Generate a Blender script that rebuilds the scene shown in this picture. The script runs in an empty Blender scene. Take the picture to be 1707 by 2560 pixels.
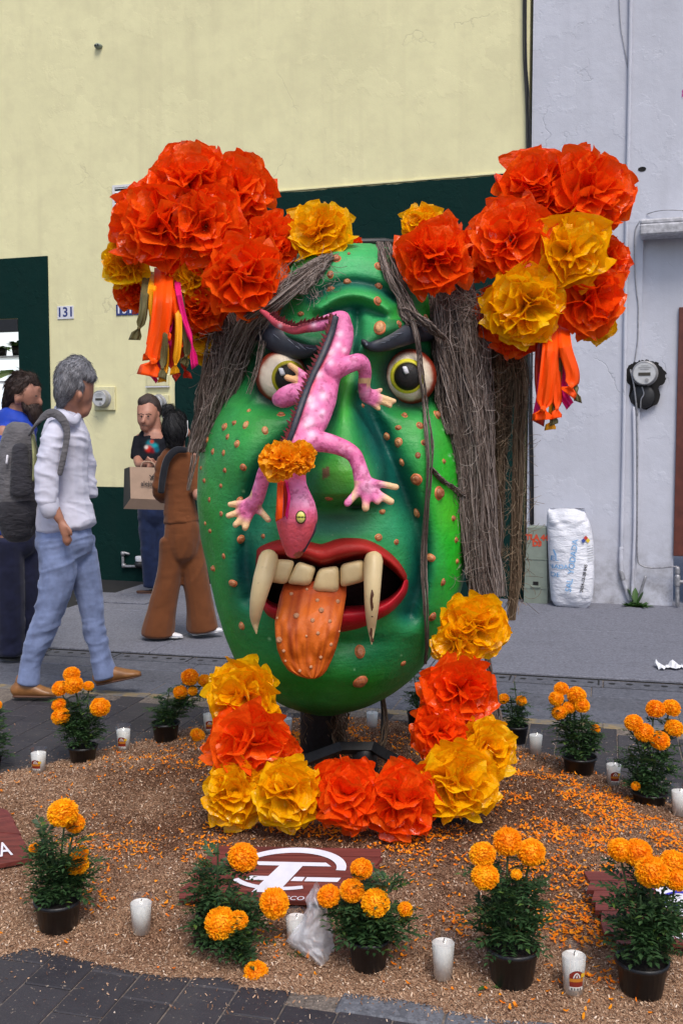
import bpy, bmesh, math, random
import numpy as np
from mathutils import Vector, Matrix, Euler, Quaternion

random.seed(7); np.random.seed(7)
SC = bpy.context.scene
COL = SC.collection

# ---------------------------------------------------------------- camera
F, CX, CY, HC = 2600.0, 853.5, 1280.0, 1.4
PT = math.atan(190 / 2600)
cam_d = bpy.data.cameras.new('camera')
cam_d.sensor_fit = 'VERTICAL'; cam_d.sensor_height = 36.0; cam_d.sensor_width = 24.0
cam_d.lens = F / 2560 * 36
cam_d.clip_start = 0.05; cam_d.clip_end = 300
cam = bpy.data.objects.new('camera', cam_d); COL.objects.link(cam)
cam.location = (0, 0, HC); cam.rotation_euler = (math.pi / 2 - PT, 0, 0)
SC.camera = cam

# ---------------------------------------------------------------- daylight, soft and overcast
SUN_EL, SUN_AZ = math.radians(56), math.radians(14)     # azimuth measured from straight behind the camera towards the right
world = bpy.data.worlds.new('World'); SC.world = world; world.use_nodes = True
wn = world.node_tree.nodes; wl = world.node_tree.links
bg = wn['Background']
sky = wn.new('ShaderNodeTexSky'); sky.sky_type = 'NISHITA'; sky.sun_disc = False
sky.sun_elevation = SUN_EL; sky.sun_rotation = math.pi - SUN_AZ
sky.air_density = 1.0; sky.dust_density = 3.0; sky.ozone_density = 1.0
bg.inputs['Strength'].default_value = 0.13
wl.new(sky.outputs[0], bg.inputs['Color'])
sun_d = bpy.data.lights.new('sun', 'SUN'); sun_d.energy = 1.5; sun_d.angle = math.radians(22)
sun_d.color = (1.0, 0.95, 0.88)
sun = bpy.data.objects.new('sun', sun_d); COL.objects.link(sun)
sdir = Vector((math.sin(SUN_AZ) * math.cos(SUN_EL), -math.cos(SUN_AZ) * math.cos(SUN_EL), math.sin(SUN_EL)))
sun.rotation_euler = sdir.to_track_quat('Z', 'Y').to_euler()
sun.location = (0, 0, 12)
SC.view_settings.view_transform = 'Standard'; SC.view_settings.look = 'None'
SC.view_settings.gamma = 1; SC.view_settings.use_curve_mapping = False
SC.view_settings.exposure = 0.4
SC.cycles.max_bounces = 8; SC.cycles.transparent_max_bounces = 12
SC.cycles.use_denoising = True

# ---------------------------------------------------------------- places: rays of the photograph meet planes of the street
cP, sP = math.cos(PT), math.sin(PT)
def ray(px, py):
    a = (px - CX) / F; b = (CY - py) / F
    return Vector((a, cP + b * sP, -sP + b * cP))
def at(px, py, Y):
    r = ray(px, py); t = Y / r.y
    return Vector((r.x * t, Y, HC + r.z * t))
def atn(px, py, Y):
    a = (px - CX) / F; b = (CY - py) / F
    ry = cP + b * sP; t = Y / ry
    return np.stack([a * t, np.broadcast_to(Y, np.shape(t)) * 1.0, HC + (-sP + b * cP) * t], -1)
def gnd(px, py, z=0.0):
    r = ray(px, py); t = (z - HC) / r.z
    return Vector((r.x * t, r.y * t, z))
W0 = gnd(300, 1448); W1 = gnd(1500, 1508)
WT = (W1 - W0).normalized(); WN = Vector((WT.y, -WT.x, 0))
WANG = math.atan2(WT.y, WT.x)
MW = Matrix.Translation(W0) @ Matrix.Rotation(WANG, 4, 'Z')      # wall frame: x along the wall, -y out of it, z up
def wal(px, py, out=0.0):
    r = ray(px, py); o = Vector((0, 0, HC)); k = ((W0 + WN * out - o) @ WN) / (r @ WN); p = o + r * k
    return (p - W0) @ WT, p.z
SA = math.radians(-14.3)                                             # street frame
ST = Vector((math.cos(SA), math.sin(SA), 0)); SM = Vector((-math.sin(SA), math.cos(SA), 0))
MS = Matrix.Rotation(SA, 4, 'Z')                                     # x along the street, y away from the camera

def lin(r, g, b):
    f = lambda c: (c / 255 / 12.92) if c / 255 <= 0.04045 else ((c / 255 + 0.055) / 1.055) ** 2.4
    return (f(r), f(g), f(b))

# ---------------------------------------------------------------- numpy noise
def _h(i, j, k, s):
    n = (i * 374761393 + j * 668265263 + k * 1274126177 + s * 974634777) & 0xffffffff
    n = ((n ^ (n >> 13)) * 1274126177) & 0xffffffff
    n = (n ^ (n >> 16)) & 0xffffff
    return n / float(0xffffff)
def vnoise(P, seed=0):
    P = np.asarray(P, float); I = np.floor(P).astype(np.int64); f = P - I; f = f * f * (3 - 2 * f)
    r = 0
    for a in (0, 1):
        for b in (0, 1):
            for c in (0, 1):
                w = (f[:, 0] if a else 1 - f[:, 0]) * (f[:, 1] if b else 1 - f[:, 1]) * (f[:, 2] if c else 1 - f[:, 2])
                r = r + w * _h(I[:, 0] + a, I[:, 1] + b, I[:, 2] + c, seed)
    return r
def fbm(P, o=4, seed=0):
    P = np.asarray(P, float); r = 0; a = 0.5
    for k in range(o): r = r + a * vnoise(P * 2 ** k, seed + k); a *= 0.5
    return r

# ---------------------------------------------------------------- object helpers
def mk(name, V, Fc, mats, parent=None, smooth=False, midx=None, col=None, M=None):
    me = bpy.data.meshes.new(name)
    if isinstance(Fc, np.ndarray):
        V = np.asarray(V, np.float32); n = len(V); k = Fc.shape[1]; nf = len(Fc)
        me.vertices.add(n); me.vertices.foreach_set('co', V.ravel())
        me.loops.add(nf * k); me.loops.foreach_set('vertex_index', Fc.astype(np.int32).ravel())
        me.polygons.add(nf); me.polygons.foreach_set('loop_start', np.arange(0, nf * k, k, dtype=np.int32))
        me.update(calc_edges=True)
    else:
        me.from_pydata([tuple(v) for v in V], [], [tuple(f) for f in Fc]); me.update()
    if not isinstance(mats, (list, tuple)): mats = [mats]
    for m in mats: me.materials.append(m)
    if midx is not None: me.polygons.foreach_set('material_index', np.asarray(midx, np.int32))
    me.polygons.foreach_set('use_smooth', np.full(len(me.polygons), bool(smooth)))
    if col is not None:
        ca = me.color_attributes.new('paint', 'FLOAT_COLOR', 'POINT')
        c4 = np.ones((len(V), 4), np.float32); c4[:, :3] = col
        ca.data.foreach_set('color', c4.ravel())
    o = bpy.data.objects.new(name, me); COL.objects.link(o)
    if M is not None: o.matrix_world = M
    if parent is not None: adopt(o, parent)
    return o
def adopt(o, parent):
    o.parent = parent
    R = parent.matrix_basis.copy()
    if parent.parent is not None: R = parent.parent.matrix_basis @ parent.matrix_parent_inverse @ R
    o.matrix_parent_inverse = R.inverted()
def tag(o, label=None, cat=None, group=None, kind=None):
    if label: o['label'] = label
    if cat: o['category'] = cat
    if group: o['group'] = group
    if kind: o['kind'] = kind
    return o
def thing(name, label, cat, loc=(0, 0, 0), group=None, M=None):
    o = bpy.data.objects.new(name, None); COL.objects.link(o); o.empty_display_size = 0.05
    if M is not None: o.matrix_basis = M
    else: o.location = loc; o.matrix_basis = Matrix.Translation(Vector(loc))
    return tag(o, label, cat, group)
def dup(root, M, label=None, group=None):
    r = root.copy(); COL.objects.link(r); r.matrix_basis = M
    if label: r['label'] = label
    if group: r['group'] = group
    for ch in list(root.children):
        c = ch.copy(); COL.objects.link(c); c.parent = r
        for g in list(ch.children):
            d = g.copy(); COL.objects.link(d); d.parent = c
    return r

class MB:
    """collects simple solids into one mesh"""
    def __init__(s): s.V = []; s.F = []; s.m = []
    def add(s, V, Fc, mi=0):
        b = len(s.V); s.V += [tuple(v) for v in V]
        for f in Fc: s.F.append(tuple(int(i) + b for i in f)); s.m.append(mi)
        return s
    def box(s, x0, x1, y0, y1, z0, z1, mi=0, bev=0.0):
        if bev <= 0:
            V = [(x0, y0, z0), (x1, y0, z0), (x1, y1, z0), (x0, y1, z0), (x0, y0, z1), (x1, y0, z1), (x1, y1, z1), (x0, y1, z1)]
            return s.add(V, [(0, 3, 2, 1), (4, 5, 6, 7), (0, 1, 5, 4), (1, 2, 6, 5), (2, 3, 7, 6), (3, 0, 4, 7)], mi)
        b = bev; V = []
        c = ((x0 + x1) / 2, (y0 + y1) / 2, (z0 + z1) / 2); h = ((x1 - x0) / 2, (y1 - y0) / 2, (z1 - z0) / 2)
        idx = {}
        for sx in (-1, 1):
            for sy in (-1, 1):
                for sz in (-1, 1):
                    for ax in range(3):
                        p = [sx * (h[0] - b), sy * (h[1] - b), sz * (h[2] - b)]
                        p[ax] = (sx, sy, sz)[ax] * h[ax]
                        idx[sx, sy, sz, ax] = len(V); V.append(tuple(c[i] + p[i] for i in range(3)))
        Fc = []
        for ax in range(3):
            o1, o2 = [(1, 2), (2, 0), (0, 1)][ax]
            for sg in (-1, 1):
                q = []
                for a, b2 in ((-1, -1), (1, -1), (1, 1), (-1, 1)):
                    t = [0, 0, 0]; t[ax] = sg; t[o1] = a; t[o2] = b2; q.append(idx[t[0], t[1], t[2], ax])
                Fc.append(q if sg > 0 else q[::-1])
        for ax in range(3):
            o1, o2 = [(1, 2), (2, 0), (0, 1)][ax]
            for a in (-1, 1):
                for b2 in (-1, 1):
                    t0 = [0, 0, 0]; t1 = [0, 0, 0]
                    t0[ax] = -1; t1[ax] = 1
                    for t in (t0, t1): t[o1] = a; t[o2] = b2
                    q = [idx[t0[0], t0[1], t0[2], o1], idx[t1[0], t1[1], t1[2], o1], idx[t1[0], t1[1], t1[2], o2], idx[t0[0], t0[1], t0[2], o2]]
                    Fc.append(q)
        for sx in (-1, 1):
            for sy in (-1, 1):
                for sz in (-1, 1): Fc.append([idx[sx, sy, sz, k] for k in range(3)])
        return s.add(V, Fc, mi)
    def tube(s, pts, rad, n=8, mi=0, cap=True, ref=None):
        V, Fc = tube(pts, rad, n, cap, ref); return s.add(V, Fc, mi)
    def lathe(s, prof, n=24, c=(0, 0, 0), mi=0, a0=0, a1=2 * math.pi, cap=False):
        full = abs(a1 - a0 - 2 * math.pi) < 1e-6; m = n if full else n + 1
        V = []; Fc = []
        for r, z in prof:
            for k in range(m):
                a = a0 + (a1 - a0) * k / n; V.append((c[0] + r * math.cos(a), c[1] + r * math.sin(a), c[2] + z))
        for i in range(len(prof) - 1):
            for k in range(n):
                k2 = (k + 1) % m; Fc.append((i * m + k, i * m + k2, (i + 1) * m + k2, (i + 1) * m + k))
        if cap: Fc.append(tuple(range(m))[::-1]); Fc.append(tuple((len(prof) - 1) * m + k for k in range(m)))
        return s.add(V, Fc, mi)
    def build(s, name, mats, parent=None, smooth=False, M=None, fix=True):
        o = mk(name, s.V, s.F, mats, parent, smooth, s.m, None, M)
        if fix: fixn(o.data)
        return o
def fixn(me):
    bm = bmesh.new(); bm.from_mesh(me); bmesh.ops.recalc_face_normals(bm, faces=bm.faces[:]); bm.to_mesh(me); bm.free()

def tube(pts, rad, n=8, cap=True, ref=None, ck=1.0):
    """tapered tube; rad scalar list or list of (ra, rb); round end caps"""
    P = [Vector(p) for p in pts]; N = len(P)
    if not hasattr(rad, '__len__'): rad = [rad] * N
    R = [(r, r) if not hasattr(r, '__len__') else r for r in rad]
    T = []
    for i in range(N):
        t = P[min(i + 1, N - 1)] - P[max(i - 1, 0)]
        T.append(t.normalized() if t.length > 1e-9 else Vector((0, 0, 1)))
    if ref is None:
        ref = Vector((1, 0, 0)) if abs(T[0].x) < 0.8 else Vector((0, 1, 0)); fixed = False
    else: ref = Vector(ref); fixed = True
    rings = []; u = None
    for i in range(N):
        b = ref if (fixed or u is None) else u
        u = b - T[i] * (b @ T[i])
        if u.length < 1e-6: u = T[i].orthogonal()
        u.normalize(); w = T[i].cross(u)
        rings.append((P[i], u.copy(), w, R[i], T[i]))
    if cap:
        def ends(rg, sg):
            p, a, b, r, t = rg; m = min(r); out = []
            for e in (0.55, 0.88): out.append((p + t * (sg * m * e * ck), a, b, (r[0] * math.sqrt(1 - e * e), r[1] * math.sqrt(1 - e * e)), t))
            return out
        rings = ends(rings[0], -1)[::-1] + rings + ends(rings[-1], 1)
    V = []; Fc = []
    for p, a, b, r, t in rings:
        for k in range(n):
            th = 2 * math.pi * k / n; V.append(p + a * (r[0] * math.cos(th)) + b * (r[1] * math.sin(th)))
    for i in range(len(rings) - 1):
        for k in range(n): k2 = (k + 1) % n; Fc.append((i * n + k, i * n + k2, (i + 1) * n + k2, (i + 1) * n + k))
    Fc.append(tuple(range(n))[::-1]); Fc.append(tuple((len(rings) - 1) * n + k for k in range(n)))
    return V, Fc

def smooth_path(pts, n):
    """Catmull-Rom through pts (any dimension), n samples"""
    A = np.array(pts, float); m = len(A)
    if m < 3: return np.array([A[0] + (A[-1] - A[0]) * t for t in np.linspace(0, 1, n)])
    A2 = np.vstack([2 * A[0] - A[1], A, 2 * A[-1] - A[-2]]); out = []
    for t in np.linspace(0, m - 1, n):
        i = min(int(t), m - 2); f = t - i; p0, p1, p2, p3 = A2[i:i + 4]
        out.append(0.5 * ((2 * p1) + (-p0 + p2) * f + (2 * p0 - 5 * p1 + 4 * p2 - p3) * f * f + (-p0 + 3 * p1 - 3 * p2 + p3) * f ** 3))
    return np.array(out)

def blob(chains, voxel, smooth_it=4, ck=1.0):
    """closed tapered tubes merged into one continuous skin; returns verts, faces"""
    mb = MB()
    for ch in chains: mb.add(*tube(ch[0], ch[1], ch[3] if len(ch) > 3 else 12, True, ch[2] if len(ch) > 2 else None, ck))
    me = bpy.data.meshes.new('tmp'); me.from_pydata(mb.V, [], mb.F); me.update(); fixn(me)
    o = bpy.data.objects.new('tmp', me); COL.objects.link(o)
    m = o.modifiers.new('r', 'REMESH'); m.mode = 'VOXEL'; m.voxel_size = voxel
    s = o.modifiers.new('s', 'SMOOTH'); s.iterations = smooth_it; s.factor = 0.5
    dg = bpy.context.evaluated_depsgraph_get(); dg.update()
    e = bpy.data.meshes.new_from_object(o.evaluated_get(dg))
    V = np.empty(len(e.vertices) * 3, np.float32); e.vertices.foreach_get('co', V); V = V.reshape(-1, 3)
    Fc = np.empty(len(e.loops), np.int32); e.loops.foreach_get('vertex_index', Fc); Fc = Fc.reshape(-1, 4)
    N = np.empty(len(e.vertices) * 3, np.float32); e.vertices.foreach_get('normal', N); N = N.reshape(-1, 3)
    bpy.data.objects.remove(o); bpy.data.meshes.remove(me); bpy.data.meshes.remove(e)
    return V.astype(float), Fc, N.astype(float)

def text_mesh(txt, size, extrude=0.001, align='CENTER', bold=0.0, shear=0.0):
    cu = bpy.data.curves.new('t', 'FONT'); cu.body = txt; cu.size = size; cu.extrude = extrude
    cu.align_x = align; cu.align_y = 'CENTER'; cu.offset = bold; cu.shear = shear; cu.resolution_u = 3
    o = bpy.data.objects.new('t', cu); COL.objects.link(o)
    dg = bpy.context.evaluated_depsgraph_get(); dg.update()
    me = bpy.data.meshes.new_from_object(o.evaluated_get(dg))
    bpy.data.objects.remove(o)
    return me
def text(name, txt, size, m, parent, M, extrude=0.001, align='CENTER', bold=0.0, shear=0.0, sx=1.0):
    me = text_mesh(txt, size, extrude, align, bold, shear); me.materials.clear(); me.materials.append(m); me.name = name
    if sx != 1.0: me.transform(Matrix.Diagonal((sx, 1, 1, 1)))
    o = bpy.data.objects.new(name, me); COL.objects.link(o); o.matrix_world = M
    if parent is not None: adopt(o, parent)
    return o
RX = Matrix.Rotation(math.pi / 2, 4, 'X')

# ---------------------------------------------------------------- materials
class NT:
    def __init__(s, name):
        s.m = bpy.data.materials.new(name); s.m.use_nodes = True; s.t = s.m.node_tree
        s.b = s.t.nodes['Principled BSDF']; s.out = s.t.nodes['Material Output']
    def n(s, typ, **kw):
        x = s.t.nodes.new(typ)
        for k, v in kw.items():
            if k in x.inputs.keys() if isinstance(k, str) else False: x.inputs[k].default_value = v
            else: setattr(x, k, v)
        return x
    def l(s, a, b): s.t.links.new(a, b)
    def pos(s, scale=(1, 1, 1), obj=False):
        if obj: src = s.n('ShaderNodeTexCoord').outputs['Object']
        else: src = s.n('ShaderNodeNewGeometry').outputs['Position']
        mp = s.n('ShaderNodeMapping'); mp.inputs['Scale'].default_value = scale; s.l(src, mp.inputs['Vector'])
        return mp.outputs[0]
    def noise(s, vec, scale, detail=4, rough=0.55, dist=0.0):
        x = s.n('ShaderNodeTexNoise'); x.inputs['Scale'].default_value = scale; x.inputs['Detail'].default_value = detail
        x.inputs['Roughness'].default_value = rough; x.inputs['Distortion'].default_value = dist
        s.l(vec, x.inputs['Vector']); return x.outputs['Fac']
    def ramp(s, fac, stops, interp='LINEAR'):
        x = s.n('ShaderNodeValToRGB'); r = x.color_ramp; r.interpolation = interp
        while len(r.elements) < len(stops): r.elements.new(0.5)
        for e, (p, c) in zip(r.elements, stops): e.position = p; e.color = (*c, 1) if len(c) == 3 else c
        s.l(fac, x.inputs['Fac']); return x.outputs['Color']
    def mix(s, fac, a, b, mode='MIX'):
        x = s.n('ShaderNodeMix'); x.data_type = 'RGBA'; x.blend_type = mode
        for i, v in ((0, fac), (6, a), (7, b)):
            if isinstance(v, (int, float)): x.inputs[i].default_value = v
            elif isinstance(v, tuple): x.inputs[i].default_value = (*v, 1)
            else: s.l(v, x.inputs[i])
        return x.outputs[2]
    def math(s, op, a, b=0.0):
        x = s.n('ShaderNodeMath'); x.operation = op
        for i, v in ((0, a), (1, b)):
            if isinstance(v, (int, float)): x.inputs[i].default_value = v
            else: s.l(v, x.inputs[i])
        return x.outputs[0]
    def bump(s, h, strength=0.3, dist=0.01):
        x = s.n('ShaderNodeBump'); x.inputs['Strength'].default_value = strength; x.inputs['Distance'].default_value = dist
        s.l(h, x.inputs['Height']); s.l(x.outputs[0], s.b.inputs['Normal']); return x
    def rand(s): return s.n('ShaderNodeNewGeometry').outputs['Random Per Island']
    def orand(s): return s.n('ShaderNodeObjectInfo').outputs['Random']
    def color(s, c):
        if isinstance(c, tuple): s.b.inputs['Base Color'].default_value = (*c, 1)
        else: s.l(c, s.b.inputs['Base Color'])
    def set(s, **kw):
        for k, v in kw.items(): s.b.inputs[k.replace('_', ' ')].default_value = v
        return s
def plain(name, c, rough=0.6, var=0.15, scale=30, bump=0.0, bscale=60, metal=0.0, obj=True, spec=0.5):
    t = NT(name); v = t.pos(obj=obj)
    n = t.noise(v, scale)
    d = tuple(x * (1 - var) for x in c); e = tuple(min(1, x * (1 + var)) for x in c)
    t.color(t.ramp(n, [(0.3, d), (0.7, e)])); t.set(Roughness=rough, Metallic=metal); t.b.inputs['Specular IOR Level'].default_value = spec
    if bump: t.bump(t.noise(v, bscale, 3), bump, 0.004)
    return t.m
# ---------------------------------------------------------------- material library
M_ = {}
def stucco(name, base, stain, crack, scale=1.0, bumpk=0.5, chip=None, grime=None):
    t = NT(name); p = t.pos()
    big = t.noise(p, 0.9, 5, 0.6); mid = t.noise(p, 6, 5, 0.6); fine = t.noise(p, 130, 3, 0.6)
    c = t.mix(t.ramp(big, [(0.35, (0, 0, 0)), (0.7, (1, 1, 1))]), base, tuple(x * 0.89 for x in base))
    c = t.mix(t.math('MULTIPLY', t.ramp(mid, [(0.42, (0, 0, 0)), (0.75, (1, 1, 1))]), 0.5), c, stain)
    ty = t.ramp(t.noise(p, 2.2, 6, 0.62), [(0.56, (0, 0, 0)), (0.585, (1, 1, 1))]); c = t.mix(t.math('MULTIPLY', ty, 0.16), c, tuple(min(1, x * 1.12) for x in base))
    # vertical rain streaks
    st = t.noise(t.pos((7, 7, 0.35)), 1.0, 4, 0.6)
    c = t.mix(t.math('MULTIPLY', t.ramp(st, [(0.52, (0, 0, 0)), (0.72, (1, 1, 1))]), 0.38), c, stain)
    # hairline cracks where a mask lets them through
    wv = t.n('ShaderNodeMapping'); wv.inputs['Scale'].default_value = (1, 1, 1)
    nz = t.n('ShaderNodeTexNoise'); nz.inputs['Scale'].default_value = 2.5; nz.inputs['Detail'].default_value = 5; t.l(p, nz.inputs['Vector'])
    ad = t.n('ShaderNodeVectorMath'); ad.operation = 'MULTIPLY_ADD'; t.l(nz.outputs['Color'], ad.inputs[0]); ad.inputs[1].default_value = (0.9, 0.9, 0.9); t.l(p, ad.inputs[2])
    vo = t.n('ShaderNodeTexVoronoi'); vo.feature = 'DISTANCE_TO_EDGE'; vo.inputs['Scale'].default_value = 0.55; t.l(ad.outputs[0], vo.inputs['Vector'])
    line = t.ramp(vo.outputs['Distance'], [(0.0, (1, 1, 1)), (0.005, (0, 0, 0))])
    mask = t.ramp(t.noise(p, 1.3, 3), [(0.53, (0, 0, 0)), (0.63, (1, 1, 1))])
    ck = t.math('MULTIPLY', line, mask)
    c = t.mix(t.math('MULTIPLY', ck, 0.45), c, crack)
    if chip is not None:
        cp = t.ramp(t.noise(p, 9, 6, 0.65), [(0.705, (0, 0, 0)), (0.72, (1, 1, 1))])
        c = t.mix(cp, c, chip)
    if grime is not None:
        sx = t.n('ShaderNodeSeparateXYZ'); t.l(t.n('ShaderNodeNewGeometry').outputs['Position'], sx.inputs[0])
        low = t.math('MULTIPLY', t.ramp(sx.outputs['Z'], [(0.0, (1, 1, 1)), (0.75, (0, 0, 0))]), t.ramp(t.noise(p, 7, 6, 0.7), [(0.42, (0, 0, 0)), (0.68, (1, 1, 1))]))
        c = t.mix(t.math('MULTIPLY', low, 0.85), c, grime)
    t.color(c); t.set(Roughness=0.85); t.b.inputs['Specular IOR Level'].default_value = 0.25
    h = t.math('ADD', t.math('MULTIPLY', fine, 0.25), t.math('MULTIPLY', t.noise(p, 5, 6, 0.6), 1.4))
    h = t.math('ADD', h, t.math('MULTIPLY', ty, 0.25)); h = t.math('SUBTRACT', h, t.math('MULTIPLY', ck, 0.6))
    t.bump(h, bumpk, 0.012)
    return t.m
M_['yellow_wall'] = stucco('yellow_stucco', (0.80, 0.755, 0.45), (0.64, 0.59, 0.36), (0.42, 0.38, 0.25), bumpk=0.2)
M_['white_wall'] = stucco('white_stucco', (0.565, 0.58, 0.655), (0.46, 0.472, 0.53), (0.32, 0.33, 0.36), bumpk=0.38, grime=(0.2, 0.19, 0.2))
M_['green_wall'] = stucco('dark_green_paint', (0.0035, 0.024, 0.021), (0.007, 0.024, 0.021), (0.002, 0.01, 0.01), bumpk=0.6)
M_['green_wall'].node_tree.nodes['Principled BSDF'].inputs['Specular IOR Level'].default_value = 0.1
M_['concrete'] = plain('painted_concrete', (0.42, 0.42, 0.45), 0.9, 0.35, 25, 0.6, 40)

def ground_mat(name, a, b, speck, sc=1.0, bump=0.4):
    t = NT(name); p = t.pos()
    c = t.mix(t.noise(p, 2.2, 5, 0.6), a, b)
    agg = t.n('ShaderNodeTexVoronoi'); agg.inputs['Scale'].default_value = 95 * sc; t.l(p, agg.inputs['Vector'])
    c = t.mix(t.ramp(agg.outputs['Distance'], [(0.0, (0.75, 0.75, 0.75)), (0.42, (0, 0, 0))]), c, speck)
    c = t.mix(t.math('MULTIPLY', t.ramp(t.noise(p, 26 * sc, 5, 0.7), [(0.42, (0, 0, 0)), (0.62, (1, 1, 1))]), 0.6), c, tuple(x * 0.62 for x in a))
    st = t.ramp(t.noise(p, 3.2, 6, 0.7), [(0.5, (0, 0, 0)), (0.72, (1, 1, 1))])
    gum = t.n('ShaderNodeTexVoronoi'); gum.inputs['Scale'].default_value = 3.3; t.l(p, gum.inputs['Vector']); c = t.mix(t.ramp(gum.outputs['Distance'], [(0.045, (.6, .6, .6)), (0.07, (0, 0, 0))]), c, tuple(x * .35 for x in a))
    c = t.mix(t.math('MULTIPLY', st, 0.5), c, tuple(x * 0.55 for x in a))
    ca = t.n('ShaderNodeAttribute'); ca.attribute_name = 'none'
    c = t.mix(t.math('MULTIPLY', t.ramp(t.noise(p, 62 * sc, 3, 0.7), [(0.45, (0, 0, 0)), (0.62, (1, 1, 1))]), 0.5), c, tuple(x * 1.5 for x in b))
    t.color(c); t.set(Roughness=0.82); t.b.inputs['Specular IOR Level'].default_value = 0.3
    t.bump(t.math('ADD', t.noise(p, 160 * sc, 3), t.math('MULTIPLY', t.noise(p, 14, 4), 0.8)), bump, 0.006)
    return t.m
M_['sidewalk'] = ground_mat('sidewalk_concrete', (0.15, 0.155, 0.19), (0.175, 0.18, 0.215), (0.30, 0.31, 0.36))
M_['strip'] = ground_mat('strip_concrete', (0.10, 0.105, 0.13), (0.12, 0.125, 0.15), (0.18, 0.185, 0.22), bump=0.2)
M_['drain'] = ground_mat('drain_concrete', (0.09, 0.094, 0.115), (0.11, 0.114, 0.135), (0.16, 0.165, 0.19), bump=0.2)
M_['kerb'] = ground_mat('kerb_granite', (0.12, 0.125, 0.145), (0.15, 0.155, 0.175), (0.24, 0.25, 0.28))
M_['joint'] = ground_mat('joint_sand', (0.10, 0.085, 0.075), (0.22, 0.18, 0.15), (0.34, 0.28, 0.23))
M_['hole'] = plain('drain_hole_and_shadow_dark', (0.01, 0.01, 0.011), 0.9, 0.2)
def yellow_line():
    t = NT('worn_yellow_paint'); p = t.pos()
    w = t.ramp(t.noise(p, 14, 6, 0.7), [(0.40, (0, 0, 0)), (0.6, (1, 1, 1))])
    t.color(t.mix(w, (0.14, 0.14, 0.15), (0.27, 0.2, 0.1))); t.set(Roughness=0.8); t.bump(t.noise(p, 90, 3), 0.2, 0.004); return t.m
M_['yline'] = yellow_line()
def paver_mat():
    t = NT('dark_paving_stone'); p = t.pos(); r = t.orand()
    c = t.mix(r, (0.030, 0.028, 0.034), (0.052, 0.048, 0.055))
    c = t.mix(t.math('MULTIPLY', t.ramp(t.noise(p, 18, 5, 0.65), [(0.4, (0, 0, 0)), (0.75, (1, 1, 1))]), 0.5), c, (0.055, 0.053, 0.062))
    c = t.mix(t.ramp(t.noise(p, 75, 4, 0.7), [(0.635, (0, 0, 0)), (0.67, (1, 1, 1))]), c, (0.3, 0.24, 0.19))   # trodden sawdust specks
    c = t.mix(t.math('MULTIPLY', t.ramp(t.noise(p, 4, 4), [(0.55, (0, 0, 0)), (0.7, (1, 1, 1))]), 0.3), c, (0.09, 0.083, 0.083))
    t.color(c); t.set(Roughness=0.62); t.b.inputs['Specular IOR Level'].default_value = 0.35
    t.bump(t.math('ADD', t.noise(p, 130, 4), t.noise(p, 30, 4)), 0.35, 0.005); return t.m
M_['paver'] = paver_mat()
def sawdust_mat(name, island):
    t = NT(name); p = t.pos()
    sx = t.n('ShaderNodeVectorMath'); sx.operation = 'DISTANCE'; t.l(t.n('ShaderNodeNewGeometry').outputs['Position'], sx.inputs[0]); sx.inputs[1].default_value = (0.1, 3.95, 0.05)
    zone = t.math('ADD', t.math('MULTIPLY', sx.outputs['Value'], 0.38), t.math('MULTIPLY', t.noise(p, 2.6, 4, 0.6), 0.7))
    zone = t.ramp(zone, [(0.58, (0, 0, 0)), (0.9, (1, 1, 1))])
    f = t.rand() if island else t.noise(p, 240, 3, 0.75)
    rng = [(0.0, (0.035, 0.013, 0.007)), (0.35, (0.10, 0.042, 0.022)), (0.7, (0.22, 0.105, 0.058)), (0.93, (0.42, 0.25, 0.155)), (1.0, (0.75, 0.6, 0.46))]
    pale = [(0.0, (0.11, 0.052, 0.03)), (0.35, (0.29, 0.158, 0.09)), (0.7, (0.48, 0.30, 0.19)), (0.93, (0.64, 0.46, 0.32)), (1.0, (0.82, 0.68, 0.56))]
    if not island:
        rng = [(min(1, 0.28 + 0.42 * a), c) for a, c in rng]; pale = [(min(1, 0.28 + 0.42 * a), c) for a, c in pale]
    c = t.mix(zone, t.ramp(f, rng), t.ramp(f, pale))
    t.color(c); t.set(Roughness=0.9); t.b.inputs['Specular IOR Level'].default_value = 0.2
    if not island: t.bump(t.noise(p, 220, 4, 0.7), 0.9, 0.008)
    return t.m
M_['sawdust'] = sawdust_mat('sawdust', False); M_['chip'] = sawdust_mat('sawdust_chip', True)
def sheet(name, a, b, trans=0.3, rough=0.2):
    t = NT(name); r = t.orand()
    c = t.mix(r, a, b)
    t.color(c); t.set(Roughness=rough); t.b.inputs['Specular IOR Level'].default_value = 0.5
    n = t.n('ShaderNodeTexNoise'); n.inputs['Scale'].default_value = 5; n.inputs['Detail'].default_value = 3
    t.l(t.n('ShaderNodeTexCoord').outputs['Object'], n.inputs['Vector']); t.bump(n.outputs['Fac'], 0.2, 0.08)
    tr = t.n('ShaderNodeBsdfTranslucent'); t.l(c, tr.inputs['Color'])
    mx = t.n('ShaderNodeMixShader'); mx.inputs[0].default_value = trans
    t.l(t.b.outputs[0], mx.inputs[1]); t.l(tr.outputs[0], mx.inputs[2]); t.l(mx.outputs[0], t.out.inputs['Surface'])
    return t.m
M_['red_sheet'] = sheet('red_orange_plastic_sheet', (0.97, 0.075, 0.003), (0.99, 0.15, 0.010), 0.38)
M_['yellow_sheet'] = sheet('amber_plastic_sheet', (0.99, 0.46, 0.002), (1.0, 0.62, 0.006), 0.38)
M_['tissue'] = sheet('orange_tissue', (0.98, 0.38, 0.002), (0.99, 0.46, 0.004), 0.3, 0.5)
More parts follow.
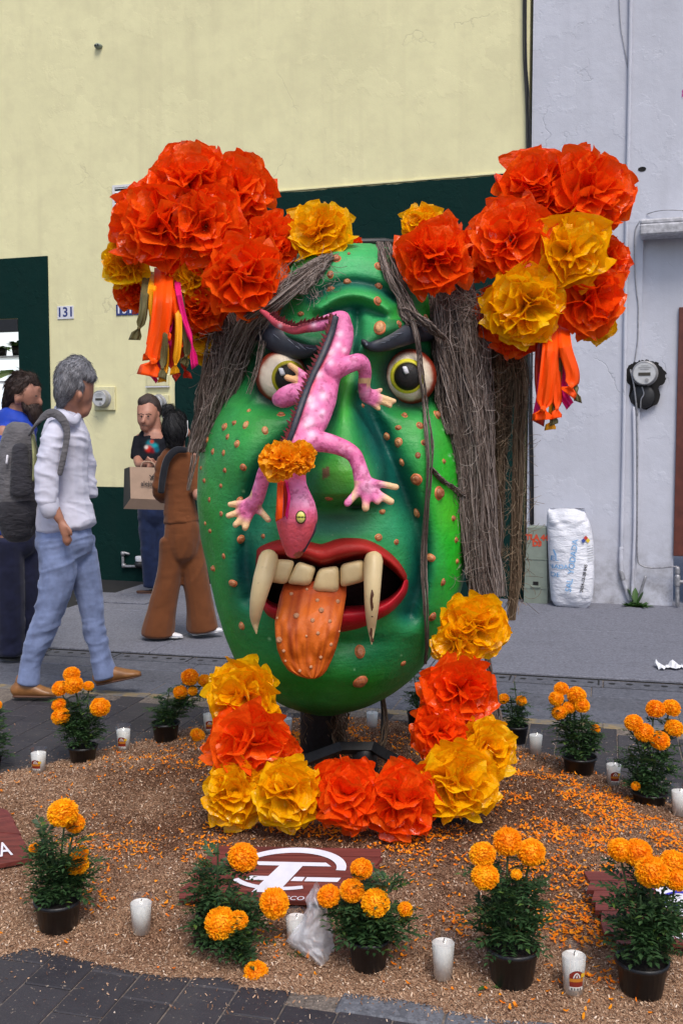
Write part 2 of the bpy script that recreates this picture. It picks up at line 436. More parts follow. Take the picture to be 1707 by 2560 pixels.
def marigold_mat(name, a, b):
    t = NT(name); r = t.rand(); c = t.mix(r, a, b); c = t.mix(t.math('MULTIPLY', t.orand(), 0.4), c, (0.95, 0.22, 0.002))
    t.color(c); t.set(Roughness=0.6); t.b.inputs['Specular IOR Level'].default_value = 0.25
    tr = t.n('ShaderNodeBsdfTranslucent'); t.l(c, tr.inputs['Color']); mx = t.n('ShaderNodeMixShader'); mx.inputs[0].default_value = 0.2
    t.l(t.b.outputs[0], mx.inputs[1]); t.l(tr.outputs[0], mx.inputs[2]); t.l(mx.outputs[0], t.out.inputs['Surface']); return t.m
M_['bloom'] = marigold_mat('marigold_petals_orange', (0.98, 0.36, 0.003), (0.99, 0.55, 0.006))
M_['loose'] = marigold_mat('loose_petals_orange', (0.88, 0.18, 0.003), (0.97, 0.40, 0.01))
def leaf_mat(name, a, b, yel=(0.1, 0.17, 0.03)):
    t = NT(name); r = t.rand(); c = t.mix(r, a, b); c = t.mix(t.ramp(r, [(0.93, (0, 0, 0)), (0.97, (1, 1, 1))]), c, yel)
    t.color(c); t.set(Roughness=0.5); t.b.inputs['Specular IOR Level'].default_value = 0.4
    tr = t.n('ShaderNodeBsdfTranslucent'); t.l(c, tr.inputs['Color']); mx = t.n('ShaderNodeMixShader'); mx.inputs[0].default_value = 0.2
    t.l(t.b.outputs[0], mx.inputs[1]); t.l(tr.outputs[0], mx.inputs[2]); t.l(mx.outputs[0], t.out.inputs['Surface']); return t.m
M_['leaf'] = leaf_mat('marigold_leaf', (0.016, 0.048, 0.014), (0.056, 0.118, 0.040))
M_['houseleaf'] = leaf_mat('houseplant_leaf', (0.10, 0.24, 0.03), (0.3, 0.45, 0.08), (0.5, 0.6, 0.2))
M_['weed'] = leaf_mat('weed_leaf', (0.03, 0.09, 0.015), (0.06, 0.14, 0.03))
M_['stem'] = plain('green_stem', (0.04, 0.075, 0.025), 0.6)
M_['pot'] = plain('black_plastic_pot', (0.009, 0.009, 0.011), 0.42, 0.4, 40, 0.08, 30)
M_['soil'] = plain('potting_soil', (0.022, 0.016, 0.012), 0.95, 0.7, 120, 1.0, 150)
M_['wax'] = plain('white_wax', (0.86, 0.86, 0.84), 0.45, 0.04)
M_['wax'].node_tree.nodes['Principled BSDF'].inputs['Subsurface Weight'].default_value = 0.0
def glass(name):
    t = NT(name); g = t.n('ShaderNodeBsdfGlossy'); g.inputs['Roughness'].default_value = 0.05; tr = t.n('ShaderNodeBsdfTransparent'); tr.inputs['Color'].default_value = (.985, .99, .99, 1)
    f = t.n('ShaderNodeLayerWeight'); f.inputs['Blend'].default_value = 0.25; mx = t.n('ShaderNodeMixShader'); t.l(t.math('ADD', t.math('MULTIPLY', f.outputs['Facing'], 0.4), 0.02), mx.inputs[0])
    t.l(tr.outputs[0], mx.inputs[1]); t.l(g.outputs[0], mx.inputs[2]); t.l(mx.outputs[0], t.out.inputs['Surface']); return t.m
M_['glass'] = glass('candle_glass')
M_['black'] = plain('black_paint', (0.012, 0.012, 0.014), 0.5)
M_['metal_dark'] = plain('black_painted_steel', (0.014, 0.014, 0.016), 0.45, 0.4, 60, 0.15, 80)
M_['galv'] = plain('galvanised_pipe', (0.32, 0.32, 0.34), 0.5, 0.3, 40, 0.2, 80, 0.5)
def attr_paint(name, rough=0.4, bump=0.15, bscale=70, spec=0.45, coat=0.0):
    t = NT(name); a = t.n('ShaderNodeAttribute'); a.attribute_name = 'paint'
    p = t.pos(obj=False); v = t.noise(p, 18, 5, 0.65)
    hs = t.n('ShaderNodeHueSaturation'); t.l(a.outputs['Color'], hs.inputs['Color'])
    t.l(t.math('ADD', t.math('MULTIPLY', v, 0.5), 0.75), hs.inputs['Value'])
    t.color(hs.outputs[0]); t.set(Roughness=rough); t.b.inputs['Specular IOR Level'].default_value = spec; t.b.inputs['Coat Weight'].default_value = coat
    t.bump(t.math('ADD', t.noise(p, bscale, 4, 0.6), t.math('MULTIPLY', t.noise(p, 16, 3), 1.2)), bump, 0.006); return t.m
def face_paint():
    t = NT('airbrushed_face_paint'); a = t.n('ShaderNodeAttribute'); a.attribute_name = 'paint'; p = t.pos()
    st = t.noise(t.pos((5, 5, 22)), 1.6, 5, 0.65, 1.2); v = t.noise(p, 7, 6, 0.65)
    hs = t.n('ShaderNodeHueSaturation'); t.l(a.outputs['Color'], hs.inputs['Color'])
    t.l(t.math('ADD', t.math('ADD', t.math('MULTIPLY', v, 0.6), t.math('MULTIPLY', st, 0.45)), 0.48), hs.inputs['Value']); t.l(t.math('ADD', t.math('MULTIPLY', t.noise(p, 3.1, 3), 0.06), 0.468), hs.inputs['Hue'])
    c = t.mix(t.ramp(t.noise(p, 48, 5, 0.7), [(0.69, (0, 0, 0)), (0.72, (1, 1, 1))]), hs.outputs[0], (0.3, 0.42, 0.28))
    c = t.mix(t.ramp(t.noise(p, 33, 6, 0.75, 0.5), [(0.71, (0, 0, 0)), (0.735, (1, 1, 1))]), c, (0.03, 0.06, 0.035))
    t.color(c); t.l(t.ramp(t.noise(p, 9, 5, 0.6), [(0.3, (.34, .34, .34)), (0.7, (.6, .6, .6))]), t.b.inputs['Roughness']); t.b.inputs['Specular IOR Level'].default_value = 0.35
    t.bump(t.math('ADD', t.math('ADD', t.noise(p, 70, 4, 0.6), t.math('MULTIPLY', st, 0.9)), t.math('MULTIPLY', t.noise(p, 10, 4), 2.5)), 0.4, 0.007); return t.m
M_['face'] = face_paint()
M_['lizard'] = attr_paint('lizard_paint', 0.5, 0.8, 50, 0.35)
M_['attr'] = attr_paint('hand_painted', 0.5, 0.35, 70, 0.3)
M_['cloth_attr'] = attr_paint('printed_cloth', 0.9, 0.3, 300, 0.1)
def wart_mat():
    t = NT('wart_paint'); p = t.pos(); r = t.orand()
    c = t.ramp(r, [(0, (0.30, 0.085, 0.03)), (0.5, (0.46, 0.16, 0.06)), (1, (0.6, 0.30, 0.12))])
    c = t.mix(t.math('MULTIPLY', t.ramp(t.noise(p, 55, 4, 0.7), [(0.45, (0, 0, 0)), (0.7, (1, 1, 1))]), 0.6), c, (0.18, 0.05, 0.02))
    c = t.mix(t.ramp(t.noise(p, 90, 4, 0.7), [(0.6, (0, 0, 0)), (0.72, (1, 1, 1))]), c, (0.62, 0.42, 0.22))
    t.color(c); t.set(Roughness=0.45); t.bump(t.noise(p, 90, 4), 0.5, 0.005); return t.m
M_['wart'] = wart_mat()
M_['wart_rim'] = plain('wart_rim_paint', (0.62, 0.17, 0.06), 0.5, 0.4, 60)
def tooth_mat():
    t = NT('aged_ivory_paint'); p = t.pos()
    c = t.mix(t.noise(p, 9, 4), (0.64, 0.47, 0.22), (0.72, 0.58, 0.33)); c = t.mix(t.ramp(t.noise(p, 30, 6, 0.7), [(0.62, (0, 0, 0)), (0.78, (1, 1, 1))]), c, (0.3, 0.22, 0.12))
    t.color(c); t.set(Roughness=0.42); t.bump(t.noise(p, 60, 4), 0.25, 0.005); return t.m
M_['tooth'] = tooth_mat()
def hair_mat(name, a, b, c3):
    t = NT(name); r = t.rand(); p = t.pos()
    c = t.ramp(r, [(0, a), (0.5, b), (1, c3)]); c = t.mix(t.math('MULTIPLY', t.ramp(t.noise(t.pos((9, 9, 2)), 1.5, 4), [(.35, (0, 0, 0)), (.65, (1, 1, 1))]), 0.55), c, a)
    t.color(c); t.set(Roughness=0.85); t.b.inputs['Specular IOR Level'].default_value = 0.2; return t.m
M_['hair'] = hair_mat('grey_brown_twine', (0.078, 0.056, 0.046), (0.205, 0.155, 0.133), (0.43, 0.365, 0.335))
M_['rope'] = hair_mat('tan_jute', (0.075, 0.048, 0.03), (0.21, 0.145, 0.092), (0.42, 0.32, 0.22))
def wood_board():
    t = NT('red_printed_boards'); p = t.pos((3, 60, 60), obj=True)
    c = t.ramp(t.noise(p, 1.0, 5, 0.65, 0.4), [(0.3, (0.085, 0.017, 0.014)), (0.55, (0.17, 0.035, 0.027)), (0.75, (0.26, 0.07, 0.05))])
    t.color(c); t.set(Roughness=0.5); t.bump(t.noise(p, 1.0, 4), 0.2, 0.004); return t.m
M_['board'] = wood_board()
M_['print_white'] = plain('white_print', (0.72, 0.71, 0.78), 0.5, 0.05)
M_['print_blue'] = plain('blue_print', (0.035, 0.03, 0.40), 0.5, 0.1)
M_['tile_white'] = plain('white_glazed_tile', (0.66, 0.66, 0.70), 0.25, 0.05)
M_['tile_blue'] = plain('blue_glazed_tile', (0.02, 0.035, 0.17), 0.25, 0.2)
M_['cream_metal'] = plain('cream_painted_box', (0.66, 0.62, 0.37), 0.6, 0.08)
M_['meter_grey'] = plain('meter_grey', (0.33, 0.33, 0.34), 0.35, 0.15, 30, 0, 60, 0.3)
M_['meter_face'] = plain('meter_face', (0.5, 0.51, 0.52), 0.4, 0.1)
M_['lcd'] = plain('lcd_strip', (0.05, 0.045, 0.035), 0.3)
M_['white_plastic'] = plain('white_plastic', (0.7, 0.7, 0.71), 0.4, 0.05)
M_['cable'] = plain('black_cable', (0.012, 0.012, 0.015), 0.5)
M_['brown_door'] = plain('brown_painted_wood', (0.11, 0.026, 0.016), 0.5, 0.25, 12, 0.2, 30)
M_['dark_room'] = plain('dark_interior', (0.006, 0.005, 0.005), 0.9)
M_['ped'] = plain('pale_green_cabinet', (0.20, 0.235, 0.195), 0.5, 0.1, 12, 0.1, 60)
M_['red_stencil'] = plain('red_stencil', (0.55, 0.06, 0.02), 0.6, 0.2)
M_['pink_paint'] = plain('magenta_paint', (0.42, 0.06, 0.25), 0.6, 0.1)
M_['paper'] = plain('white_paper', (0.75, 0.76, 0.80), 0.8, 0.04)
def ribbon_mat(name, c):
    t = NT(name); t.color(c); t.set(Roughness=0.5); t.b.inputs['Specular IOR Level'].default_value = 0.2
    return t.m
for k, c in dict(orange=(0.95, 0.085, 0.002), yellow=(0.80, 0.33, 0.006), olive=(0.13, 0.11, 0.045), magenta=(0.70, 0.012, 0.17), red=(0.42, 0.02, 0.006)).items():
    M_['rib_' + k] = ribbon_mat(k + '_satin', c)
def cloth(name, c, var=0.12, wrinkle=0.25, wscale=5, rough=0.85, stretch=(1, 1, 2.2)):
    t = NT(name); p = t.pos(stretch); q = t.pos()
    n = t.noise(p, wscale, 2, 0.4, 0.6)
    d = tuple(x * (1 - var) for x in c); e = tuple(min(1, x * (1 + var)) for x in c)
    t.color(t.ramp(t.noise(q, 14, 4), [(0.3, d), (0.7, e)])); t.set(Roughness=rough); t.b.inputs['Specular IOR Level'].default_value = 0.2; t.b.inputs['Sheen Weight'].default_value = 0.15
    t.bump(t.math('ADD', n, t.math('MULTIPLY', t.noise(q, 350, 2), 0.05)), wrinkle, 0.03); return t.m
M_['shirt_white'] = cloth('pale_shirt_cotton', (0.60, 0.60, 0.72), 0.06, 0.3)
M_['jeans_light'] = cloth('light_blue_denim', (0.19, 0.24, 0.41), 0.28, 0.3)
M_['navy'] = cloth('navy_workwear', (0.010, 0.012, 0.034), 0.3, 0.3)
M_['blue_jacket'] = cloth('bright_blue_jacket', (0.012, 0.05, 0.40), 0.2, 0.3, 5, 0.6)
M_['brown_cloth'] = cloth('rust_brown_cloth', (0.155, 0.05, 0.016), 0.1, 0.3)
M_['black_cloth'] = cloth('black_cotton', (0.014, 0.015, 0.02), 0.2, 0.3)
M_['denim_dark'] = cloth('dark_denim', (0.012, 0.022, 0.065), 0.25, 0.3)
M_['pack_grey'] = cloth('grey_backpack_fabric', (0.12, 0.115, 0.125), 0.2, 0.4, 20)
M_['pack_dark'] = cloth('dark_backpack_fabric', (0.035, 0.034, 0.042), 0.2, 0.4, 20)
M_['pack_lime'] = plain('olive_lime_trim', (0.3, 0.31, 0.14), 0.8)
M_['skin'] = plain('skin', (0.40, 0.185, 0.125), 0.5, 0.12, 25)
M_['skin_tan'] = plain('tanned_skin', (0.40, 0.18, 0.115), 0.5, 0.12, 25)
def hairp(name, a, b):
    t = NT(name); p = t.pos((1, 1, 0.25)); c = t.ramp(t.noise(p, 160, 3, 0.7), [(0.35, a), (0.65, b)]); t.color(c); t.set(Roughness=0.6); t.bump(t.noise(p, 160, 3), 0.7, 0.01); return t.m
M_['strand_grey'] = hair_mat('grey_hair_strands', (0.06, 0.06, 0.068), (0.19, 0.19, 0.21), (0.42, 0.42, 0.46)); M_['strand_brown'] = hair_mat('brown_hair_strands', (0.012, 0.007, 0.006), (0.034, 0.019, 0.015), (0.085, 0.05, 0.04)); M_['strand_black'] = hair_mat('black_hair_strands', (0.003, 0.003, 0.0035), (0.01, 0.01, 0.011), (0.035, 0.034, 0.037))
M_['hair_grey'] = hairp('grey_hair', (0.10, 0.10, 0.115), (0.30, 0.30, 0.33))
M_['hair_brown'] = hairp('dark_brown_hair', (0.02, 0.011, 0.009), (0.06, 0.034, 0.027))
M_['hair_black'] = hairp('black_hair', (0.004, 0.004, 0.005), (0.018, 0.017, 0.019))
M_['shoe_tan'] = plain('tan_leather', (0.27, 0.115, 0.035), 0.4, 0.25, 25)
M_['sole_brown'] = plain('brown_sole', (0.10, 0.04, 0.02), 0.6)
M_['shoe_white'] = plain('white_canvas', (0.72, 0.72, 0.76), 0.7, 0.04)
M_['shoe_dark'] = plain('black_boot', (0.012, 0.012, 0.014), 0.5)
M_['shoe_brown'] = plain('dark_brown_leather', (0.075, 0.025, 0.015), 0.5)
M_['kraft'] = plain('kraft_paper', (0.40, 0.27, 0.19), 0.75, 0.08, 12, 0.15, 20)
M_['ink'] = plain('dark_ink', (0.03, 0.025, 0.025), 0.7)
def film(name):
    t = NT(name); t.color((0.85, 0.85, 0.9)); t.set(Roughness=0.25)
    n = t.noise(t.pos((1, 1, 1)), 30, 4); t.bump(n, 0.5, 0.02)
    tr = t.n('ShaderNodeBsdfTransparent'); mx = t.n('ShaderNodeMixShader'); mx.inputs[0].default_value = 0.62
    t.l(t.b.outputs[0], mx.inputs[1]); t.l(tr.outputs[0], mx.inputs[2]); t.l(mx.outputs[0], t.out.inputs['Surface']); return t.m
M_['film'] = film('clear_plastic_film')
def sack_mat():
    t = NT('white_woven_sack'); p = t.pos(); t.color(t.mix(t.noise(p, 6, 4), (0.66, 0.67, 0.74), (0.74, 0.75, 0.8))); t.set(Roughness=0.5)
    t.bump(t.noise(t.pos((2, 2, 6)), 5, 5, 0.6, 0.6), 0.6, 0.03); return t.m
M_['sack'] = sack_mat()
M_['sack_blue'] = plain('blue_sack_print', (0.16, 0.38, 0.66), 0.5, 0.25, 30)
def emit(name, c, s):
    t = NT(name); t.color(c); t.b.inputs['Emission Color'].default_value = (*c, 1); t.b.inputs['Emission Strength'].default_value = s; return t.m
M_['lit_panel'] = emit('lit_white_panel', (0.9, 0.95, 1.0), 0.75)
# ================================================================ ground and street
def sheet_quad(name, pts, m, M=None): return mk(name, pts, [(0, 1, 2, 3)], m, None, False, M=M)
ground = sheet_quad('ground', [(-60, -60, -0.09), (60, -60, -0.09), (60, 60, -0.09), (-60, 60, -0.09)], M_['strip']); tag(ground, kind='structure')
road = MB().box(-9, 9, -3, 6.145, -0.08, -0.0165).build('road', M_['joint'], M=MS); tag(road, kind='structure')
sidewalk = MB().box(-9, 9, 6.15, 14, -0.08, -0.012).build('sidewalk', M_['hole'], M=MS); tag(sidewalk, kind='structure')
def piece(name, m, parent, x0, x1, y0, y1, z0, z1, bev=0.004, jit=0.0, rnd=random):
    """one laid stone or slab in the street frame"""
    mb = MB().box(x0, x1, y0, y1, z0, z1 + rnd.uniform(-jit, jit), 0, bev)
    o = mb.build(name, m, None, M=MS, fix=False); adopt(o, parent); return o
rs = random.Random(11)
# sidewalk slabs
edges_y = [6.154, 7.62, 9.0, 10.6, 13.9]
for j in range(4):
    xs = -4.6 + 0.35 * j
    while xs < 4.6:
        w = 1.75 + rs.uniform(-0.1, 0.1)
        piece('paving_slab', M_['sidewalk'], sidewalk, xs + 0.004, xs + w - 0.004, edges_y[j] + 0.004, edges_y[j + 1] - 0.004, -0.05, 0.0, 0.004, 0.0015, rs); xs += w
# utility cover slab flush in the sidewalk
cv = gnd(330, 1500); cx_, cy_ = cv @ ST, cv @ SM
piece('access_cover', M_['sidewalk'], sidewalk, cx_ - 0.42, cx_ + 0.22, cy_ - 0.2, cy_ + 0.28, 0.0, 0.012, 0.004, 0, rs)
# drain covers with slots, laid along the kerb
drain = MB().box(-6, 6, 5.945, 6.145, -0.02, -0.0195).build('drain_channel_and_shadow', M_['hole'], M=MS); tag(drain, kind='structure')  # dark channel; its bare strip beside the sidewalk also paints the kerb shadow line
xs = -4.0; k = 0
while xs < 4:
    c = piece('drain_cover', M_['drain'], drain, xs + 0.003, xs + 0.497, 5.95, 6.098, -0.019, -0.006, 0.003, 0.001, rs)
    hb = MB()
    if xs > 0.3:
        for (a, b) in ((0.05, 0.19), (0.29, 0.43)): hb.box(xs + a, xs + b, 6.035, 6.065, -0.006, -0.0045)
        hb.lathe([(0.0001, -0.0045), (0.02, -0.0045), (0.02, -0.007)], 10, (xs + 0.24, 6.05, 0))
    else:
        for q in range(5): hb.lathe([(0.0001, -0.0045), (0.019, -0.0045), (0.019, -0.007)], 10, (xs + 0.05 + q * 0.095, 6.03 + 0.006 * (q % 2), 0))
        hb.box(xs + 0.47, xs + 0.48, 5.97, 6.11, -0.006, -0.0045)
    h = hb.build('drain_slot', M_['hole'], None, M=MS, fix=False); adopt(h, c); h['kind'] = 'stuff'
    xs += 0.5; k += 1
for (y0, y1, z, m, L) in ((5.735, 5.94, -0.010, 'strip', 1.3), (5.462, 5.728, -0.012, 'drain', 1.1), (5.205, 5.456, -0.013, 'strip', 1.5)):
    xs = -4.2 + rs.random()
    while xs < 4.2:
        w = L + rs.uniform(-0.15, 0.15); piece('kerb_slab', M_[m], road, xs + 0.003, xs + w - 0.003, y0, y1, -0.06, z, 0.004, 0.001, rs); xs += w
xs = -4.2
while xs < 4.2:
    piece('yellow_kerb_block', M_['yline'], road, xs + 0.003, xs + 0.597, 5.118, 5.2, -0.06, -0.012, 0.003, 0.001, rs); xs += 0.6

# outline of the sawdust bed on the ground
bpx = [(0, 2380), (11, 2384), (80, 2366), (189, 2392), (275, 2409), (321, 2420), (425, 2438), (551, 2437), (597, 2458), (671, 2464), (850, 2480), (1014, 2500), (1232, 2549), (1342, 2554)]
fr = [gnd(*p) for p in bpx]
bk = [gnd(*p) for p in [(1700, 2012), (1600, 1964), (1500, 1930), (1400, 1888), (1320, 1868), (1240, 1842), (1100, 1812), (1000, 1800), (870, 1787), (700, 1792), (600, 1798), (490, 1811), (440, 1825), (340, 1852), (270, 1864), (180, 1888), (100, 1908), (0, 1928)]]
BP = [(p.x, p.y) for p in fr] + [(0.8, 2.37), (1.15, 2.5), (1.45, 2.85), (1.55, 3.4)] + [(p.x, p.y) for p in bk] + [(-1.85, 3.95), (-1.8, 3.3), (-1.3, 2.85)]
BP = np.array(BP)
def poly_dist(x, y):
    """signed distance to the bed outline, positive inside"""
    P = np.stack([np.ravel(x), np.ravel(y)], -1); d = np.full(len(P), 1e9); ins = np.zeros(len(P), bool)
    for i in range(len(BP)):
        a = BP[i]; b = BP[(i + 1) % len(BP)]; e = b - a; q = P - a
        t = np.clip((q @ e) / (e @ e), 0, 1); d = np.minimum(d, np.linalg.norm(q - t[:, None] * e, axis=1))
        c = ((a[1] > P[:, 1]) != (b[1] > P[:, 1])) & (P[:, 0] < (b[0] - a[0]) * (P[:, 1] - a[1]) / (b[1] - a[1] + 1e-12) + a[0]); ins ^= c
    return np.where(ins, d, -d)
def bed_z(x, y):
    x = np.atleast_1d(np.asarray(x, float)); y = np.atleast_1d(np.asarray(y, float))
    d = poly_dist(x, y)
    n1 = fbm(np.stack([x * 5, y * 5, x * 0], -1), 4, 3) - 0.5; n2 = fbm(np.stack([x * 26, y * 26, x * 0], -1), 3, 9) - 0.5
    s = np.clip(d / 0.55, 0, 1); s = s * s * (3 - 2 * s)
    h = 0.012 * np.clip(d / 0.05, 0, 1) + 0.050 * s + n1 * 0.04 * np.clip(d / 0.25, 0, 1) + n2 * 0.014 * np.clip(d / 0.1, 0, 1) - 0.014
    return np.where(d > 0, h, -0.034 + 0 * d)
def bed_pt(px, py, k=6):
    z = 0.0
    for _ in range(k): p = gnd(px, py, z); z = float(bed_z(p.x, p.y)[0]); z = max(z, -0.012)
    return gnd(px, py, z)

# paving stones, a running bond across the street
pc = 0
col_w, st_l = 0.137, 0.2
proto_pav = [MB().box(-col_w / 2 + 0.002, col_w / 2 - 0.002, -st_l / 2 + 0.002, st_l / 2 - 0.002, -0.05, 0, 0, 0.0028 + 0.0006 * q).build('paving_stone', M_['paver'], None, fix=False) for q in range(3)]
for i in range(-22, 23):
    for j in range(0, 19):
        x = i * col_w; y = 5.112 - st_l / 2 - j * st_l + (0 if i % 2 else 0.0) - (0.1 if i % 2 else 0)
        y1 = y + st_l / 2
        p = ST * x + SM * y
        if p.y < 1.9 or abs(p.x) > 0.345 * p.y + 0.25: continue
        if 2.38 < y + st_l / 2 - .001 and y - st_l / 2 < 2.5 and x > -0.76:
            if y - st_l / 2 < 2.33: y = (y - st_l / 2 + 2.383) / 2; ysc = (2.383 - y) * 2 / st_l
            else: continue
        else: ysc = 1.0
        p = ST * x + SM * y
        if y1 > 5.113: continue
        if float(poly_dist(p.x, p.y)[0]) > 0.11: continue
        q = proto_pav[pc % 3]; o = q if pc < 3 else q.copy()
        if pc >= 3: COL.objects.link(o)
        o.matrix_basis = Matrix.Translation(p + Vector((0, 0, -0.012 + rs.uniform(-0.0014, 0.0014)))) @ Matrix.Rotation(SA + rs.uniform(-0.008, 0.008), 4, 'Z') @ Matrix.Rotation(rs.uniform(-0.004, 0.004), 4, 'X') @ Matrix.Diagonal((1, ysc, 1, 1))
        adopt(o, road); pc += 1
for i in range(-6, 10):                                             # paler granite kerb stones under the edge of the sawdust
    x = i * 0.27 - 0.09
    if x < -0.75: continue
    piece('kerb_stone', M_['kerb'], road, x + 0.003, x + 0.267, 2.385, 2.505, -0.06, -0.010, 0.006, 0.001, rs)

# ---------------------------------------------------------------- sawdust bed, chips and loose petals
gx = np.arange(-2.0, 1.75, 0.0125); gy = np.arange(2.2, 5.35, 0.0125)
X, Y = np.meshgrid(gx, gy); Z = bed_z(X.ravel(), Y.ravel())
V = np.stack([X.ravel(), Y.ravel(), Z], -1); nx = len(gx)
I = (np.arange(len(gy) - 1)[:, None] * nx + np.arange(nx - 1)[None, :]).ravel()
Q = np.stack([I, I + 1, I + nx + 1, I + nx], -1)
keep = Z[Q].max(1) > -0.02
bed = mk('sawdust_bed', V, Q[keep], M_['sawdust'], None, True); tag(bed, kind='stuff')
rg = np.random.default_rng(5)
def scatter(n, dens):
    out = []
    while sum(len(o) for o in out) < n:
        x = rg.uniform(-1.95, 1.65, n); y = rg.uniform(2.2, 5.3, n)
        vis = np.abs(x) < 0.36 * y + 0.2
        k = vis & (rg.random(n) < dens(x, y)); out.append(np.stack([x[k], y[k]], -1))
    return np.concatenate(out)[:n]
def flakes(P, l0, l1, w0, w1, tilt, lift, bend=False):
    n = len(P); z = np.maximum(bed_z(P[:, 0], P[:, 1]), -0.011)
    a = rg.uniform(0, 2 * np.pi, n); L = rg.uniform(l0, l1, n) / 2; W = rg.uniform(w0, w1, n) / 2
    u = np.stack([np.cos(a), np.sin(a), rg.normal(0, tilt, n)], -1); v = np.stack([-np.sin(a), np.cos(a), rg.normal(0, tilt, n)], -1)
    c = np.stack([P[:, 0], P[:, 1], z + lift + rg.uniform(0, 0.004, n) + L * np.abs(u[:, 2]) * 0.7], -1)
    if not bend:
        V = np.stack([c - u * L[:, None] - v * W[:, None], c + u * L[:, None] - v * W[:, None] * 0.7, c + u * L[:, None] + v * W[:, None], c - u * L[:, None] + v * W[:, None] * 0.8], 1).reshape(-1, 3)
        return V, np.arange(4 * n).reshape(-1, 4)
    up = np.array([0, 0, 1.0])
    k = rg.uniform(0.1, 0.6, n)[:, None] * L[:, None] * up
    V = np.stack([c - u * L[:, None] * 0.9 - v * W[:, None] * .4 + k, c - u * L[:, None] * 0.9 + v * W[:, None] * .4 + k, c - v * W[:, None], c + v * W[:, None], c + u * L[:, None] - v * W[:, None] * .8 + k, c + u * L[:, None] + v * W[:, None] * .8 + k * .6], 1).reshape(-1, 3)
    b = (np.arange(n) * 6)[:, None]
    return V, np.concatenate([b + np.array([[0, 2, 3, 1]]), b + np.array([[2, 4, 5, 3]])], 0)
def dch(x, y):
    d = poly_dist(x, y); return np.clip(0.6 + d * 40, 0, 1) * (d > -0.012) + np.clip(0.09 * np.exp(d / 0.06) + 0.0025, 0, 1) * (d <= -0.012)
V, Q = flakes(scatter(230000, dch), 0.003, 0.0088, 0.0014, 0.0038, 0.45, 0.0005)
chips = mk('sawdust_chips', V, Q, M_['chip'], None, False); tag(chips, kind='stuff')
spots = []                                                           # where the petals were thrown most thickly
for (px, py, r, w) in [(940, 2085, .16, 1), (820, 2080, .12, .7), (1060, 2110, .14, .6), (620, 2120, .1, .6), (520, 2130, .1, .5), (700, 1850, .25, .5), (640, 1920, .2, .3), (820, 1830, .25, .8), (1330, 1935, .25, .8), (1420, 1990, .2, .9), (1560, 2005, .15, .9), (1300, 2060, .2, .5), (1460, 2080, .18, .6), (1400, 2160, .15, .8), (1440, 2250, .12, 1), (1430, 2310, .12, 1), (1500, 2380, .1, 1), (1180, 2300, .1, .8), (1130, 2340, .08, .7), (1040, 2290, .12, .6), (320, 2180, .1, .7), (340, 2110, .14, .5), (230, 2230, .07, .7), (90, 2190, .08, .4), (420, 2230, .1, .4), (240, 2110, .1, .5), (700, 2330, .06, .5), (1650, 2080, .15, .6), (1480, 2190, .1, 1), (1300, 2180, .14, .5), (980, 2230, .1, .3), (400, 1890, .2, .35), (1350, 2110, .18, .7), (1250, 1960, .2, .7), (1500, 2050, .2, .8), (560, 1880, .2, .4), (1180, 2100, .14, .6), (900, 1870, .2, .6), (700, 2090, .12, .6), (1000, 2120, .2, .6), (1420, 2080, .25, .6), (640, 2060, .2, .4), (780, 1800, .2, .5)]:
    p = gnd(px, py, 0.05); spots.append((p.x, p.y, r, w))
def dpe(x, y):
    n = fbm(np.stack([x * 9, y * 9, x * 0 + 7], -1), 3, 21); s = 0.035
    for (a, b, r, w) in spots: s = s + 0.75 * w * np.exp(-((x - a) ** 2 + (y - b) ** 2) / (r * r))
    return np.clip(s * np.clip((n - 0.33) * 5, 0.05, 1.4), 0, 1) * (poly_dist(x, y) > 0.02)
V, Q = flakes(scatter(6600, dpe), 0.009, 0.021, 0.004, 0.008, 0.25, 0.004, True)
loose = mk('loose_petals', V, Q, M_['loose'], None, False); tag(loose, 'orange marigold petals scattered over the sawdust', None, None, 'stuff')

# ================================================================ yellow building
yb = thing('yellow_building', 'pale yellow stucco building with dark green painted base and door surrounds', 'building', M=MW)
U0, U1 = -1.095, 3.93
mb = MB()
mb.box(-7, -2.7, 0, 0.3, -0.05, 8); mb.box(-2.7, U0, 0, 0.3, 2.565, 8); mb.box(U0, U1, 0, 0.3, -0.05, 8)
wall_y = mb.build('wall', M_['yellow_wall'], None, M=MW, fix=False); adopt(wall_y, yb)
def wpart(name, mbx, m, parent, **k):
    o = mbx.build(name, m, None, M=MW, fix=k.pop('fix', False), **k); adopt(o, parent); return o
wpart('painted_base', MB().box(-0.745, 0.637, -0.006, -0.0001, -0.02, 0.905), M_['green_wall'], yb)
def ragged(u0, u1, z0, z1, seed, left=True):
    """hand-cut painted render panel with wavering edges and a little thickness"""
    r = np.random.default_rng(seed); n = 90; k = 60; w = lambda m, a: np.convolve(r.normal(0, 1, m + 8), np.ones(5) / 5, 'same')[4:m + 4] * a + r.normal(0, a * .4, m)
    top = [(u0 + (u1 - u0) * i / n, z1 + d) for i, d in enumerate(w(n + 1, .007))]; lf = [(u0 + d, z0 + (z1 - z0) * i / k) for i, d in enumerate(w(k + 1, .005 if left else 0))]
    P = lf[:-1] + top + [(u1, z0)]; m = len(P); V = [(u, -.016, z) for u, z in P] + [(u, -.0001, z) for u, z in P]
    return V, [tuple(range(m))[::-1]] + [(i, (i + 1) % m, m + (i + 1) % m, m + i) for i in range(m)]
mb = MB(); mb.add(*ragged(0.637, U1 + 0.005, -0.02, 3.585, 1)); wpart('painted_surround', mb, M_['green_wall'], yb, fix=True)
mb = MB(); mb.box(0.66, U1, -0.019, -0.0005, 3.596, 3.606); wpart('ledge', mb, M_['yellow_wall'], yb)
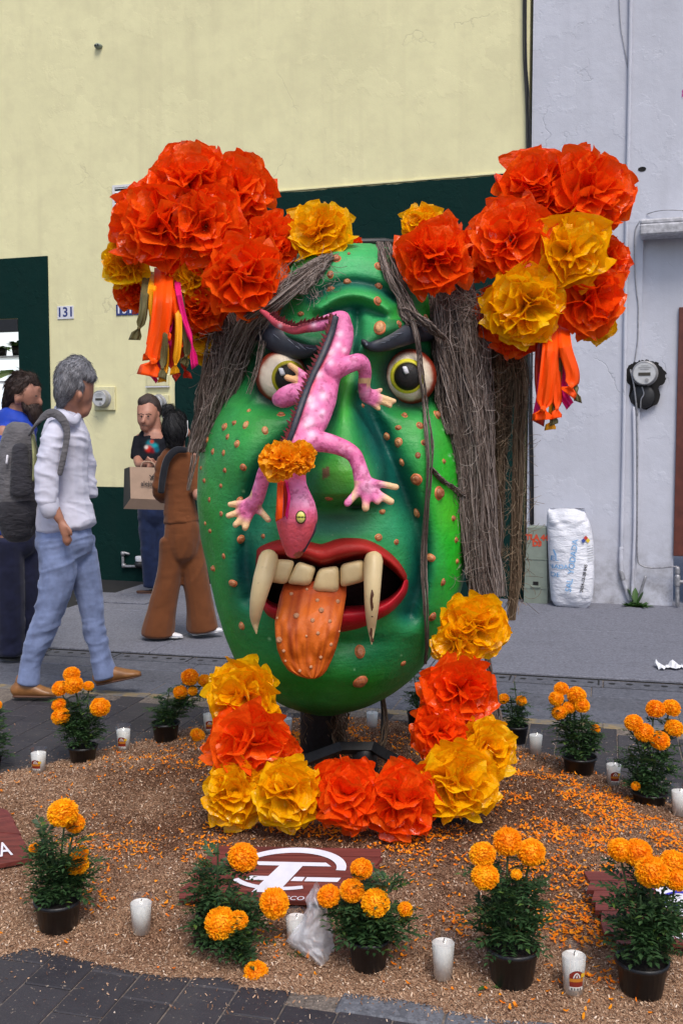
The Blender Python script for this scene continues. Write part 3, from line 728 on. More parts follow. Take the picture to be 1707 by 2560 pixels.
mb = MB(); mb.box(U0, -0.745, -0.016, -0.0001, -0.02, 3.16); mb.box(-3.1, U0, -0.016, -0.0001, 2.57, 3.16); mb.box(-3.1, -2.7, -0.016, -0.0001, -0.02, 2.57)
wpart('painted_surround', mb, M_['green_wall'], yb)
wpart('lintel_beam', MB().box(-2.7, U0, -0.03, 0.05, 2.44, 2.56, 0, 0.004), M_['black'], yb)
wpart('doorstep', MB().box(-2.7, U0, -0.12, 0.25, 0.0, 0.13, 0, 0.006), M_['brown_door'], yb)
# shop interior behind the opening
mb = MB(); mb.box(-3, -0.4, 1.3, 1.35, 0, 3); mb.box(-3.05, -3, 0.3, 1.3, 0, 3); mb.box(-0.4, -0.35, 0.3, 1.3, 0, 3); mb.box(-3, -0.4, 0.3, 1.3, 2.9, 3)
wpart('shop_interior', mb, M_['tile_white'], yb)
# lit shelving unit with house plants
sh = thing('shelf_unit', 'bright white lit shelving inside the shop doorway at the left edge', 'shelf', M=MW)
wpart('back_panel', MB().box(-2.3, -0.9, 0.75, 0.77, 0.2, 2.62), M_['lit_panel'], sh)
zs = [wal(30, 868, -0.55)[1], wal(30, 917, -0.55)[1], wal(30, 962, -0.55)[1], 2.35, 1.6, 1.3]
_, zA = wal(30, 890, -0.5); _, zB = wal(30, 952, -0.5)
for z in (zA, zB, zB - 0.3, zB - 0.62): wpart('shelf_board', MB().box(-2.3, -0.9, 0.45, 0.749, z - 0.02, z, 0, 0.003), M_['white_plastic'], sh)
def leafy(mb, base, n, L, W, spread, rnd, droop=0.4, up=0.6):
    for q in range(n):
        a = rnd.uniform(0, 2 * math.pi); d = Vector((math.cos(a) * spread, math.sin(a) * spread, up * rnd.uniform(0.4, 1.2))).normalized()
        b = base + Vector((rnd.uniform(-.02, .02), rnd.uniform(-.02, .02), 0)); s = d.cross(Vector((0, 0, 1))).normalized()
        l = L * rnd.uniform(0.7, 1.2); w = W * rnd.uniform(0.7, 1.2)
        V = [b]; 
        for t in (0.4, 0.75): c = b + d * (l * t) - Vector((0, 0, droop * l * t * t)); V += [c - s * w * (1 if t < .5 else .8), c + Vector((0, 0, -w * .25)), c + s * w * (1 if t < .5 else .8)]
        V.append(b + d * l - Vector((0, 0, droop * l)))
        mb.add(V, [(0, 1, 2), (0, 2, 3), (1, 4, 5, 2), (2, 5, 6, 3), (4, 7, 5), (5, 7, 6)])
rl = random.Random(3)
def houseplant(px, z, label, mat, n, L, W, spread, up):
    u, _ = wal(px, 900, -0.55)
    t = thing('house_plant', label, 'plant', M=MW @ Matrix.Translation((u, 0.6, z)), group='house plants on the shop shelf')
    Mx = t.matrix_basis
    o = MB().lathe([(0.001, 0), (0.04, 0), (0.055, 0.11), (0.047, 0.11), (0.04, 0.09), (0.001, 0.09)], 16).build('pot', M_['pot'], None, True, M=Mx); adopt(o, t)
    mb = MB(); leafy(mb, Vector((0, 0, 0.09)), n, L, W, spread, rl, 0.5, up)
    o = mb.build('foliage', M_[mat], None, False, M=Mx, fix=False); adopt(o, t); o['kind'] = 'stuff'
houseplant(36, zA, 'dark leafy plant in black pot on the upper shop shelf', 'weed', 60, 0.16, 0.022, 0.5, 1.0)
houseplant(34, zB, 'broad pale green leaf plant in black pot on the lower shop shelf', 'houseleaf', 9, 0.26, 0.06, 1.0, 0.5)
houseplant(0, zA, 'bright green trailing plant at the left end of the upper shop shelf', 'houseleaf', 30, 0.16, 0.03, 0.9, 0.5)
# ================================================================ white building
wb = thing('white_building', 'white lavender tinted stucco building with brown door at right', 'building', M=MW)
UR = wal(1603, 800)[0]; ZL0 = wal(1603, 590, 0.2)[1]; ZL1 = wal(1603, 548, 0.2)[1]
UD = wal(1693, 900)[0]; ZD = wal(1693, 768)[1]
mb = MB()
mb.box(U1 + 0.03, UR, -0.012, 0.3, -0.05, 8); mb.box(UR, 9, -0.012, 0.3, ZL1 - 0.05, 8)
mb.box(UR, UD, 0.03, 0.3, -0.05, ZL1 - 0.05); mb.box(UD, 9, 0.03, 0.3, ZD, ZL1 - 0.05)
wpart('wall', mb, M_['white_wall'], wb)
mb = MB()
rq = random.Random(2)
mb.box(UR - 0.02, 9, -0.24, -0.0125, ZL0, ZL1 - 0.045, 0, 0.012); mb.box(UR - 0.02, 9, -0.21, -0.0125, ZL1 - 0.045, ZL1, 0, 0.014)
wpart('door_canopy', mb, M_['concrete'], wb)
dr = MB(); dr.box(UD, UD + 0.1, 0.0, 0.08, 0.42, ZD, 0, 0.004); dr.box(UD + 0.1, 7, 0.0, 0.08, ZD - 0.1, ZD, 0, 0.004)
wpart('door_frame', dr, M_['brown_door'], wb)
wpart('doorway', MB().box(UD + 0.1, 7, 0.2, 0.25, -0.05, ZD - 0.1), M_['dark_room'], wb)
def wtube(mbx, pts, rad, out, n=8, mi=0):
    P = []
    for q in pts:
        o = out if len(q) < 3 else q[2]; u, z = wal(q[0], q[1], o); P.append((u, -o, z))
    mbx.tube(smooth_path(P, max(3, 4 * len(P))), rad, n, mi); return mbx
# the hole and the magenta lettering
hp = wal(1604, 424)
mb = MB().lathe([(0.001, 0.0), (0.024, 0.0), (0.032, 0.002)], 18)
o = mb.build('wall_hole', M_['dark_room'], None, True, M=MW @ Matrix.Translation((hp[0], -0.0135, hp[1])) @ RX @ Matrix.Diagonal((1, 0.6, 1, 1))); adopt(o, wb)
lt = thing('painted_letters', 'magenta painted serif letters cut off by the right picture edge above the canopy', 'lettering', M=MW)
u0, z0 = wal(1703, 203); u1, z1 = wal(1703, 68)
o = text('letter', 'N', (z0 - z1) * -1.42, M_['pink_paint'], None, MW @ Matrix.Translation((u0 - 0.022, -0.0128, (z0 + z1) / 2)) @ RX, 0.0006, 'LEFT', 0.012); adopt(o, lt)
u2, z2 = wal(1704, 232)
o = text('letter', 's', 0.13, M_['pink_paint'], None, MW @ Matrix.Translation((u2, -0.0128, z2)) @ RX, 0.0006, 'LEFT', 0.008); adopt(o, lt)

# cable bundle in the joint between the two houses
cb = thing('cable_bundle', 'bundle of thin black cables running down the joint between the yellow and white houses', 'cables', M=MW)
for k, (dx, r, x0) in enumerate(((0, .009, 0), (3.5, .006, 1), (-3, .005, -2), (5, .004, 4))):
    mb = MB(); wtube(mb, [(1311 + dx, -60), (1312 + dx - k, 120), (1315 + dx + k, 260), (1319 + dx, 400), (1321 + dx, 640), (1322 + dx + (k % 2) * 3, 880), (1326 + dx - k, 1010), (1327 + dx, 1150), (1328 + dx, 1310)], r, 0.022 + 0.004 * k, 6)
    wpart('cable', mb, M_['cable'], cb, smooth=True)
# conduits
cd = thing('conduit', 'white painted conduit running the full height of the white wall', 'pipe', M=MW)
mb = MB(); wtube(mb, [(1577, -80), (1572, 250), (1567, 500), (1562, 800), (1558, 1100), (1552, 1370)], 0.016, 0.03); wtube(mb, [(1552, 1370), (1551, 1380), (1553, 1435), (1572, 1498)], 0.019, 0.03); wpart('pipe', mb, M_['white_wall'], cd, smooth=True)
wpart('pipe_end', wtube(MB(), [(1551, 1428, 0.03), (1556, 1448, 0.031)], 0.021, 0.03), M_['galv'], cd, smooth=True)
cd2 = thing('conduit', 'slimmer grey conduit running from the round meter down to the pavement', 'pipe', M=MW)
mb = MB(); wtube(mb, [(1583, 1020), (1585, 1150), (1585, 1300), (1582, 1400), (1578, 1500)], 0.013, 0.03); wpart('pipe', mb, M_['white_wall'], cd2, smooth=True)
mb = MB(); wtube(mb, [(1592, 1030, .03), (1592, 1300, .03), (1592, 1390, .03), (1600, 1412, .03), (1630, 1420, .03), (1690, 1416, 0.05)], 0.006, 0.03, 6); wpart('cable', mb, M_['galv'], cd2, smooth=True)
wr = thing('wire', 'thin grey wire hanging from the canopy corner down to the round meter', 'wire', M=MW)
mb = MB(); wtube(mb, [(1598, 552), (1586, 580), (1585, 660), (1589, 720), (1594, 760), (1594, 800), (1593, 850), (1585, 905)], 0.004, 0.02, 5); wpart('cord', mb, M_['galv'], wr, smooth=True)
wr = thing('wire', 'thin dark wire sloping down beside the conduit at the top of the white wall', 'wire', M=MW)
mb = MB(); wtube(mb, [(1545, -40), (1550, 60), (1560, 120), (1571, 185)], 0.003, 0.02, 5); wpart('cord', mb, M_['galv'], wr, smooth=True)
wr = thing('wire', 'short wire lying along the top of the canopy', 'wire', M=MW)
mb = MB(); wtube(mb, [(1616, 535, .02), (1640, 528, .05), (1670, 525, .06), (1720, 527, .06)], 0.004, 0.05, 5); wpart('cord', mb, M_['galv'], wr, smooth=True)
# water pipe by the brown door
wp = thing('water_pipe', 'short grey standpipe with elbow beside the brown door', 'pipe', M=MW)
mb = MB(); wtube(mb, [(1692, 1512), (1692, 1470), (1692, 1430)], 0.017, 0.05); wtube(mb, [(1692, 1455), (1720, 1455)], 0.016, 0.05); wpart('pipe', mb, M_['galv'], wp, smooth=True)
mb = MB(); wtube(mb, [(1692, 1462), (1692, 1442)], 0.024, 0.05); wtube(mb, [(1692, 1432), (1692, 1422)], 0.022, 0.05); wpart('elbow', mb, M_['galv'], wp, smooth=True)
st = thing('pipe_stub', 'short slanting grey pipe stub behind the weed at the foot of the white wall', 'pipe', M=MW)
mb = MB(); wtube(mb, [(1612, 1443), (1594, 1500)], 0.012, 0.05); wpart('pipe', mb, M_['galv'], st, smooth=True)

# ---------------------------------------------------------------- meters
def meter(label, px, py, rpx, out, box=None, M0=None, hole=False):
    u, z = wal(px, py, out); r = rpx * 9.3 / F * 0.97
    t = thing('electricity_meter', label, 'meter', M=MW, group='round electricity meters on the walls')
    Mx = MW @ Matrix.Translation((u, -out, z)) @ RX
    if box:
        (x0, y0, x1, y1) = box; ua, za = wal(x0, y0); ub, zb = wal(x1, y1)
        wpart('meter_box', MB().box(ua, ub, -0.028, -0.0002, zb, za, 0, 0.006), M_['cream_metal'], t)
    if hole:
        pts = []; cxh, cyh = wal(1609, 918)
        rr = random.Random(4); V = []; 
        prof = [(1609, 865, 54, 46), (1606, 930, 50, 40), (1606, 968, 42, 46)]
        import itertools
        NH = 84; ang = [2 * math.pi * k / NH for k in range(NH)]
        ring = []
        for a in ang:
            best = 0
            for s in range(60):
                d = s * 2.2; x = 1608 + math.cos(a) * d; y = 925 - math.sin(a) * d
                if ((x - 1612) / 49) ** 2 + ((y - 938) / 37) ** 2 < 1 or ((x - 1610) / 38) ** 2 + ((y - 985) / 33) ** 2 < 1: best = d
            d = best + rr.uniform(-1.5, 3.2); ring.append(wal(1608 + math.cos(a) * d, 925 - math.sin(a) * d))
        V = [(cxh, 0.03, cyh)] + [(p[0], -0.0135, p[1]) for p in ring] + [(cxh + (p[0] - cxh) * 1.05, -0.0122, cyh + (p[1] - cyh) * 1.05) for p in ring]
        Fc = [(0, 1 + k, 1 + (k + 1) % NH) for k in range(NH)] + [(1 + k, 1 + NH + k, 1 + NH + (k + 1) % NH, 1 + (k + 1) % NH) for k in range(NH)]
        V[0] = (cxh, -0.0134, cyh)
        o = mk('broken_hole', V, Fc, M_['dark_room'], None, M=MW); adopt(o, t)
    o = MB().lathe([(r * 1.12, -0.02), (r * 1.12, 0.005), (r * 1.05, 0.02), (r, 0.022), (r, 0.075), (r * 0.94, 0.088), (r * 0.9, 0.088)], 28).build('meter_ring', M_['meter_grey'], None, True, M=Mx, fix=False); adopt(o, t)
    o = MB().lathe([(0.0005, 0.085), (r * 0.9, 0.085)], 28).build('dial', M_['meter_face'], None, False, M=Mx, fix=False); adopt(o, t)
    o = MB().box(-r * .48, r * .48, -r * .22, r * .04, 0.085, 0.089).build('display', M_['lcd'], None, False, M=Mx, fix=False); adopt(o, t)
    o = MB().lathe([(0.0005, 0.090), (r * 0.16, 0.090), (r * 0.16, 0.085)], 12, (r * .2, -r * .6, 0)).build('button', M_['meter_grey'], None, False, M=Mx, fix=False); adopt(o, t)
    mb = MB()
    for k, w in enumerate((.34, .5, .3)): mb.box(-r * w, r * w, r * (.28 + .15 * k), r * (.33 + .15 * k), 0.085, 0.0875)
    o = mb.build('dial_print', M_['meter_grey'], None, False, M=Mx, fix=False); adopt(o, t); o['kind'] = 'stuff'
    return t
meter('grey round electricity meter on yellow box left of the man in black', 260, 997, 23, 0.02, (239, 967, 291, 1026))
meter('electricity meter in yellow box partly hidden behind the head of the man in black', 397, 1010, 24, 0.02, (368, 987, 425, 1060))
tR = meter('electricity meter sunk in a broken hole in the white wall', 1611, 934, 28, 0.0, None, None, True)
u, z = wal(1606, 992); Mx = MW @ Matrix.Translation((u, -0.02, z)) @ RX
o = MB().lathe([(0.09, -0.01), (0.098, 0.0), (0.09, 0.012), (0.001, 0.006)], 24).build('socket_cover', M_['metal_dark'], None, True, M=Mx, fix=False); adopt(o, tR)
mb = MB(); wtube(mb, [(1604, 968, .03), (1608, 985, .04), (1601, 1000, .04), (1600, 1022, .03)], 0.006, 0.04, 6); wpart('wire', mb, M_['galv'], tR, smooth=True)
mb = MB(); wtube(mb, [(1575, 925, .05), (1583, 960, .06), (1588, 1000, .05), (1592, 1040, .03)], 0.007, 0.04, 6); wpart('cable', mb, M_['galv'], tR, smooth=True)
bx = thing('junction_box', 'cream box cover on the yellow wall above the meter behind the ribbons', 'box', M=MW)
ua, za = wal(369, 937); ub, zb = wal(424, 965); wpart('cover', MB().box(ua, ub, -0.03, -0.0002, zb, za, 0, 0.006), M_['cream_metal'], bx); wpart('lip', MB().box(ua - .006, ub + .006, -0.034, -0.0002, zb - 0.012, zb - 0.0005), M_['tile_white'], bx)
# ---------------------------------------------------------------- vent, house numbers, loudspeaker stub
vt = thing('wall_vent', 'white louvred vent on the yellow wall behind the left flower bunch', 'vent', M=MW)
ua, za = wal(284, 465); ub, zb = wal(345, 524)
fm = MB()
for b in ((ua, ua + .022, zb, za), (ub - .022, ub, zb, za), (ua + .022, ub - .022, za - .022, za), (ua + .022, ub - .022, zb, zb + .022)): fm.box(b[0], b[1], -0.022, -0.0002, b[2], b[3])
wpart('frame', fm, M_['white_plastic'], vt); wpart('backing', MB().box(ua + .022, ub - .022, -0.003, -0.0002, zb + .022, za - .022), M_['dark_room'], vt)
n = 6
for k in range(n):
    z = zb + .03 + (za - zb - .055) * k / (n - 1); V = [(ua + .023, -.004, z + .012), (ub - .023, -.004, z + .012), (ub - .023, -.018, z - .008), (ua + .023, -.018, z - .008), (ua + .023, -.004, z + .009), (ub - .023, -.004, z + .009), (ub - .023, -.018, z - .011), (ua + .023, -.018, z - .011)]
    o = mk('slat', V, [(0, 1, 2, 3), (7, 6, 5, 4), (3, 2, 6, 7), (0, 3, 7, 4), (1, 5, 6, 2), (0, 4, 5, 1)], M_['white_plastic'], None, M=MW); adopt(o, vt)
hn = thing('house_number', 'white tile house number 131 on the yellow wall', 'house number', M=MW)
ua, za = wal(145, 766); ub, zb = wal(186, 797)
wpart('tile', MB().box(ua, ub, -0.009, -0.0002, zb, za, 0, 0.002), M_['tile_white'], hn)
o = text('numerals', '131', (za - zb) * 1.02, M_['tile_blue'], None, MW @ Matrix.Translation(((ua + ub) / 2, -0.0095, (za + zb) / 2)) @ RX, 0.0006, 'CENTER', 0.003); adopt(o, hn)
hn = thing('house_number', 'blue tiles with house number 131B beside the hanging ribbons', 'house number', M=MW)
ua, za = wal(291, 762); ub, zb = wal(350, 787); w = (ub - ua) / 4
for k, ch in enumerate('131B'):
    wpart('tile', MB().box(ua + w * k + .002, ua + w * (k + 1) - .002, -0.009, -0.0002, zb, za, 0, 0.002), M_['tile_blue'], hn)
    o = text('numeral', ch, (za - zb) * 1.0, M_['print_white'], None, MW @ Matrix.Translation((ua + w * (k + .5), -0.0095, (za + zb) / 2)) @ RX, 0.0006, 'CENTER', 0.003); adopt(o, hn)
sb = thing('bracket', 'small dark bracket stub high on the yellow wall', 'bracket', M=MW)
u, z = wal(249, 117); Mx = MW @ Matrix.Translation((u, -0.0001, z)) @ RX
o = MB().lathe([(.037, -0.01), (.037, 0.03), (.03, 0.045), (.001, 0.05)], 18).build('cap', M_['ped'], None, True, M=Mx @ Matrix.Diagonal((1, .62, 1, 1))); adopt(o, sb)
for dx in (-.014, .014):
    o = MB().lathe([(.0085, 0.03), (.0085, 0.052), (.001, 0.052)], 10, (dx, 0, 0)).build('bolt', M_['dark_room'], None, True, M=Mx @ Matrix.Diagonal((1, .8, 1, 1))); adopt(o, sb)
# ---------------------------------------------------------------- gas fitting on the green base
gp = thing('gas_fitting', 'galvanised gas pipe with white capped regulator low on the green base', 'pipe', M=MW)
mb = MB(); wtube(mb, [(322, 1385, .012), (309, 1383, .03), (308, 1400, .03), (310, 1414, .03), (325, 1416, .03), (345, 1416, .03), (385, 1417, .03)], 0.014, .03); wpart('pipe', mb, M_['galv'], gp, smooth=True)
for q in ((308, 1384), (310, 1414), (378, 1417)):
    u, z = wal(q[0], q[1], .03); o = MB().lathe([(.001, -.02), (.02, -.02), (.022, 0), (.02, .02), (.001, .02)], 10).build('fitting', M_['galv'], None, True, M=MW @ Matrix.Translation((u, -.03, z))); adopt(o, gp)
u, z = wal(350, 1412, .06); Mx = MW @ Matrix.Translation((u, -.06, z))
o = MB().lathe([(.001, -.03), (.038, -.03), (.05, -.01), (.05, .02), (.03, .035), (.001, .035)], 16).build('regulator', M_['metal_dark'], None, True, M=Mx); adopt(o, gp)
o = MB().lathe([(.041, .0355), (.044, .075), (.036, .085), (.001, .087)], 16).build('cap', M_['tile_white'], None, True, M=Mx); adopt(o, gp)

# ---------------------------------------------------------------- cable pedestal, sack, weed, scraps
pb = gnd(1341, 1505); pdY = pb.y; m1 = pdY / F
pd = thing('cable_pedestal', 'grey green utility cabinet with red stencilled TLA 44 D3 beside the white sack', 'cabinet', M=Matrix.Translation(pb) @ Matrix.Rotation(WANG, 4, 'Z'))
Mx = pd.matrix_basis; Hh = (1505 - 1312) * m1
def frustum(mb, w0, w1, d0, d1, z0, z1):
    V = [(-w0, -d0, z0), (w0, -d0, z0), (w0, d0, z0), (-w0, d0, z0), (-w1, -d1, z1), (w1, -d1, z1), (w1, d1, z1), (-w1, d1, z1)]
    mb.add(V, [(0, 3, 2, 1), (4, 5, 6, 7), (0, 1, 5, 4), (1, 2, 6, 5), (2, 3, 7, 6), (3, 0, 4, 7)])
w0 = 29 * m1; w1 = 23 * m1
mb = MB(); frustum(mb, w0, w0, .08, .08, 0, Hh * .19); o = mb.build('base', M_['ped'], None, M=Mx); adopt(o, pd)
mb = MB(); frustum(mb, w0 * 1.02, w0 * 1.02, .083, .083, Hh * .19, Hh * .21); frustum(mb, w0 * .97, w0 * .92, .078, .074, Hh * .21, Hh * .57); o = mb.build('lower_shell', M_['ped'], None, M=Mx); adopt(o, pd)
mb = MB(); frustum(mb, w0 * .96, w0 * .96, .079, .079, Hh * .57, Hh * .585); frustum(mb, w0 * .9, w1, .072, .062, Hh * .585, Hh * .985); frustum(mb, w1, w1 * .8, .062, .05, Hh * .985, Hh); o = mb.build('upper_shell', M_['ped'], None, M=Mx); adopt(o, pd)
o = MB().box(-.022, .022, -.0815, -.074, Hh * .24, Hh * .285).build('lock_window', M_['dark_room'], None, M=Mx, fix=False); adopt(o, pd)
o = MB().box(-.04, .04, -.092, -.078, Hh * .205, Hh * .232, 0, .003).build('hasp', M_['ped'], None, M=Mx, fix=False); adopt(o, pd)
Tx = Mx @ Matrix.Translation((0, -.0735, 0)) @ RX
for s, zz in (('TLA 44', .855), ('D3', .775)):
    o = text('stencil', s, .062, M_['red_stencil'], None, Mx @ Matrix.Translation((0.005, -.0742 + (zz - .585) * .024, Hh * zz)) @ Matrix.Rotation(-.02, 4, 'X') @ RX, .0008, 'CENTER', .004); adopt(o, pd)

# sack: slumped woven bag leaning on the wall
sc = gnd(1432, 1519); kb = sc.y / F
sk = thing('sack', 'white woven sack with blue print leaning on the white wall', 'sack', M=Matrix.Translation(sc))
prof = [(1521, 1400, 1462, .02), (1512, 1385, 1472, .07), (1500, 1378, 1477, .10), (1480, 1376, 1480, .12), (1450, 1374, 1482, .125), (1410, 1372, 1483, .125), (1370, 1370, 1482, .12), (1330, 1368, 1477, .11), (1300, 1367, 1470, .09), (1285, 1367, 1464, .06), (1276, 1369, 1461, .03), (1271, 1372, 1459, .012)]
yy = np.array([p[0] for p in prof])[::-1]; LL = np.array([p[1] for p in prof])[::-1]; RR = np.array([p[2] for p in prof])[::-1]; DD = np.array([p[3] for p in prof])[::-1]
nv, nu = 70, 56; V = []
def sack_pt(y, th, push=0.0):
    l = np.interp(y, yy, LL); r = np.interp(y, yy, RR); d = np.interp(y, yy, DD)
    c, s = math.cos(th), math.sin(th); e = lambda q: math.copysign(abs(q) ** 0.75, q)
    px = (l + r) / 2 + (r - l) / 2 * e(c); t = (1521 - y) / 250
    fm = max(0, min(1, (abs(t - .44) - .24) / .2)) ** 1.3; fold = (0.006 + .03 * fm) * (vnoise(np.array([[px * .05, y * .13 + px * .03, th]]), 5)[0] - .5) + (.012 + .05 * fm) * (vnoise(np.array([[px * .022, y * .035 - px * .03, th * .5]]), 8)[0] - .5)
    Yb = sc.y + 0.03 + 0.11 * t - 0.32 * (px - 1432) * kb
    p = at(px, y, Yb); return Vector((p.x, Yb - (d + push) * e(-s) * -1 * 1.0 * -1 + (fold if s < 0 else 0), p.z)) if False else Vector((p.x, Yb + (d + push) * e(s) + fold, p.z))
for i in range(nv):
    y = 1521 - 250 * i / (nv - 1)
    for j in range(nu): V.append(sack_pt(y, 2 * math.pi * j / nu))
Fc = [(i * nu + j, i * nu + (j + 1) % nu, (i + 1) * nu + (j + 1) % nu, (i + 1) * nu + j) for i in range(nv - 1) for j in range(nu)]
Fc += [tuple(range(nu))[::-1], tuple((nv - 1) * nu + j for j in range(nu))]
o = mk('bag', V, Fc, M_['sack'], None, True); adopt(o, sk)
def sack_print(name, txt, px, py, size, m, rot, bold=0.0):
    me = text_mesh(txt, size, 0, 'CENTER', bold); vv = []
    for v in me.vertices:
        x, y = v.co.x, v.co.y; cr, sr = math.cos(rot), math.sin(rot); qx, qy = x * cr - y * sr, x * sr + y * cr
        X_ = px + qx / kb; Y_ = py - qy / kb
        l = np.interp(Y_, yy, LL); r = np.interp(Y_, yy, RR); q = max(-.99, min(.99, (X_ - (l + r) / 2) / ((r - l) / 2)))
        q = math.copysign(abs(q) ** (1 / .75), q); vv.append(sack_pt(Y_, -math.acos(q), 0.016))
    for v, c in zip(me.vertices, vv): v.co = c
    me.materials.clear(); me.materials.append(m); o = bpy.data.objects.new(name, me); COL.objects.link(o); adopt(o, sk); o['kind'] = 'stuff'; return o
R90 = math.radians(82)
sack_print('print', 'SAL  YODADA', 1420, 1409, .066, M_['sack_blue'], R90, .0005)
sack_print('print', 'NADA', 1388, 1413, .05, M_['sack_blue'], 0.0, .0005)
sack_print('print', 'EL', 1380, 1393, .055, M_['sack_blue'], 0.0, .0005)
sack_print('print', 'DE', 1381, 1433, .05, M_['sack_blue'], 0.0, .0005)
sack_print('print', '2024-12-28 045', 1449, 1440, .035, M_['ink'], math.radians(80), .001)
def sack_patch(name, pts, m, push=0.014):
    V = []
    for X_, Y_ in pts:
        l = np.interp(Y_, yy, LL); r = np.interp(Y_, yy, RR); q = max(-.99, min(.99, (X_ - (l + r) / 2) / ((r - l) / 2))); q = math.copysign(abs(q) ** (1 / .75), q)
        V.append(sack_pt(Y_, -math.acos(q), push))
    return mk(name, V, [tuple(range(len(pts)))], m, sk)
c = (1455, 1345)
M_['nf_blue'] = plain('blue_mark', (.02, .05, .25), .5); M_['nf_red'] = plain('red_mark', (.5, .03, .02), .5); M_['nf_yellow'] = plain('yellow_mark', (.7, .5, .02), .5)
for k, (dx, dy) in enumerate(((-6, 4), (0, -2.5), (6, 4))):
    sack_patch('hazard_mark', [(c[0] + dx, c[1] + dy - 7), (c[0] + dx + 6, c[1] + dy - 1), (c[0] + dx, c[1] + dy + 5), (c[0] + dx - 6, c[1] + dy - 1)], M_[('nf_blue', 'nf_red', 'nf_yellow')[k]], 0.015 + .001 * k)
for k in range(7): sack_patch('print_line', [(1457 + k * .5, 1362 + k * 6), (1476, 1360 + k * 6), (1476, 1361.2 + k * 6), (1457 + k * .5, 1363.2 + k * 6)], M_['meter_grey'])
o = sack_patch('print', [(1370, 1345), (1384, 1385), (1381, 1386), (1370, 1354)], M_['sack_blue'])
# weed at the foot of the wall
wd = thing('weed', 'small green weed growing at the foot of the white wall', 'weed', loc=gnd(1590, 1509))
mb = MB(); rl = random.Random(9)
for k in range(5): leafy(mb, Vector(gnd(1572 + 9 * k, 1519 - rl.uniform(0, 5))) , 16, .085, .014, .8, rl, .3, .7)
leafy(mb, Vector(gnd(1586, 1516)), 5, .17, .03, .35, rl, .2, 1.2)
o = mb.build('foliage', M_['weed'], wd, fix=False); o['kind'] = 'stuff'
# paper scraps on the pavement
pp = gnd(1675, 1672); V = []; n = 12
for i in range(n + 1):
    for j in range(4):
        x = -.085 + .17 * i / n; y = -.035 + .07 * j / 3; V.append((pp.x + x, pp.y + y * (1.3 + .5 * math.sin(i * 1.1)), .006 + .014 * abs(math.sin(i * 1.7 + j)) + .028 * max(0, math.sin(i * .9 + .6)) * (j / 3)))
o = mk('paper_scrap', V, [(i * 4 + j, i * 4 + j + 1, i * 4 + j + 5, i * 4 + j + 4) for i in range(n) for j in range(3)], M_['paper']); tag(o, 'crumpled white paper scrap lying on the grey pavement at right', 'paper')
# ================================================================ giant green papier-mache head
Y0 = 4.10
KH = Y0 / F
OT = np.array([(608, 835, 925), (613, 805, 962), (625, 760, 990), (650, 715, 1022), (700, 674, 1054), (760, 650, 1078), (830, 634, 1090), (900, 618, 1098), (960, 588, 1102), (1000, 552, 1106), (1050, 523, 1128), (1100, 506, 1146), (1160, 496, 1160), (1250, 492, 1167), (1343, 501, 1168), (1400, 514, 1165), (1450, 525, 1159), (1520, 541, 1140), (1590, 562, 1111), (1650, 587, 1071), (1700, 621, 1028), (1740, 668, 975), (1770, 717, 915), (1785, 762, 866), (1790, 795, 830)], float)
_ys = np.arange(608, 1790.5, 1.0)
def _sm(a, s=9):
    k = np.exp(-0.5 * (np.arange(-3 * s, 3 * s + 1) / s) ** 2); k /= k.sum()
    return np.convolve(np.pad(a, 3 * s, mode='reflect', reflect_type='odd'), k, 'valid')
_L = _sm(np.interp(_ys, OT[:, 0], OT[:, 1])); _R = _sm(np.interp(_ys, OT[:, 0], OT[:, 2]))
def outline(y): return np.interp(y, _ys, _L), np.interp(y, _ys, _R)
def pdist(x, y, poly):
    d = np.full(np.shape(x), 1e9)
    for (a, b), (c, e) in zip(poly[:-1], poly[1:]):
        vx, vy = c - a, e - b; t = np.clip(((x - a) * vx + (y - b) * vy) / (vx * vx + vy * vy), 0, 1)
        d = np.minimum(d, np.hypot(x - a - t * vx, y - b - t * vy))
    return d
def spl(poly, n=40): return [tuple(p) for p in smooth_path(poly, n)]
def G(x, y, cx, cy, sx, sy): return np.exp(-((x - cx) / sx) ** 2 - ((y - cy) / sy) ** 2)
Z2 = lambda p: (450 + p[0] / 1.742, 1200 + p[1] / 1.742)
Z1 = lambda p: (450 + p[0] / 1.742, 580 + p[1] / 1.742)
FOLD_R = spl([(905, 1010), (945, 1090), (975, 1160), (1012, 1240), (1042, 1330), (1048, 1430), (1022, 1530)])
FOLD_L = spl([(800, 1030), (735, 1110), (665, 1180), (628, 1280), (618, 1400), (630, 1490)])
BROW_R = spl([(905, 862), (950, 838), (1010, 812), (1085, 812)]); BROW_L = spl([(838, 866), (780, 860), (710, 835), (640, 815)])
FH_UP = spl([(800, 768), (840, 744), (885, 735), (930, 745), (968, 772)]); FH_GR = spl([(780, 745), (835, 716), (885, 707), (940, 717), (985, 742)]); FH_LO = spl([(820, 786), (885, 772), (955, 788)])
FURROW = spl([(893, 785), (892, 830), (880, 880)])
NOSE_R = spl([(905, 960), (925, 1040), (948, 1110), (962, 1180), (950, 1250)])
mo_out = [Z2(p) for p in [(328, 400), (332, 330), (345, 290), (440, 255), (530, 258), (605, 275), (640, 268), (700, 250), (800, 255), (880, 290), (950, 350), (1000, 425), (985, 500), (930, 570), (860, 612), (790, 645), (700, 666), (600, 672), (500, 655), (420, 615), (368, 575), (340, 480)]]
mo_in = [Z2(p) for p in [(345, 405), (350, 372), (375, 352), (450, 345), (520, 350), (605, 380), (640, 380), (700, 360), (800, 342), (880, 365), (935, 405), (966, 442), (948, 475), (905, 512), (850, 535), (790, 545), (700, 548), (600, 548), (500, 545), (430, 540), (385, 520), (355, 470)]]
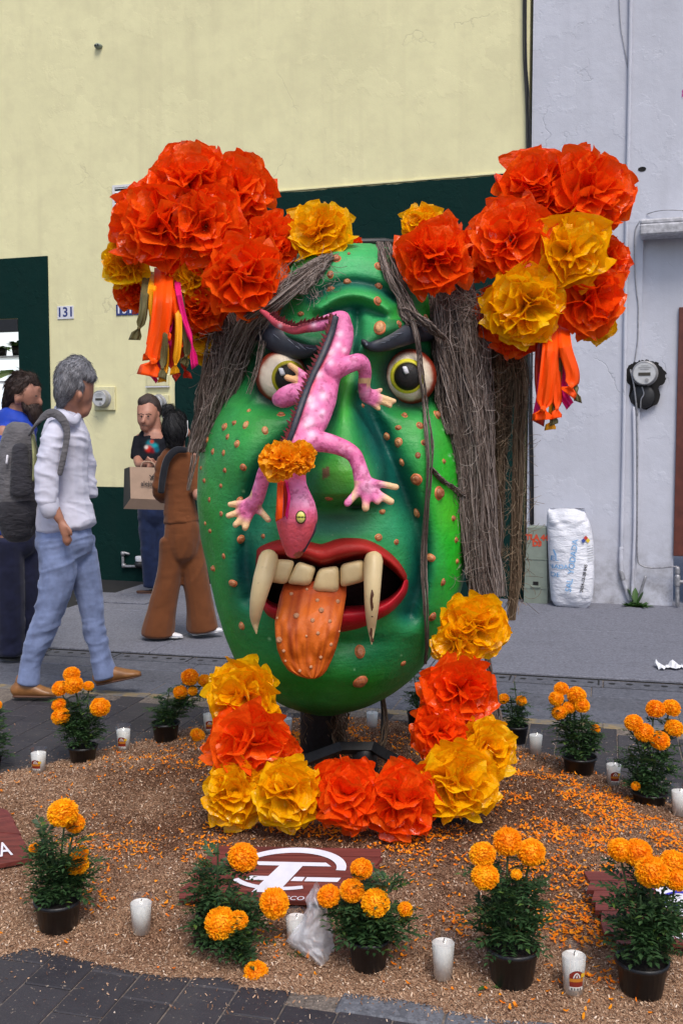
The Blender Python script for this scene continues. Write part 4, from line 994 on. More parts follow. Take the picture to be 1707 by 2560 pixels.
def inpoly(x, y, P):
    ins = np.zeros(np.shape(x), bool)
    for i in range(len(P)):
        a, b = P[i], P[(i + 1) % len(P)]
        ins ^= ((a[1] > y) != (b[1] > y)) & (x < (b[0] - a[0]) * (y - a[1]) / (b[1] - a[1] + 1e-12) + a[0])
    return ins
mo_mid = [((a[0] * .45 + b[0] * .55), (a[1] * .45 + b[1] * .55)) for a, b in zip(mo_out, mo_in)]
EL = (705, 942); ER = (1024, 942)
def surf_h(x, y, mouth=True):
    x = np.asarray(x, float); y = np.asarray(y, float)
    l, r = outline(y); c = (l + r) / 2; w = np.maximum((r - l) / 2, 1); u = np.clip((x - c) / w, -1, 1)
    D = 0.37 * (w / 338) ** 0.62 + 0.03 * np.exp(-((y - 1350) / 300) ** 2)
    base = D * np.power(np.maximum(1 - np.abs(u) ** 2.5, 0), 0.5)
    f = 0.0
    nx = np.interp(y, [850, 960, 1100, 1240], [882, 874, 862, 858]); nw = np.interp(y, [850, 960, 1060, 1150, 1240], [26, 40, 58, 84, 84])
    na = np.interp(y, [840, 880, 960, 1060, 1180, 1235, 1268], [0, .045, .085, .12, .17, .165, .10])
    sg = 1 / (1 + np.exp((y - 1262) / 7))
    f = f + na * np.exp(-np.abs((x - nx) / nw) ** 2.6) * sg
    f = f + (.05 * G(x, y, 940, 1200, 34, 46) + .05 * G(x, y, 785, 1200, 34, 46)) * sg
    f = f - .05 * G(x, y, 885, 1262, 34, 11)
    f = f + .05 * np.exp(-(pdist(x, y, BROW_R) / 28) ** 2) + .05 * np.exp(-(pdist(x, y, BROW_L) / 28) ** 2)
    for e in (EL, ER): f = f - .055 * np.exp(-(np.hypot(x - e[0], y - e[1]) / 90) ** 6)
    f = f + .05 * np.exp(-(pdist(x, y, FH_UP) / 17) ** 2) - .03 * np.exp(-(pdist(x, y, FH_GR) / 15) ** 2) - .02 * np.exp(-(pdist(x, y, FH_LO) / 12) ** 2)
    f = f - .035 * np.exp(-(pdist(x, y, FURROW) / 12) ** 2) + .03 * G(x, y, 950, 808, 45, 30) + .03 * G(x, y, 840, 812, 38, 30)
    f = f + .085 * G(x, y, 595, 1120, 78, 110) + .075 * G(x, y, 1078, 1130, 56, 150) + .04 * G(x, y, 560, 1420, 50, 130) + .04 * G(x, y, 1110, 1400, 45, 130) - .035 * np.exp(-(pdist(x, y, [(560, 975), (640, 1012), (720, 1020)]) / 20) ** 2) - .03 * np.exp(-(pdist(x, y, [(975, 1018), (1050, 1022), (1110, 1000)]) / 16) ** 2)
    f = f - .085 * np.exp(-(pdist(x, y, FOLD_R) / 30) ** 2) - .085 * np.exp(-(pdist(x, y, FOLD_L) / 28) ** 2)
    f = f + .05 * G(x, y, 830, 1400, 160, 120) + .05 * G(x, y, 835, 1690, 125, 60) - .025 * G(x, y, 840, 1605, 120, 20)
    edge = np.clip(1 - u ** 6, 0, 1) * np.clip((1790 - y) / 60, 0, 1) * np.clip((y - 608) / 40, 0, 1)
    h = base + f * edge
    if mouth: h = np.where(inpoly(x, y, mo_mid), h - 0.17, h)
    return h
def sat(px, py, out=0.0):
    h = float(surf_h(px, py, False)); return at(px, py, Y0 - h - out)
head = thing('monster_head', 'giant green warty monster head with fangs and orange tongue on a black stand', 'sculpture', loc=(0.02, 4.1, 0.05))
# ---- face skin
NU, NV = 230, 330
th = np.linspace(0, np.pi, NU); uu = -np.cos(th)
vv = np.linspace(0, 1, NV); ysv = 608.2 + (1789.8 - 608.2) * (0.75 * vv + 0.25 * (0.5 - 0.5 * np.cos(np.pi * vv)))
Yg, Ug = np.meshgrid(ysv, uu, indexing='ij'); l, r = outline(Yg); Xg = (l + r) / 2 + (r - l) / 2 * Ug
H = surf_h(Xg, Yg)
front = atn(Xg, Yg, Y0 - H)
front[..., :] += ((fbm(front.reshape(-1, 3) * 9, 3, 2) - .5) * 0.012 * np.clip(H.ravel() * 8, 0, 1))[:, None].reshape(H.shape + (1,)) * np.array([0, 1, 0])
NB = 40
ub = -np.cos(np.linspace(0, np.pi, NB)); Yb, Ub = np.meshgrid(ysv, ub, indexing='ij'); lb, rb = outline(Yb); Xb = (lb + rb) / 2 + (rb - lb) / 2 * Ub
Hb = 0.26 * np.power(np.maximum(1 - np.abs(Ub) ** 2.2, 0), 0.5) * ((rb - lb) / 676) ** 0.6
back = atn(Xb, Yb, Y0 + Hb)
Vf = front.reshape(-1, 3); Vb = back.reshape(-1, 3); off = len(Vf)
gi = lambda n: (np.arange(NV - 1)[:, None] * n + np.arange(n - 1)[None, :]).ravel()
I = gi(NU); Qf = np.stack([I, I + NU, I + NU + 1, I + 1], -1); J = gi(NB) + off; Qb = np.stack([J, J + 1, J + NB + 1, J + NB], -1)
x = Xg.ravel(); y = Yg.ravel()
def C(r, g, b): return np.array(lin(r, g, b))
FB = 1.3
col = np.tile(C(38, 128, 52), (len(x), 1))
def paint(w, c, a=1.0):
    global col
    w = np.clip(w * a, 0, 1)[:, None]; col = col * (1 - w) + C(*c) * w
nz = fbm(np.stack([x * .012, y * .012, x * 0], -1), 4, 31)
paint(np.clip((nz - .45) * 3, 0, 1), (60, 145, 75), .6); paint(np.clip((.42 - nz) * 3, 0, 1), (22, 105, 45), .6)
paint(G(x, y, 880, 655, 130, 60), (52, 150, 88), .9)
paint(G(x, y, 560, 1130, 60, 150), (58, 146, 78), .8)
paint(G(x, y, 1112, 1330, 58, 270), (48, 178, 20), .97); paint(G(x, y, 1000, 1080, 50, 80), (44, 148, 50), .7)
paint(G(x, y, 1075, 1060, 50, 60), (70, 160, 80), .5)
paint(G(x, y, 540, 1500, 50, 160), (40, 150, 38), .6); paint(G(x, y, 840, 1700, 200, 60), (30, 122, 26), .7); paint(G(x, y, 830, 1640, 160, 40), (34, 125, 62), .6)
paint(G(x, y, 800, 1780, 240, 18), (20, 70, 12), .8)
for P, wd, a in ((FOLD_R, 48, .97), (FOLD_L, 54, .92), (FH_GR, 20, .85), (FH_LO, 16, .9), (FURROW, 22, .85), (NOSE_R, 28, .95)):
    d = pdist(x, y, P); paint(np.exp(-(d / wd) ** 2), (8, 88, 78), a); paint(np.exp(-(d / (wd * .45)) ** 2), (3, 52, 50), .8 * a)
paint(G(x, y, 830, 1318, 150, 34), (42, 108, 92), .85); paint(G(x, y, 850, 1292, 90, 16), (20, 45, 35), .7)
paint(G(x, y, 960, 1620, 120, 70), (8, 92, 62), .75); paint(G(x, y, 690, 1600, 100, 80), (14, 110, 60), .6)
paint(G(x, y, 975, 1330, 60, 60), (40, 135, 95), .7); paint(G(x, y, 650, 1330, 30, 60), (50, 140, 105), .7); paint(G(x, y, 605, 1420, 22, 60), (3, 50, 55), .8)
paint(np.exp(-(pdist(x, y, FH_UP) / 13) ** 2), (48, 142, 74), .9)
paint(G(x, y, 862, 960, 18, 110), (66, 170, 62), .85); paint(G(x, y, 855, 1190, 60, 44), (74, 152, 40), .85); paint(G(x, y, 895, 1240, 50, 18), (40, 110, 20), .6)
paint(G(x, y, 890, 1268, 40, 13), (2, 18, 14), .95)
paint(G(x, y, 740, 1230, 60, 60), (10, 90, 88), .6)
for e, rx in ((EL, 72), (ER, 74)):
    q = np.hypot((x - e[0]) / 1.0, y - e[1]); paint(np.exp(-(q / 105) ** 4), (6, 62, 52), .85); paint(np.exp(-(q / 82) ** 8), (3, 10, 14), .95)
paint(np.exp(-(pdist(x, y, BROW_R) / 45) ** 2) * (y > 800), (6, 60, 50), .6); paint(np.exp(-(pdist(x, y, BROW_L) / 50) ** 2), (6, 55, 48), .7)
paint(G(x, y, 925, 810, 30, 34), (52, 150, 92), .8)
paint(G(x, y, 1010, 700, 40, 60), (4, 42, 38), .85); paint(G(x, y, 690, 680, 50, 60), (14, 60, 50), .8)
mi = inpoly(x, y, mo_mid); paint(mi * 1.0, (30, 8, 10), 1.0)
sc = np.random.default_rng(3)
for k in range(26):                                                 # paint chips and scuffs
    a, b = sc.uniform(540, 1150), sc.uniform(900, 1740); q = sc.uniform(1.5, 4); paint(G(x, y, a, b, q, q), (150, 205, 150) if k % 2 else (10, 30, 18), .8)
paint(((np.abs(x - 815) < 9) & (np.abs(y - 1181 + (x - 815) * .5) < 13)) * 1.0, (96, 60, 48), .9)
colb = np.tile(C(30, 105, 42), (len(Vb), 1))
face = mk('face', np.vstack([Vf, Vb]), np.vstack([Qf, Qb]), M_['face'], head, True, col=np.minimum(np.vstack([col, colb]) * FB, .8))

# ---- lips
def lip(name, ks, c0, c1, swell):
    O = np.array([mo_out[k] for k in ks]); I_ = np.array([mo_in[k] for k in ks]); n = 60
    O = smooth_path(O, n); I_ = smooth_path(I_, n); m = 12; V = []; cc = []
    for i in range(n):
        e = min(1, min(i, n - 1 - i) / 6 + .15)
        for j in range(m + 1):
            t = j / m; p = O[i] * (1 - t) + I_[i] * t
            h = float(surf_h(O[i][0], O[i][1], False)) * (1 - t) + float(surf_h(I_[i][0], I_[i][1], False)) * t
            d = swell * e * math.sin(math.pi * min(1, t * 1.0)) ** .7 - 0.006 * (1 - t) - .07 * max(0, t - .72) / .28
            V.append(at(p[0], p[1], Y0 - h - d)); w = abs(t - .45) * 1.6
            cc.append(np.array(c0) * (1 - min(1, w)) + np.array(c1) * min(1, w))
    Fc = [(i * (m + 1) + j, i * (m + 1) + j + 1, (i + 1) * (m + 1) + j + 1, (i + 1) * (m + 1) + j) for i in range(n - 1) for j in range(m)]
    o = mk(name, V, Fc, M_['attr'], head, True, col=np.array(cc)); fixn(o.data); return o
lip('upper_lip', list(range(0, 12)), lin(182, 40, 34), lin(108, 14, 16), .055)
lip('lower_lip', list(range(11, 22)) + [0], lin(200, 26, 44), lin(122, 9, 18), .05)
# ---- teeth
def pillow(name, quad, Yf, thick, bulge, m, parent, n=12, pw=5):
    q = [np.array(p, float) for p in quad]; V = []; Fc = []
    for side in (0, 1):
        for i in range(n + 1):
            for j in range(n + 1):
                a = -1 + 2 * i / n; b = -1 + 2 * j / n
                k = max(abs(a), abs(b)); nrm = (abs(a) ** pw + abs(b) ** pw) ** (1 / pw); s = k / nrm if nrm > 0 else 1
                aa, bb = a * s, b * s; s1, t1 = (aa + 1) / 2, (bb + 1) / 2
                p = (q[0] * (1 - s1) + q[1] * s1) * (1 - t1) + (q[3] * (1 - s1) + q[2] * s1) * t1
                e = (1 - abs(a) ** 4) * (1 - abs(b) ** 4)
                V.append(at(p[0], p[1], Yf + (-bulge * e ** .6 if side == 0 else thick)))
    N = (n + 1) ** 2
    for i in range(n):
        for j in range(n):
            a = i * (n + 1) + j; Fc.append((a, a + 1, a + n + 2, a + n + 1)); Fc.append((N + a, N + a + n + 1, N + a + n + 2, N + a + 1))
    bd = [i * (n + 1) for i in range(n)] + [n * (n + 1) + j for j in range(n)] + [i * (n + 1) + n for i in range(n, 0, -1)] + [j for j in range(n, 0, -1)]
    for i in range(len(bd)): a, b = bd[i], bd[(i + 1) % len(bd)]; Fc.append((a, b, N + b, N + a))
    o = mk(name, V, Fc, m, parent, True); fixn(o.data); return o
YL = Y0 - float(surf_h(840, 1420, False))                             # front of the mouth
for q in ([(412, 343), (503, 350), (466, 456), (366, 440)], [(512, 352), (594, 378), (566, 462), (462, 452)], [(603, 384), (692, 372), (692, 492), (572, 486)], [(697, 366), (800, 344), (811, 440), (697, 470)]):
    pillow('tooth', [Z2(p) for p in q], YL - .012, .05, .024, M_['tooth'], head)
def fang(pts, rad):
    P = smooth_path([(*Z2(p), 0) for p in pts], 16); R = np.interp(np.linspace(0, len(pts) - 1, 16), range(len(pts)), rad) / 1.742
    Yf = [YL - .03 - .045 * math.sin(math.pi * min(1, i / 12)) for i in range(16)]
    W = [at(p[0], p[1], yf) for p, yf in zip(P, Yf)]
    mb = MB().tube(W, [r * yf / F for r, yf in zip(R, Yf)], 18); return mb.build('fang', M_['tooth'], head, True)
fang([(385, 345), (362, 430), (340, 520), (328, 600), (333, 668)], [44, 44, 36, 24, 3])
f2 = fang([(842, 350), (838, 440), (835, 540), (833, 630), (834, 714)], [42, 39, 33, 21, 3])
# dark split running down the right fang
mb = MB(); P = [(836, 480), (834, 540), (836, 600), (831, 650), (836, 700)]
W = []
for i, p in enumerate(smooth_path([(*Z2(q), 0) for q in P], 14)):
    t = (p[1] - Z2((0, 350))[1]) / (Z2((0, 714))[1] - Z2((0, 350))[1]); rr = np.interp(t, [0, .25, .52, .77, 1], [42, 39, 33, 21, 3]) / 1.742 * KH
    W.append(at(p[0] + 1.2 * math.sin(i * 2.1), p[1], YL - .03 - .045 * math.sin(math.pi * min(1, t * 15 / 12)) - rr * .985))
mb.tube(W, [.002 + .004 * abs(math.sin(i * 1.3)) for i in range(14)], 6); mb.build('crack', M_['sole_brown'], f2, True)
# ---- tongue
TR = [(440, 458, 726), (500, 436, 724), (560, 424, 714), (620, 413, 704), (680, 415, 694), (740, 424, 678), (790, 444, 658), (830, 472, 638), (853, 510, 618), (866, 556, 590)]
ty = np.array([t[0] for t in TR]); tl = np.array([t[1] for t in TR]); tr_ = np.array([t[2] for t in TR]); n, m = 60, 44; V = []; cc = []
def tongue_pt(yz, u, out=0.0):
    l, r = np.interp(yz, ty, tl), np.interp(yz, ty, tr_); px, py = Z2(((l + r) / 2 + (r - l) / 2 * u, yz)); s = (yz - 440) / 420
    d = .04 + .14 * math.sin(min(1, s * 1.25) * math.pi * .62) + .036 * math.sqrt(max(0, 1 - u * u))
    rip = .0012 * math.sin(u * 17 + 3 * math.sin(yz * .02)) * min(1, s * 2) + .012 * (vnoise(np.array([[u * 6, yz * .02, 1]]), 4)[0] - .5)
    return at(px, py, YL + .09 - d - rip - out)
for i in range(n + 1):
    yz = 440 + 425.5 * i / n
    for j in range(m + 1):
        u = -math.cos(math.pi * j / m); V.append(tongue_pt(yz, u)); k = fbm(np.array([[u * 9, yz * .006, 3]]), 3, 6)[0]
        k = k * .6 + .4 * vnoise(np.array([[u * 22, yz * .004, 9]]), 2)[0]; a = np.array(lin(202, 96, 18)); b = np.array(lin(148, 56, 10)); c = np.array(lin(160, 60, 30)); w = max(0, min(1, (k - .38) * 3.2)); s = max(0, 1 - (yz - 440) / 130)
        cc.append((a * (1 - w) + b * w) * (1 - s) + c * s)
Fc = [(i * (m + 1) + j, (i + 1) * (m + 1) + j, (i + 1) * (m + 1) + j + 1, i * (m + 1) + j + 1) for i in range(n) for j in range(m)]
b0 = len(V)
for i in range(n + 1):
    yz = 440 + 425.5 * i / n
    for j in range(m + 1): p = tongue_pt(yz, -math.cos(math.pi * j / m)); V.append(p + Vector((0, .03 + .05 * math.sin(math.pi * j / m), 0))); cc.append(np.array(lin(150, 55, 25)))
Fc += [(b0 + i * (m + 1) + j, b0 + i * (m + 1) + j + 1, b0 + (i + 1) * (m + 1) + j + 1, b0 + (i + 1) * (m + 1) + j) for i in range(n) for j in range(m)]
for i in range(n):
    for j, fl in ((0, 0), (m, 1)): a, b = i * (m + 1) + j, (i + 1) * (m + 1) + j; Fc.append((a, b, b0 + b, b0 + a))
for j in range(m): a, b = n * (m + 1) + j, n * (m + 1) + j + 1; Fc.append((a, b, b0 + b, b0 + a))
tongue = mk('tongue', V, Fc, M_['attr'], head, True, col=np.array(cc)); fixn(tongue.data)
M_['tongue_wart'] = plain('pale_wart_paint', (.42, .20, .10), .55, .5, 90, .4)
for (px, py, r) in [(485, 497, 8), (598, 525, 9), (686, 530, 9), (615, 568, 10), (507, 592, 13), (577, 612, 10), (652, 616, 10), (424, 602, 8), (433, 697, 12), (657, 717, 8), (612, 772, 9), (552, 477, 7), (600, 668, 7), (452, 745, 6), (522, 832, 8), (570, 815, 9), (550, 680, 7), (700, 660, 6), (460, 788, 5)]:
    l, r2 = np.interp(py, ty, tl), np.interp(py, ty, tr_); u = (px - (l + r2) / 2) / ((r2 - l) / 2); p = tongue_pt(py, max(-.97, min(.97, u))); R = r / 1.742 * KH * (.7 + .5 * ((px * 7 + py) % 5) / 5)
    o = MB().lathe([(R * 1.15, 0.002), (R * .9, -.45 * R), (R * .6, -.8 * R), (R * .25, -.92 * R), (.0002, -.8 * R)], 12).build('tongue_wart', M_['tongue_wart'], None, True, M=Matrix.Translation(p) @ Matrix.Rotation(-math.pi / 2, 4, 'X')); adopt(o, tongue)
# ---- eyes
def eye(ec, rx, ry, ic, io, pr, gl, yc):
    e = thing('eye', None, None); del_keys = None
    bpy.data.objects.remove(e)
    h0 = float(surf_h(ec[0], ec[1], False)); Yc = Y0 - h0 - .014; n = 18; V = []; cc = []; Fc = []; S = 40
    for i in range(n + 1):
        q = i / n
        for k in range(S):
            a = 2 * math.pi * k / S; px, py = ec[0] + rx * q * math.cos(a), ec[1] + ry * q * math.sin(a)
            V.append(at(px, py, Yc + .012 - .075 * math.sqrt(max(0, 1 - q * q)))); 
            vein = vnoise(np.array([[math.cos(a) * 7, math.sin(a) * 7, q * 2]]), 3)[0]
            w = max(0, min(1, (q - .80) / .1)); w2 = max(0, min(1, (q - .62) / .3)) * (.25 + .6 * (vein > .55))
            c = np.array(lin(222, 208, 186)) * (1 - w2) + np.array(lin(168, 118, 92)) * w2; cc.append(c * (1 - w) + np.array(lin(130, 38, 16)) * w)
    for i in range(n):
        for k in range(S): Fc.append((i * S + k, (i + 1) * S + k, (i + 1) * S + (k + 1) % S, i * S + (k + 1) % S))
    ball = mk('eyeball', V, Fc, M_['attr'], head, True, col=np.array(cc)); fixn(ball.data)
    def disc(name, c, r0, r1, out, mat, hollow=0.0, ring=None):
        V = []; Fc = []; cc = []
        for i in range(9):
            q = hollow + (1 - hollow) * i / 8
            for k in range(S):
                a = 2 * math.pi * k / S; px, py = c[0] + r0 * q * math.cos(a), c[1] + r1 * q * math.sin(a)
                g = min(.999, math.hypot((px - ec[0]) / rx, (py - ec[1]) / ry)); V.append(at(px, py, Yc + .012 - .075 * math.sqrt(1 - g * g) - out * math.sqrt(max(0, 1 - q ** 4)) - .0012))
                cc.append(mat(q, a))
        for i in range(8):
            for k in range(S): Fc.append((i * S + k, (i + 1) * S + k, (i + 1) * S + (k + 1) % S, i * S + (k + 1) % S))
        o = mk(name, V, Fc, M_['attr'], ball, True, col=np.array(cc)); fixn(o.data); return o
    Lc = lambda *c: np.array(lin(*c))
    disc('iris', ic, io, io * 1.02, .010, lambda q, a: Lc(*yc) if q > .87 else Lc(40, 36, 12))
    disc('pupil', (ic[0] + 1, ic[1] + 1), pr, pr * 1.03, .0185, lambda q, a: Lc(22, 19, 18) if q < .85 else Lc(40, 34, 12))
    g = gl; w = 9; pillow('glint', [(g[0] - w, g[1] - w * 1.1), (g[0] + w * .4, g[1] - w * 1.2), (g[0] + w * 1.1, g[1] + w * .9), (g[0] - w * .2, g[1] + w * 1.2)], Yc + .012 - .100, .012, .006, M_['tile_white'], ball, 6, 4)
eye(EL, 66, 68, (722, 945), 43, 38, (704, 930), (160, 150, 24))
eye(ER, 67, 70, (1018, 940), 43, 37, (1013, 926), (225, 215, 60))
# ---- eyebrows
def brow(pts, rnd):
    P = smooth_path([(p[0], p[1], p[2]) for p in pts], 40); mb = MB(); W = []
    for i, p in enumerate(P): h = float(surf_h(p[0], p[1], False)); W.append(at(p[0], p[1], Y0 - h - .010))
    P[:, 2] *= 1.3
    mb.tube(W, [(max(2, p[2]) * KH, max(2, p[2]) * KH * .5 + .006) for p in P], 20, 0, True, (0, 0, 1)); b = mb.build('eyebrow', M_['brow'], head, True)
    sb = MB()
    for k in range(46):                                              # pale hair strokes in low relief
        i = rnd.randint(2, 35); p = P[i]; q = P[min(39, i + 3)]; o = rnd.uniform(-.55, .55); pts3 = []
        for s in range(4):
            t = s / 3; px = p[0] + (q[0] - p[0]) * t * 1.2; py = p[1] + (q[1] - p[1]) * t * 1.2 + (o + .25 * t) * p[2]; h = float(surf_h(px, py, False)); rr = max(2, p[2]) * KH * .5 + .006
            pts3.append(at(px, py, Y0 - h - .010 - rr * math.sqrt(max(.05, 1 - (o + .25 * t) ** 2)) - .001))
        sb.tube(pts3, [.0004, .0016, .0014, .0004], 4, 0, False)
    s = sb.build('brow_hair', M_['brow_stroke'], b, True, fix=False); s['kind'] = 'stuff'
M_['brow'] = plain('brow_blue_black', (.02, .023, .035), .5, .4, 20, .3, 40); M_['brow_stroke'] = plain('brow_grey_stroke', (.16, .18, .23), .6, .4)
rb_ = random.Random(8)
brow([(908, 853, 4), (925, 866, 8), (955, 860, 14), (995, 842, 19), (1040, 828, 20), (1080, 828, 18), (1108, 836, 10)], rb_)
brow([(632, 822, 10), (660, 836, 19), (695, 850, 24), (735, 868, 21), (768, 876, 14), (792, 872, 5)], rb_)
# ---- warts
WZ1 = [(680, 117, 20), (866, 150, 20), (654, 186, 16), (727, 217, 17), (656, 249, 18), (864, 234, 17), (861, 300, 18), (527, 357, 14), (717, 369, 17), (869, 416, 28), (954, 401, 14), (960, 437, 14), (1070, 370, 14), (470, 472, 14), (195, 849, 18), (237, 832, 12), (287, 841, 17), (208, 892, 12), (249, 923, 16), (370, 864, 19), (118, 905, 14), (144, 957, 12), (190, 962, 12), (92, 1028, 10), (196, 1038, 11), (275, 1025, 15), (107, 1083, 11), (178, 1105, 10), (129, 1167, 11), (182, 1227, 14), (262, 1170, 16), (111, 1269, 9), (133, 1302, 11), (266, 1338, 20), (362, 1325, 11), (190, 1412, 11), (146, 1465, 15), (230, 1530, 18), (440, 797, 16), (300, 778, 10), (950, 852, 12), (977, 799, 14), (1044, 843, 17), (899, 890, 17), (951, 917, 20), (1062, 918, 14), (1035, 973, 15), (965, 1003, 15), (1147, 999, 12), (1210, 972, 25), (1028, 1078, 25), (1126, 1137, 30), (1030, 1224, 18), (880, 1217, 13), (1188, 1247, 15), (864, 1330, 16), (942, 1350, 12), (1201, 1341, 13), (1090, 1419, 20), (1206, 1434, 12), (1143, 1525, 15), (648, 1161, 15), (796, 756, 9), (1116, 797, 20), (735, 96, 9)]
WL = [(*Z1(p[:2]), p[2] / 1.742) for p in WZ1] + [(*Z2(p[:2]), p[2] / 1.742) for p in [(1098, 595, 21), (271, 635, 18), (783, 747, 25), (971, 799, 14), (785, 880, 33)]]
rw = random.Random(5)
for px, py, r in WL:
    p = sat(px, py); e = 3.0; a = sat(px + e, py); b = sat(px, py + e); nn = (a - p).cross(b - p).normalized()
    if nn.y > 0: nn = -nn
    R = r * (p.y / F) * .88; rot = nn.to_track_quat('Z', 'Y').to_matrix().to_4x4(); kx = rw.uniform(.85, 1.15); hi = rw.uniform(.5, .9)
    mb = MB(); prof = [(1.25, -.25), (1.2, .08), (1.0, .16)]; mb.lathe([(R * q, R * z) for q, z in prof], 14, mi=1)
    prof = [(1.0, .16), (.92, .45 * hi + .1), (.7, .8 * hi + .1), (.42, .95 * hi + .1), (.2, .88 * hi + .1), (.001, .8 * hi + .1)]; mb.lathe([(R * q * rw.uniform(.96, 1.04), R * z) for q, z in prof], 14)
    mb.V = [(v[0] * kx + rw.uniform(-.04, .04) * R, v[1] / kx + rw.uniform(-.04, .04) * R, v[2]) for v in mb.V]
    o = mb.build('wart', [M_['wart'], M_['wart_rim']], None, True, M=Matrix.Translation(p) @ rot, fix=True); adopt(o, head)
# ---- stand
sb = MB()
def bar(mb, pts, w): 
    for a, b in zip(pts[:-1], pts[1:]): mb.tube([a, b], w, 4, 0, True, (0, 0, 1))
bar(sb, [at(700, 1925, 3.85), at(848, 1870, 4.1), at(935, 1870, 4.1), at(1052, 1938, 3.85)], .026)
bar(sb, [at(1052, 1938, 3.85), at(1108, 2040, 3.66)], .026); bar(sb, [at(700, 1925, 3.85), at(640, 2010, 3.7)], .026)
frame = sb.build('stand_frame', M_['metal_dark'], head)
o = MB().tube([at(912, 1925, 4.12), at(912, 1886, 4.12)], [.05, .05], 14).build('stand_hub', M_['metal_dark'], head, True)
o = MB().tube([at(955, 1875, 4.12), at(958, 1780, 4.16), at(955, 1740, 4.2)], .009, 8).build('stand_rod', M_['metal_dark'], head, True)
o = MB().tube([at(800, 1720, 4.3), at(800, 1930, 4.42)], [.085, .085], 14).build('stand_post', M_['metal_dark'], head, True)
pz = bed_pt(1112, 2052); o = MB().box(pz.x - .07, pz.x + .07, pz.y - .03, pz.y + .09, pz.z - .02, pz.z + .045, 0, .006).build('stand_foot', M_['metal_dark'], head)
o = MB().tube([at(700, 612, 4.22), at(850, 606, 4.1), at(960, 604, 4.1), at(1080, 625, 4.2)], .014, 8).build('headdress_bar', M_['metal_dark'], head, True)
for xx, s in ((480, -1), (1330, 1)):
    o = MB().tube([at(853 + s * 190, 640, 4.25), at(xx, 640, 4.15)], .02, 8).build('headdress_bar', M_['metal_dark'], head, True)

# ---- hair of unravelled twine
def lock(name, guides, n, r, mat, seed, knots=0, segs=22, fuzz=0.0):
    """guides: list of (px, py, Y, half width px, half depth m)"""
    rr = np.random.default_rng(seed); A = np.array(guides, float); V = []; Fc = []
    nc = max(3, n // 16); CL = [(rr.uniform(-1, 1), rr.uniform(-1, 1), rr.uniform(0, 6.28), rr.uniform(2, 6), rr.uniform(.08, .3), rr.uniform(.06, .2), rr.uniform(.55, 1)) for _ in range(nc)]
    for s in range(n):
        cl = CL[rr.integers(nc)]; lone = rr.random() < .22
        a = rr.uniform(-1, 1); d = rr.uniform(-1, 1); t0 = 0 if rr.random() < .7 else rr.uniform(0, .35); t1 = 1 if rr.random() < .55 else rr.uniform(.55, 1)
        T = np.linspace(t0, t1, segs); P = np.stack([np.interp(T, np.linspace(0, 1, 120), smooth_path(A, 120)[:, k]) for k in range(5)], -1)
        ph = rr.uniform(0, 6.28, 4); am = rr.uniform(.05, .3)
        th_ = rr.uniform(0, 6.28) + T * cl[3] * 4
        if not lone: a = cl[0] + cl[5] * np.cos(th_) * rr.uniform(.3, 1); d = cl[1] + .3 * np.sin(th_); am = cl[4]; ph[0] = cl[2]; t1 = min(t1, cl[6] + .25) if t1 < 1 else 1
        sx = np.clip(a + am * np.sin(T * (rr.uniform(3, 9) if lone else cl[3]) + ph[0]) + .12 * np.sin(T * 23 + ph[1]), -1.35, 1.35); sd = np.clip(d + .3 * np.sin(T * 7 + ph[2]), -1.3, 1.3)
        px = P[:, 0] + sx * P[:, 3] + rr.normal(0, .7, segs); py = P[:, 1] + rr.normal(0, 1.0, segs)
        Yv = P[:, 2] + sd * P[:, 4]
        W = atn(px, py, Yv); rad = r * rr.uniform(.4, 1.15) * (1 + .25 * np.sin(T * 31 + ph[3])) * (1 - .35 * T)
        tang = np.gradient(W, axis=0); tang /= np.linalg.norm(tang, axis=1, keepdims=True) + 1e-9
        u = np.cross(tang, [0, 1, 0]); u /= np.linalg.norm(u, axis=1, keepdims=True) + 1e-9; w = np.cross(tang, u); b = len(V) // 1
        ring = np.stack([W + u * (rad * math.cos(q))[:, None] + w * (rad * math.sin(q))[:, None] for q in (0, 2.094, 4.189)], 1).reshape(-1, 3)
        V.append(ring)
    V = np.concatenate(V); base = np.arange(n)[:, None, None] * segs * 3; i = np.arange(segs - 1)[None, :, None] * 3; k = np.arange(3)[None, None, :]
    q0 = base + i + k; q1 = base + i + (k + 1) % 3; Q = np.stack([q0, q1, q1 + 3, q0 + 3], -1).reshape(-1, 4)
    o = mk(name, V, Q, mat, head, True); return o
Hm, Rm = M_['hair'], M_['rope']
lock('hair', [(845, 628, 3.93, 14, .012), (800, 655, 3.86, 26, .014), (755, 695, 3.82, 40, .016), (720, 735, 3.80, 44, .02)], 230, .0022, Hm, 1)
lock('hair', [(830, 640, 3.92, 12, .01), (775, 690, 3.82, 16, .012), (690, 760, 3.80, 22, .016), (640, 800, 3.86, 36, .03), (600, 870, 3.95, 34, .04), (570, 960, 3.98, 30, .04), (540, 1040, 3.98, 26, .03)], 240, .0022, Hm, 2)
lock('hair', [(560, 745, 4.12, 34, .04), (575, 820, 4.06, 42, .05), (570, 900, 4.02, 46, .05), (545, 980, 4.0, 42, .04), (520, 1060, 4.0, 32, .03), (492, 1130, 4.0, 18, .02)], 520, .0026, Hm, 3)
lock('hair', [(545, 820, 4.0, 22, .03), (525, 930, 3.98, 22, .02), (505, 1040, 3.98, 15, .015), (485, 1140, 3.98, 8, .01), (470, 1225, 3.98, 3, .005)], 70, .0018, Hm, 4)
lock('hair', [(660, 800, 3.86, 10, .01), (655, 860, 3.86, 8, .01), (640, 930, 3.84, 6, .008), (622, 985, 3.84, 5, .006)], 26, .0018, Hm, 5)
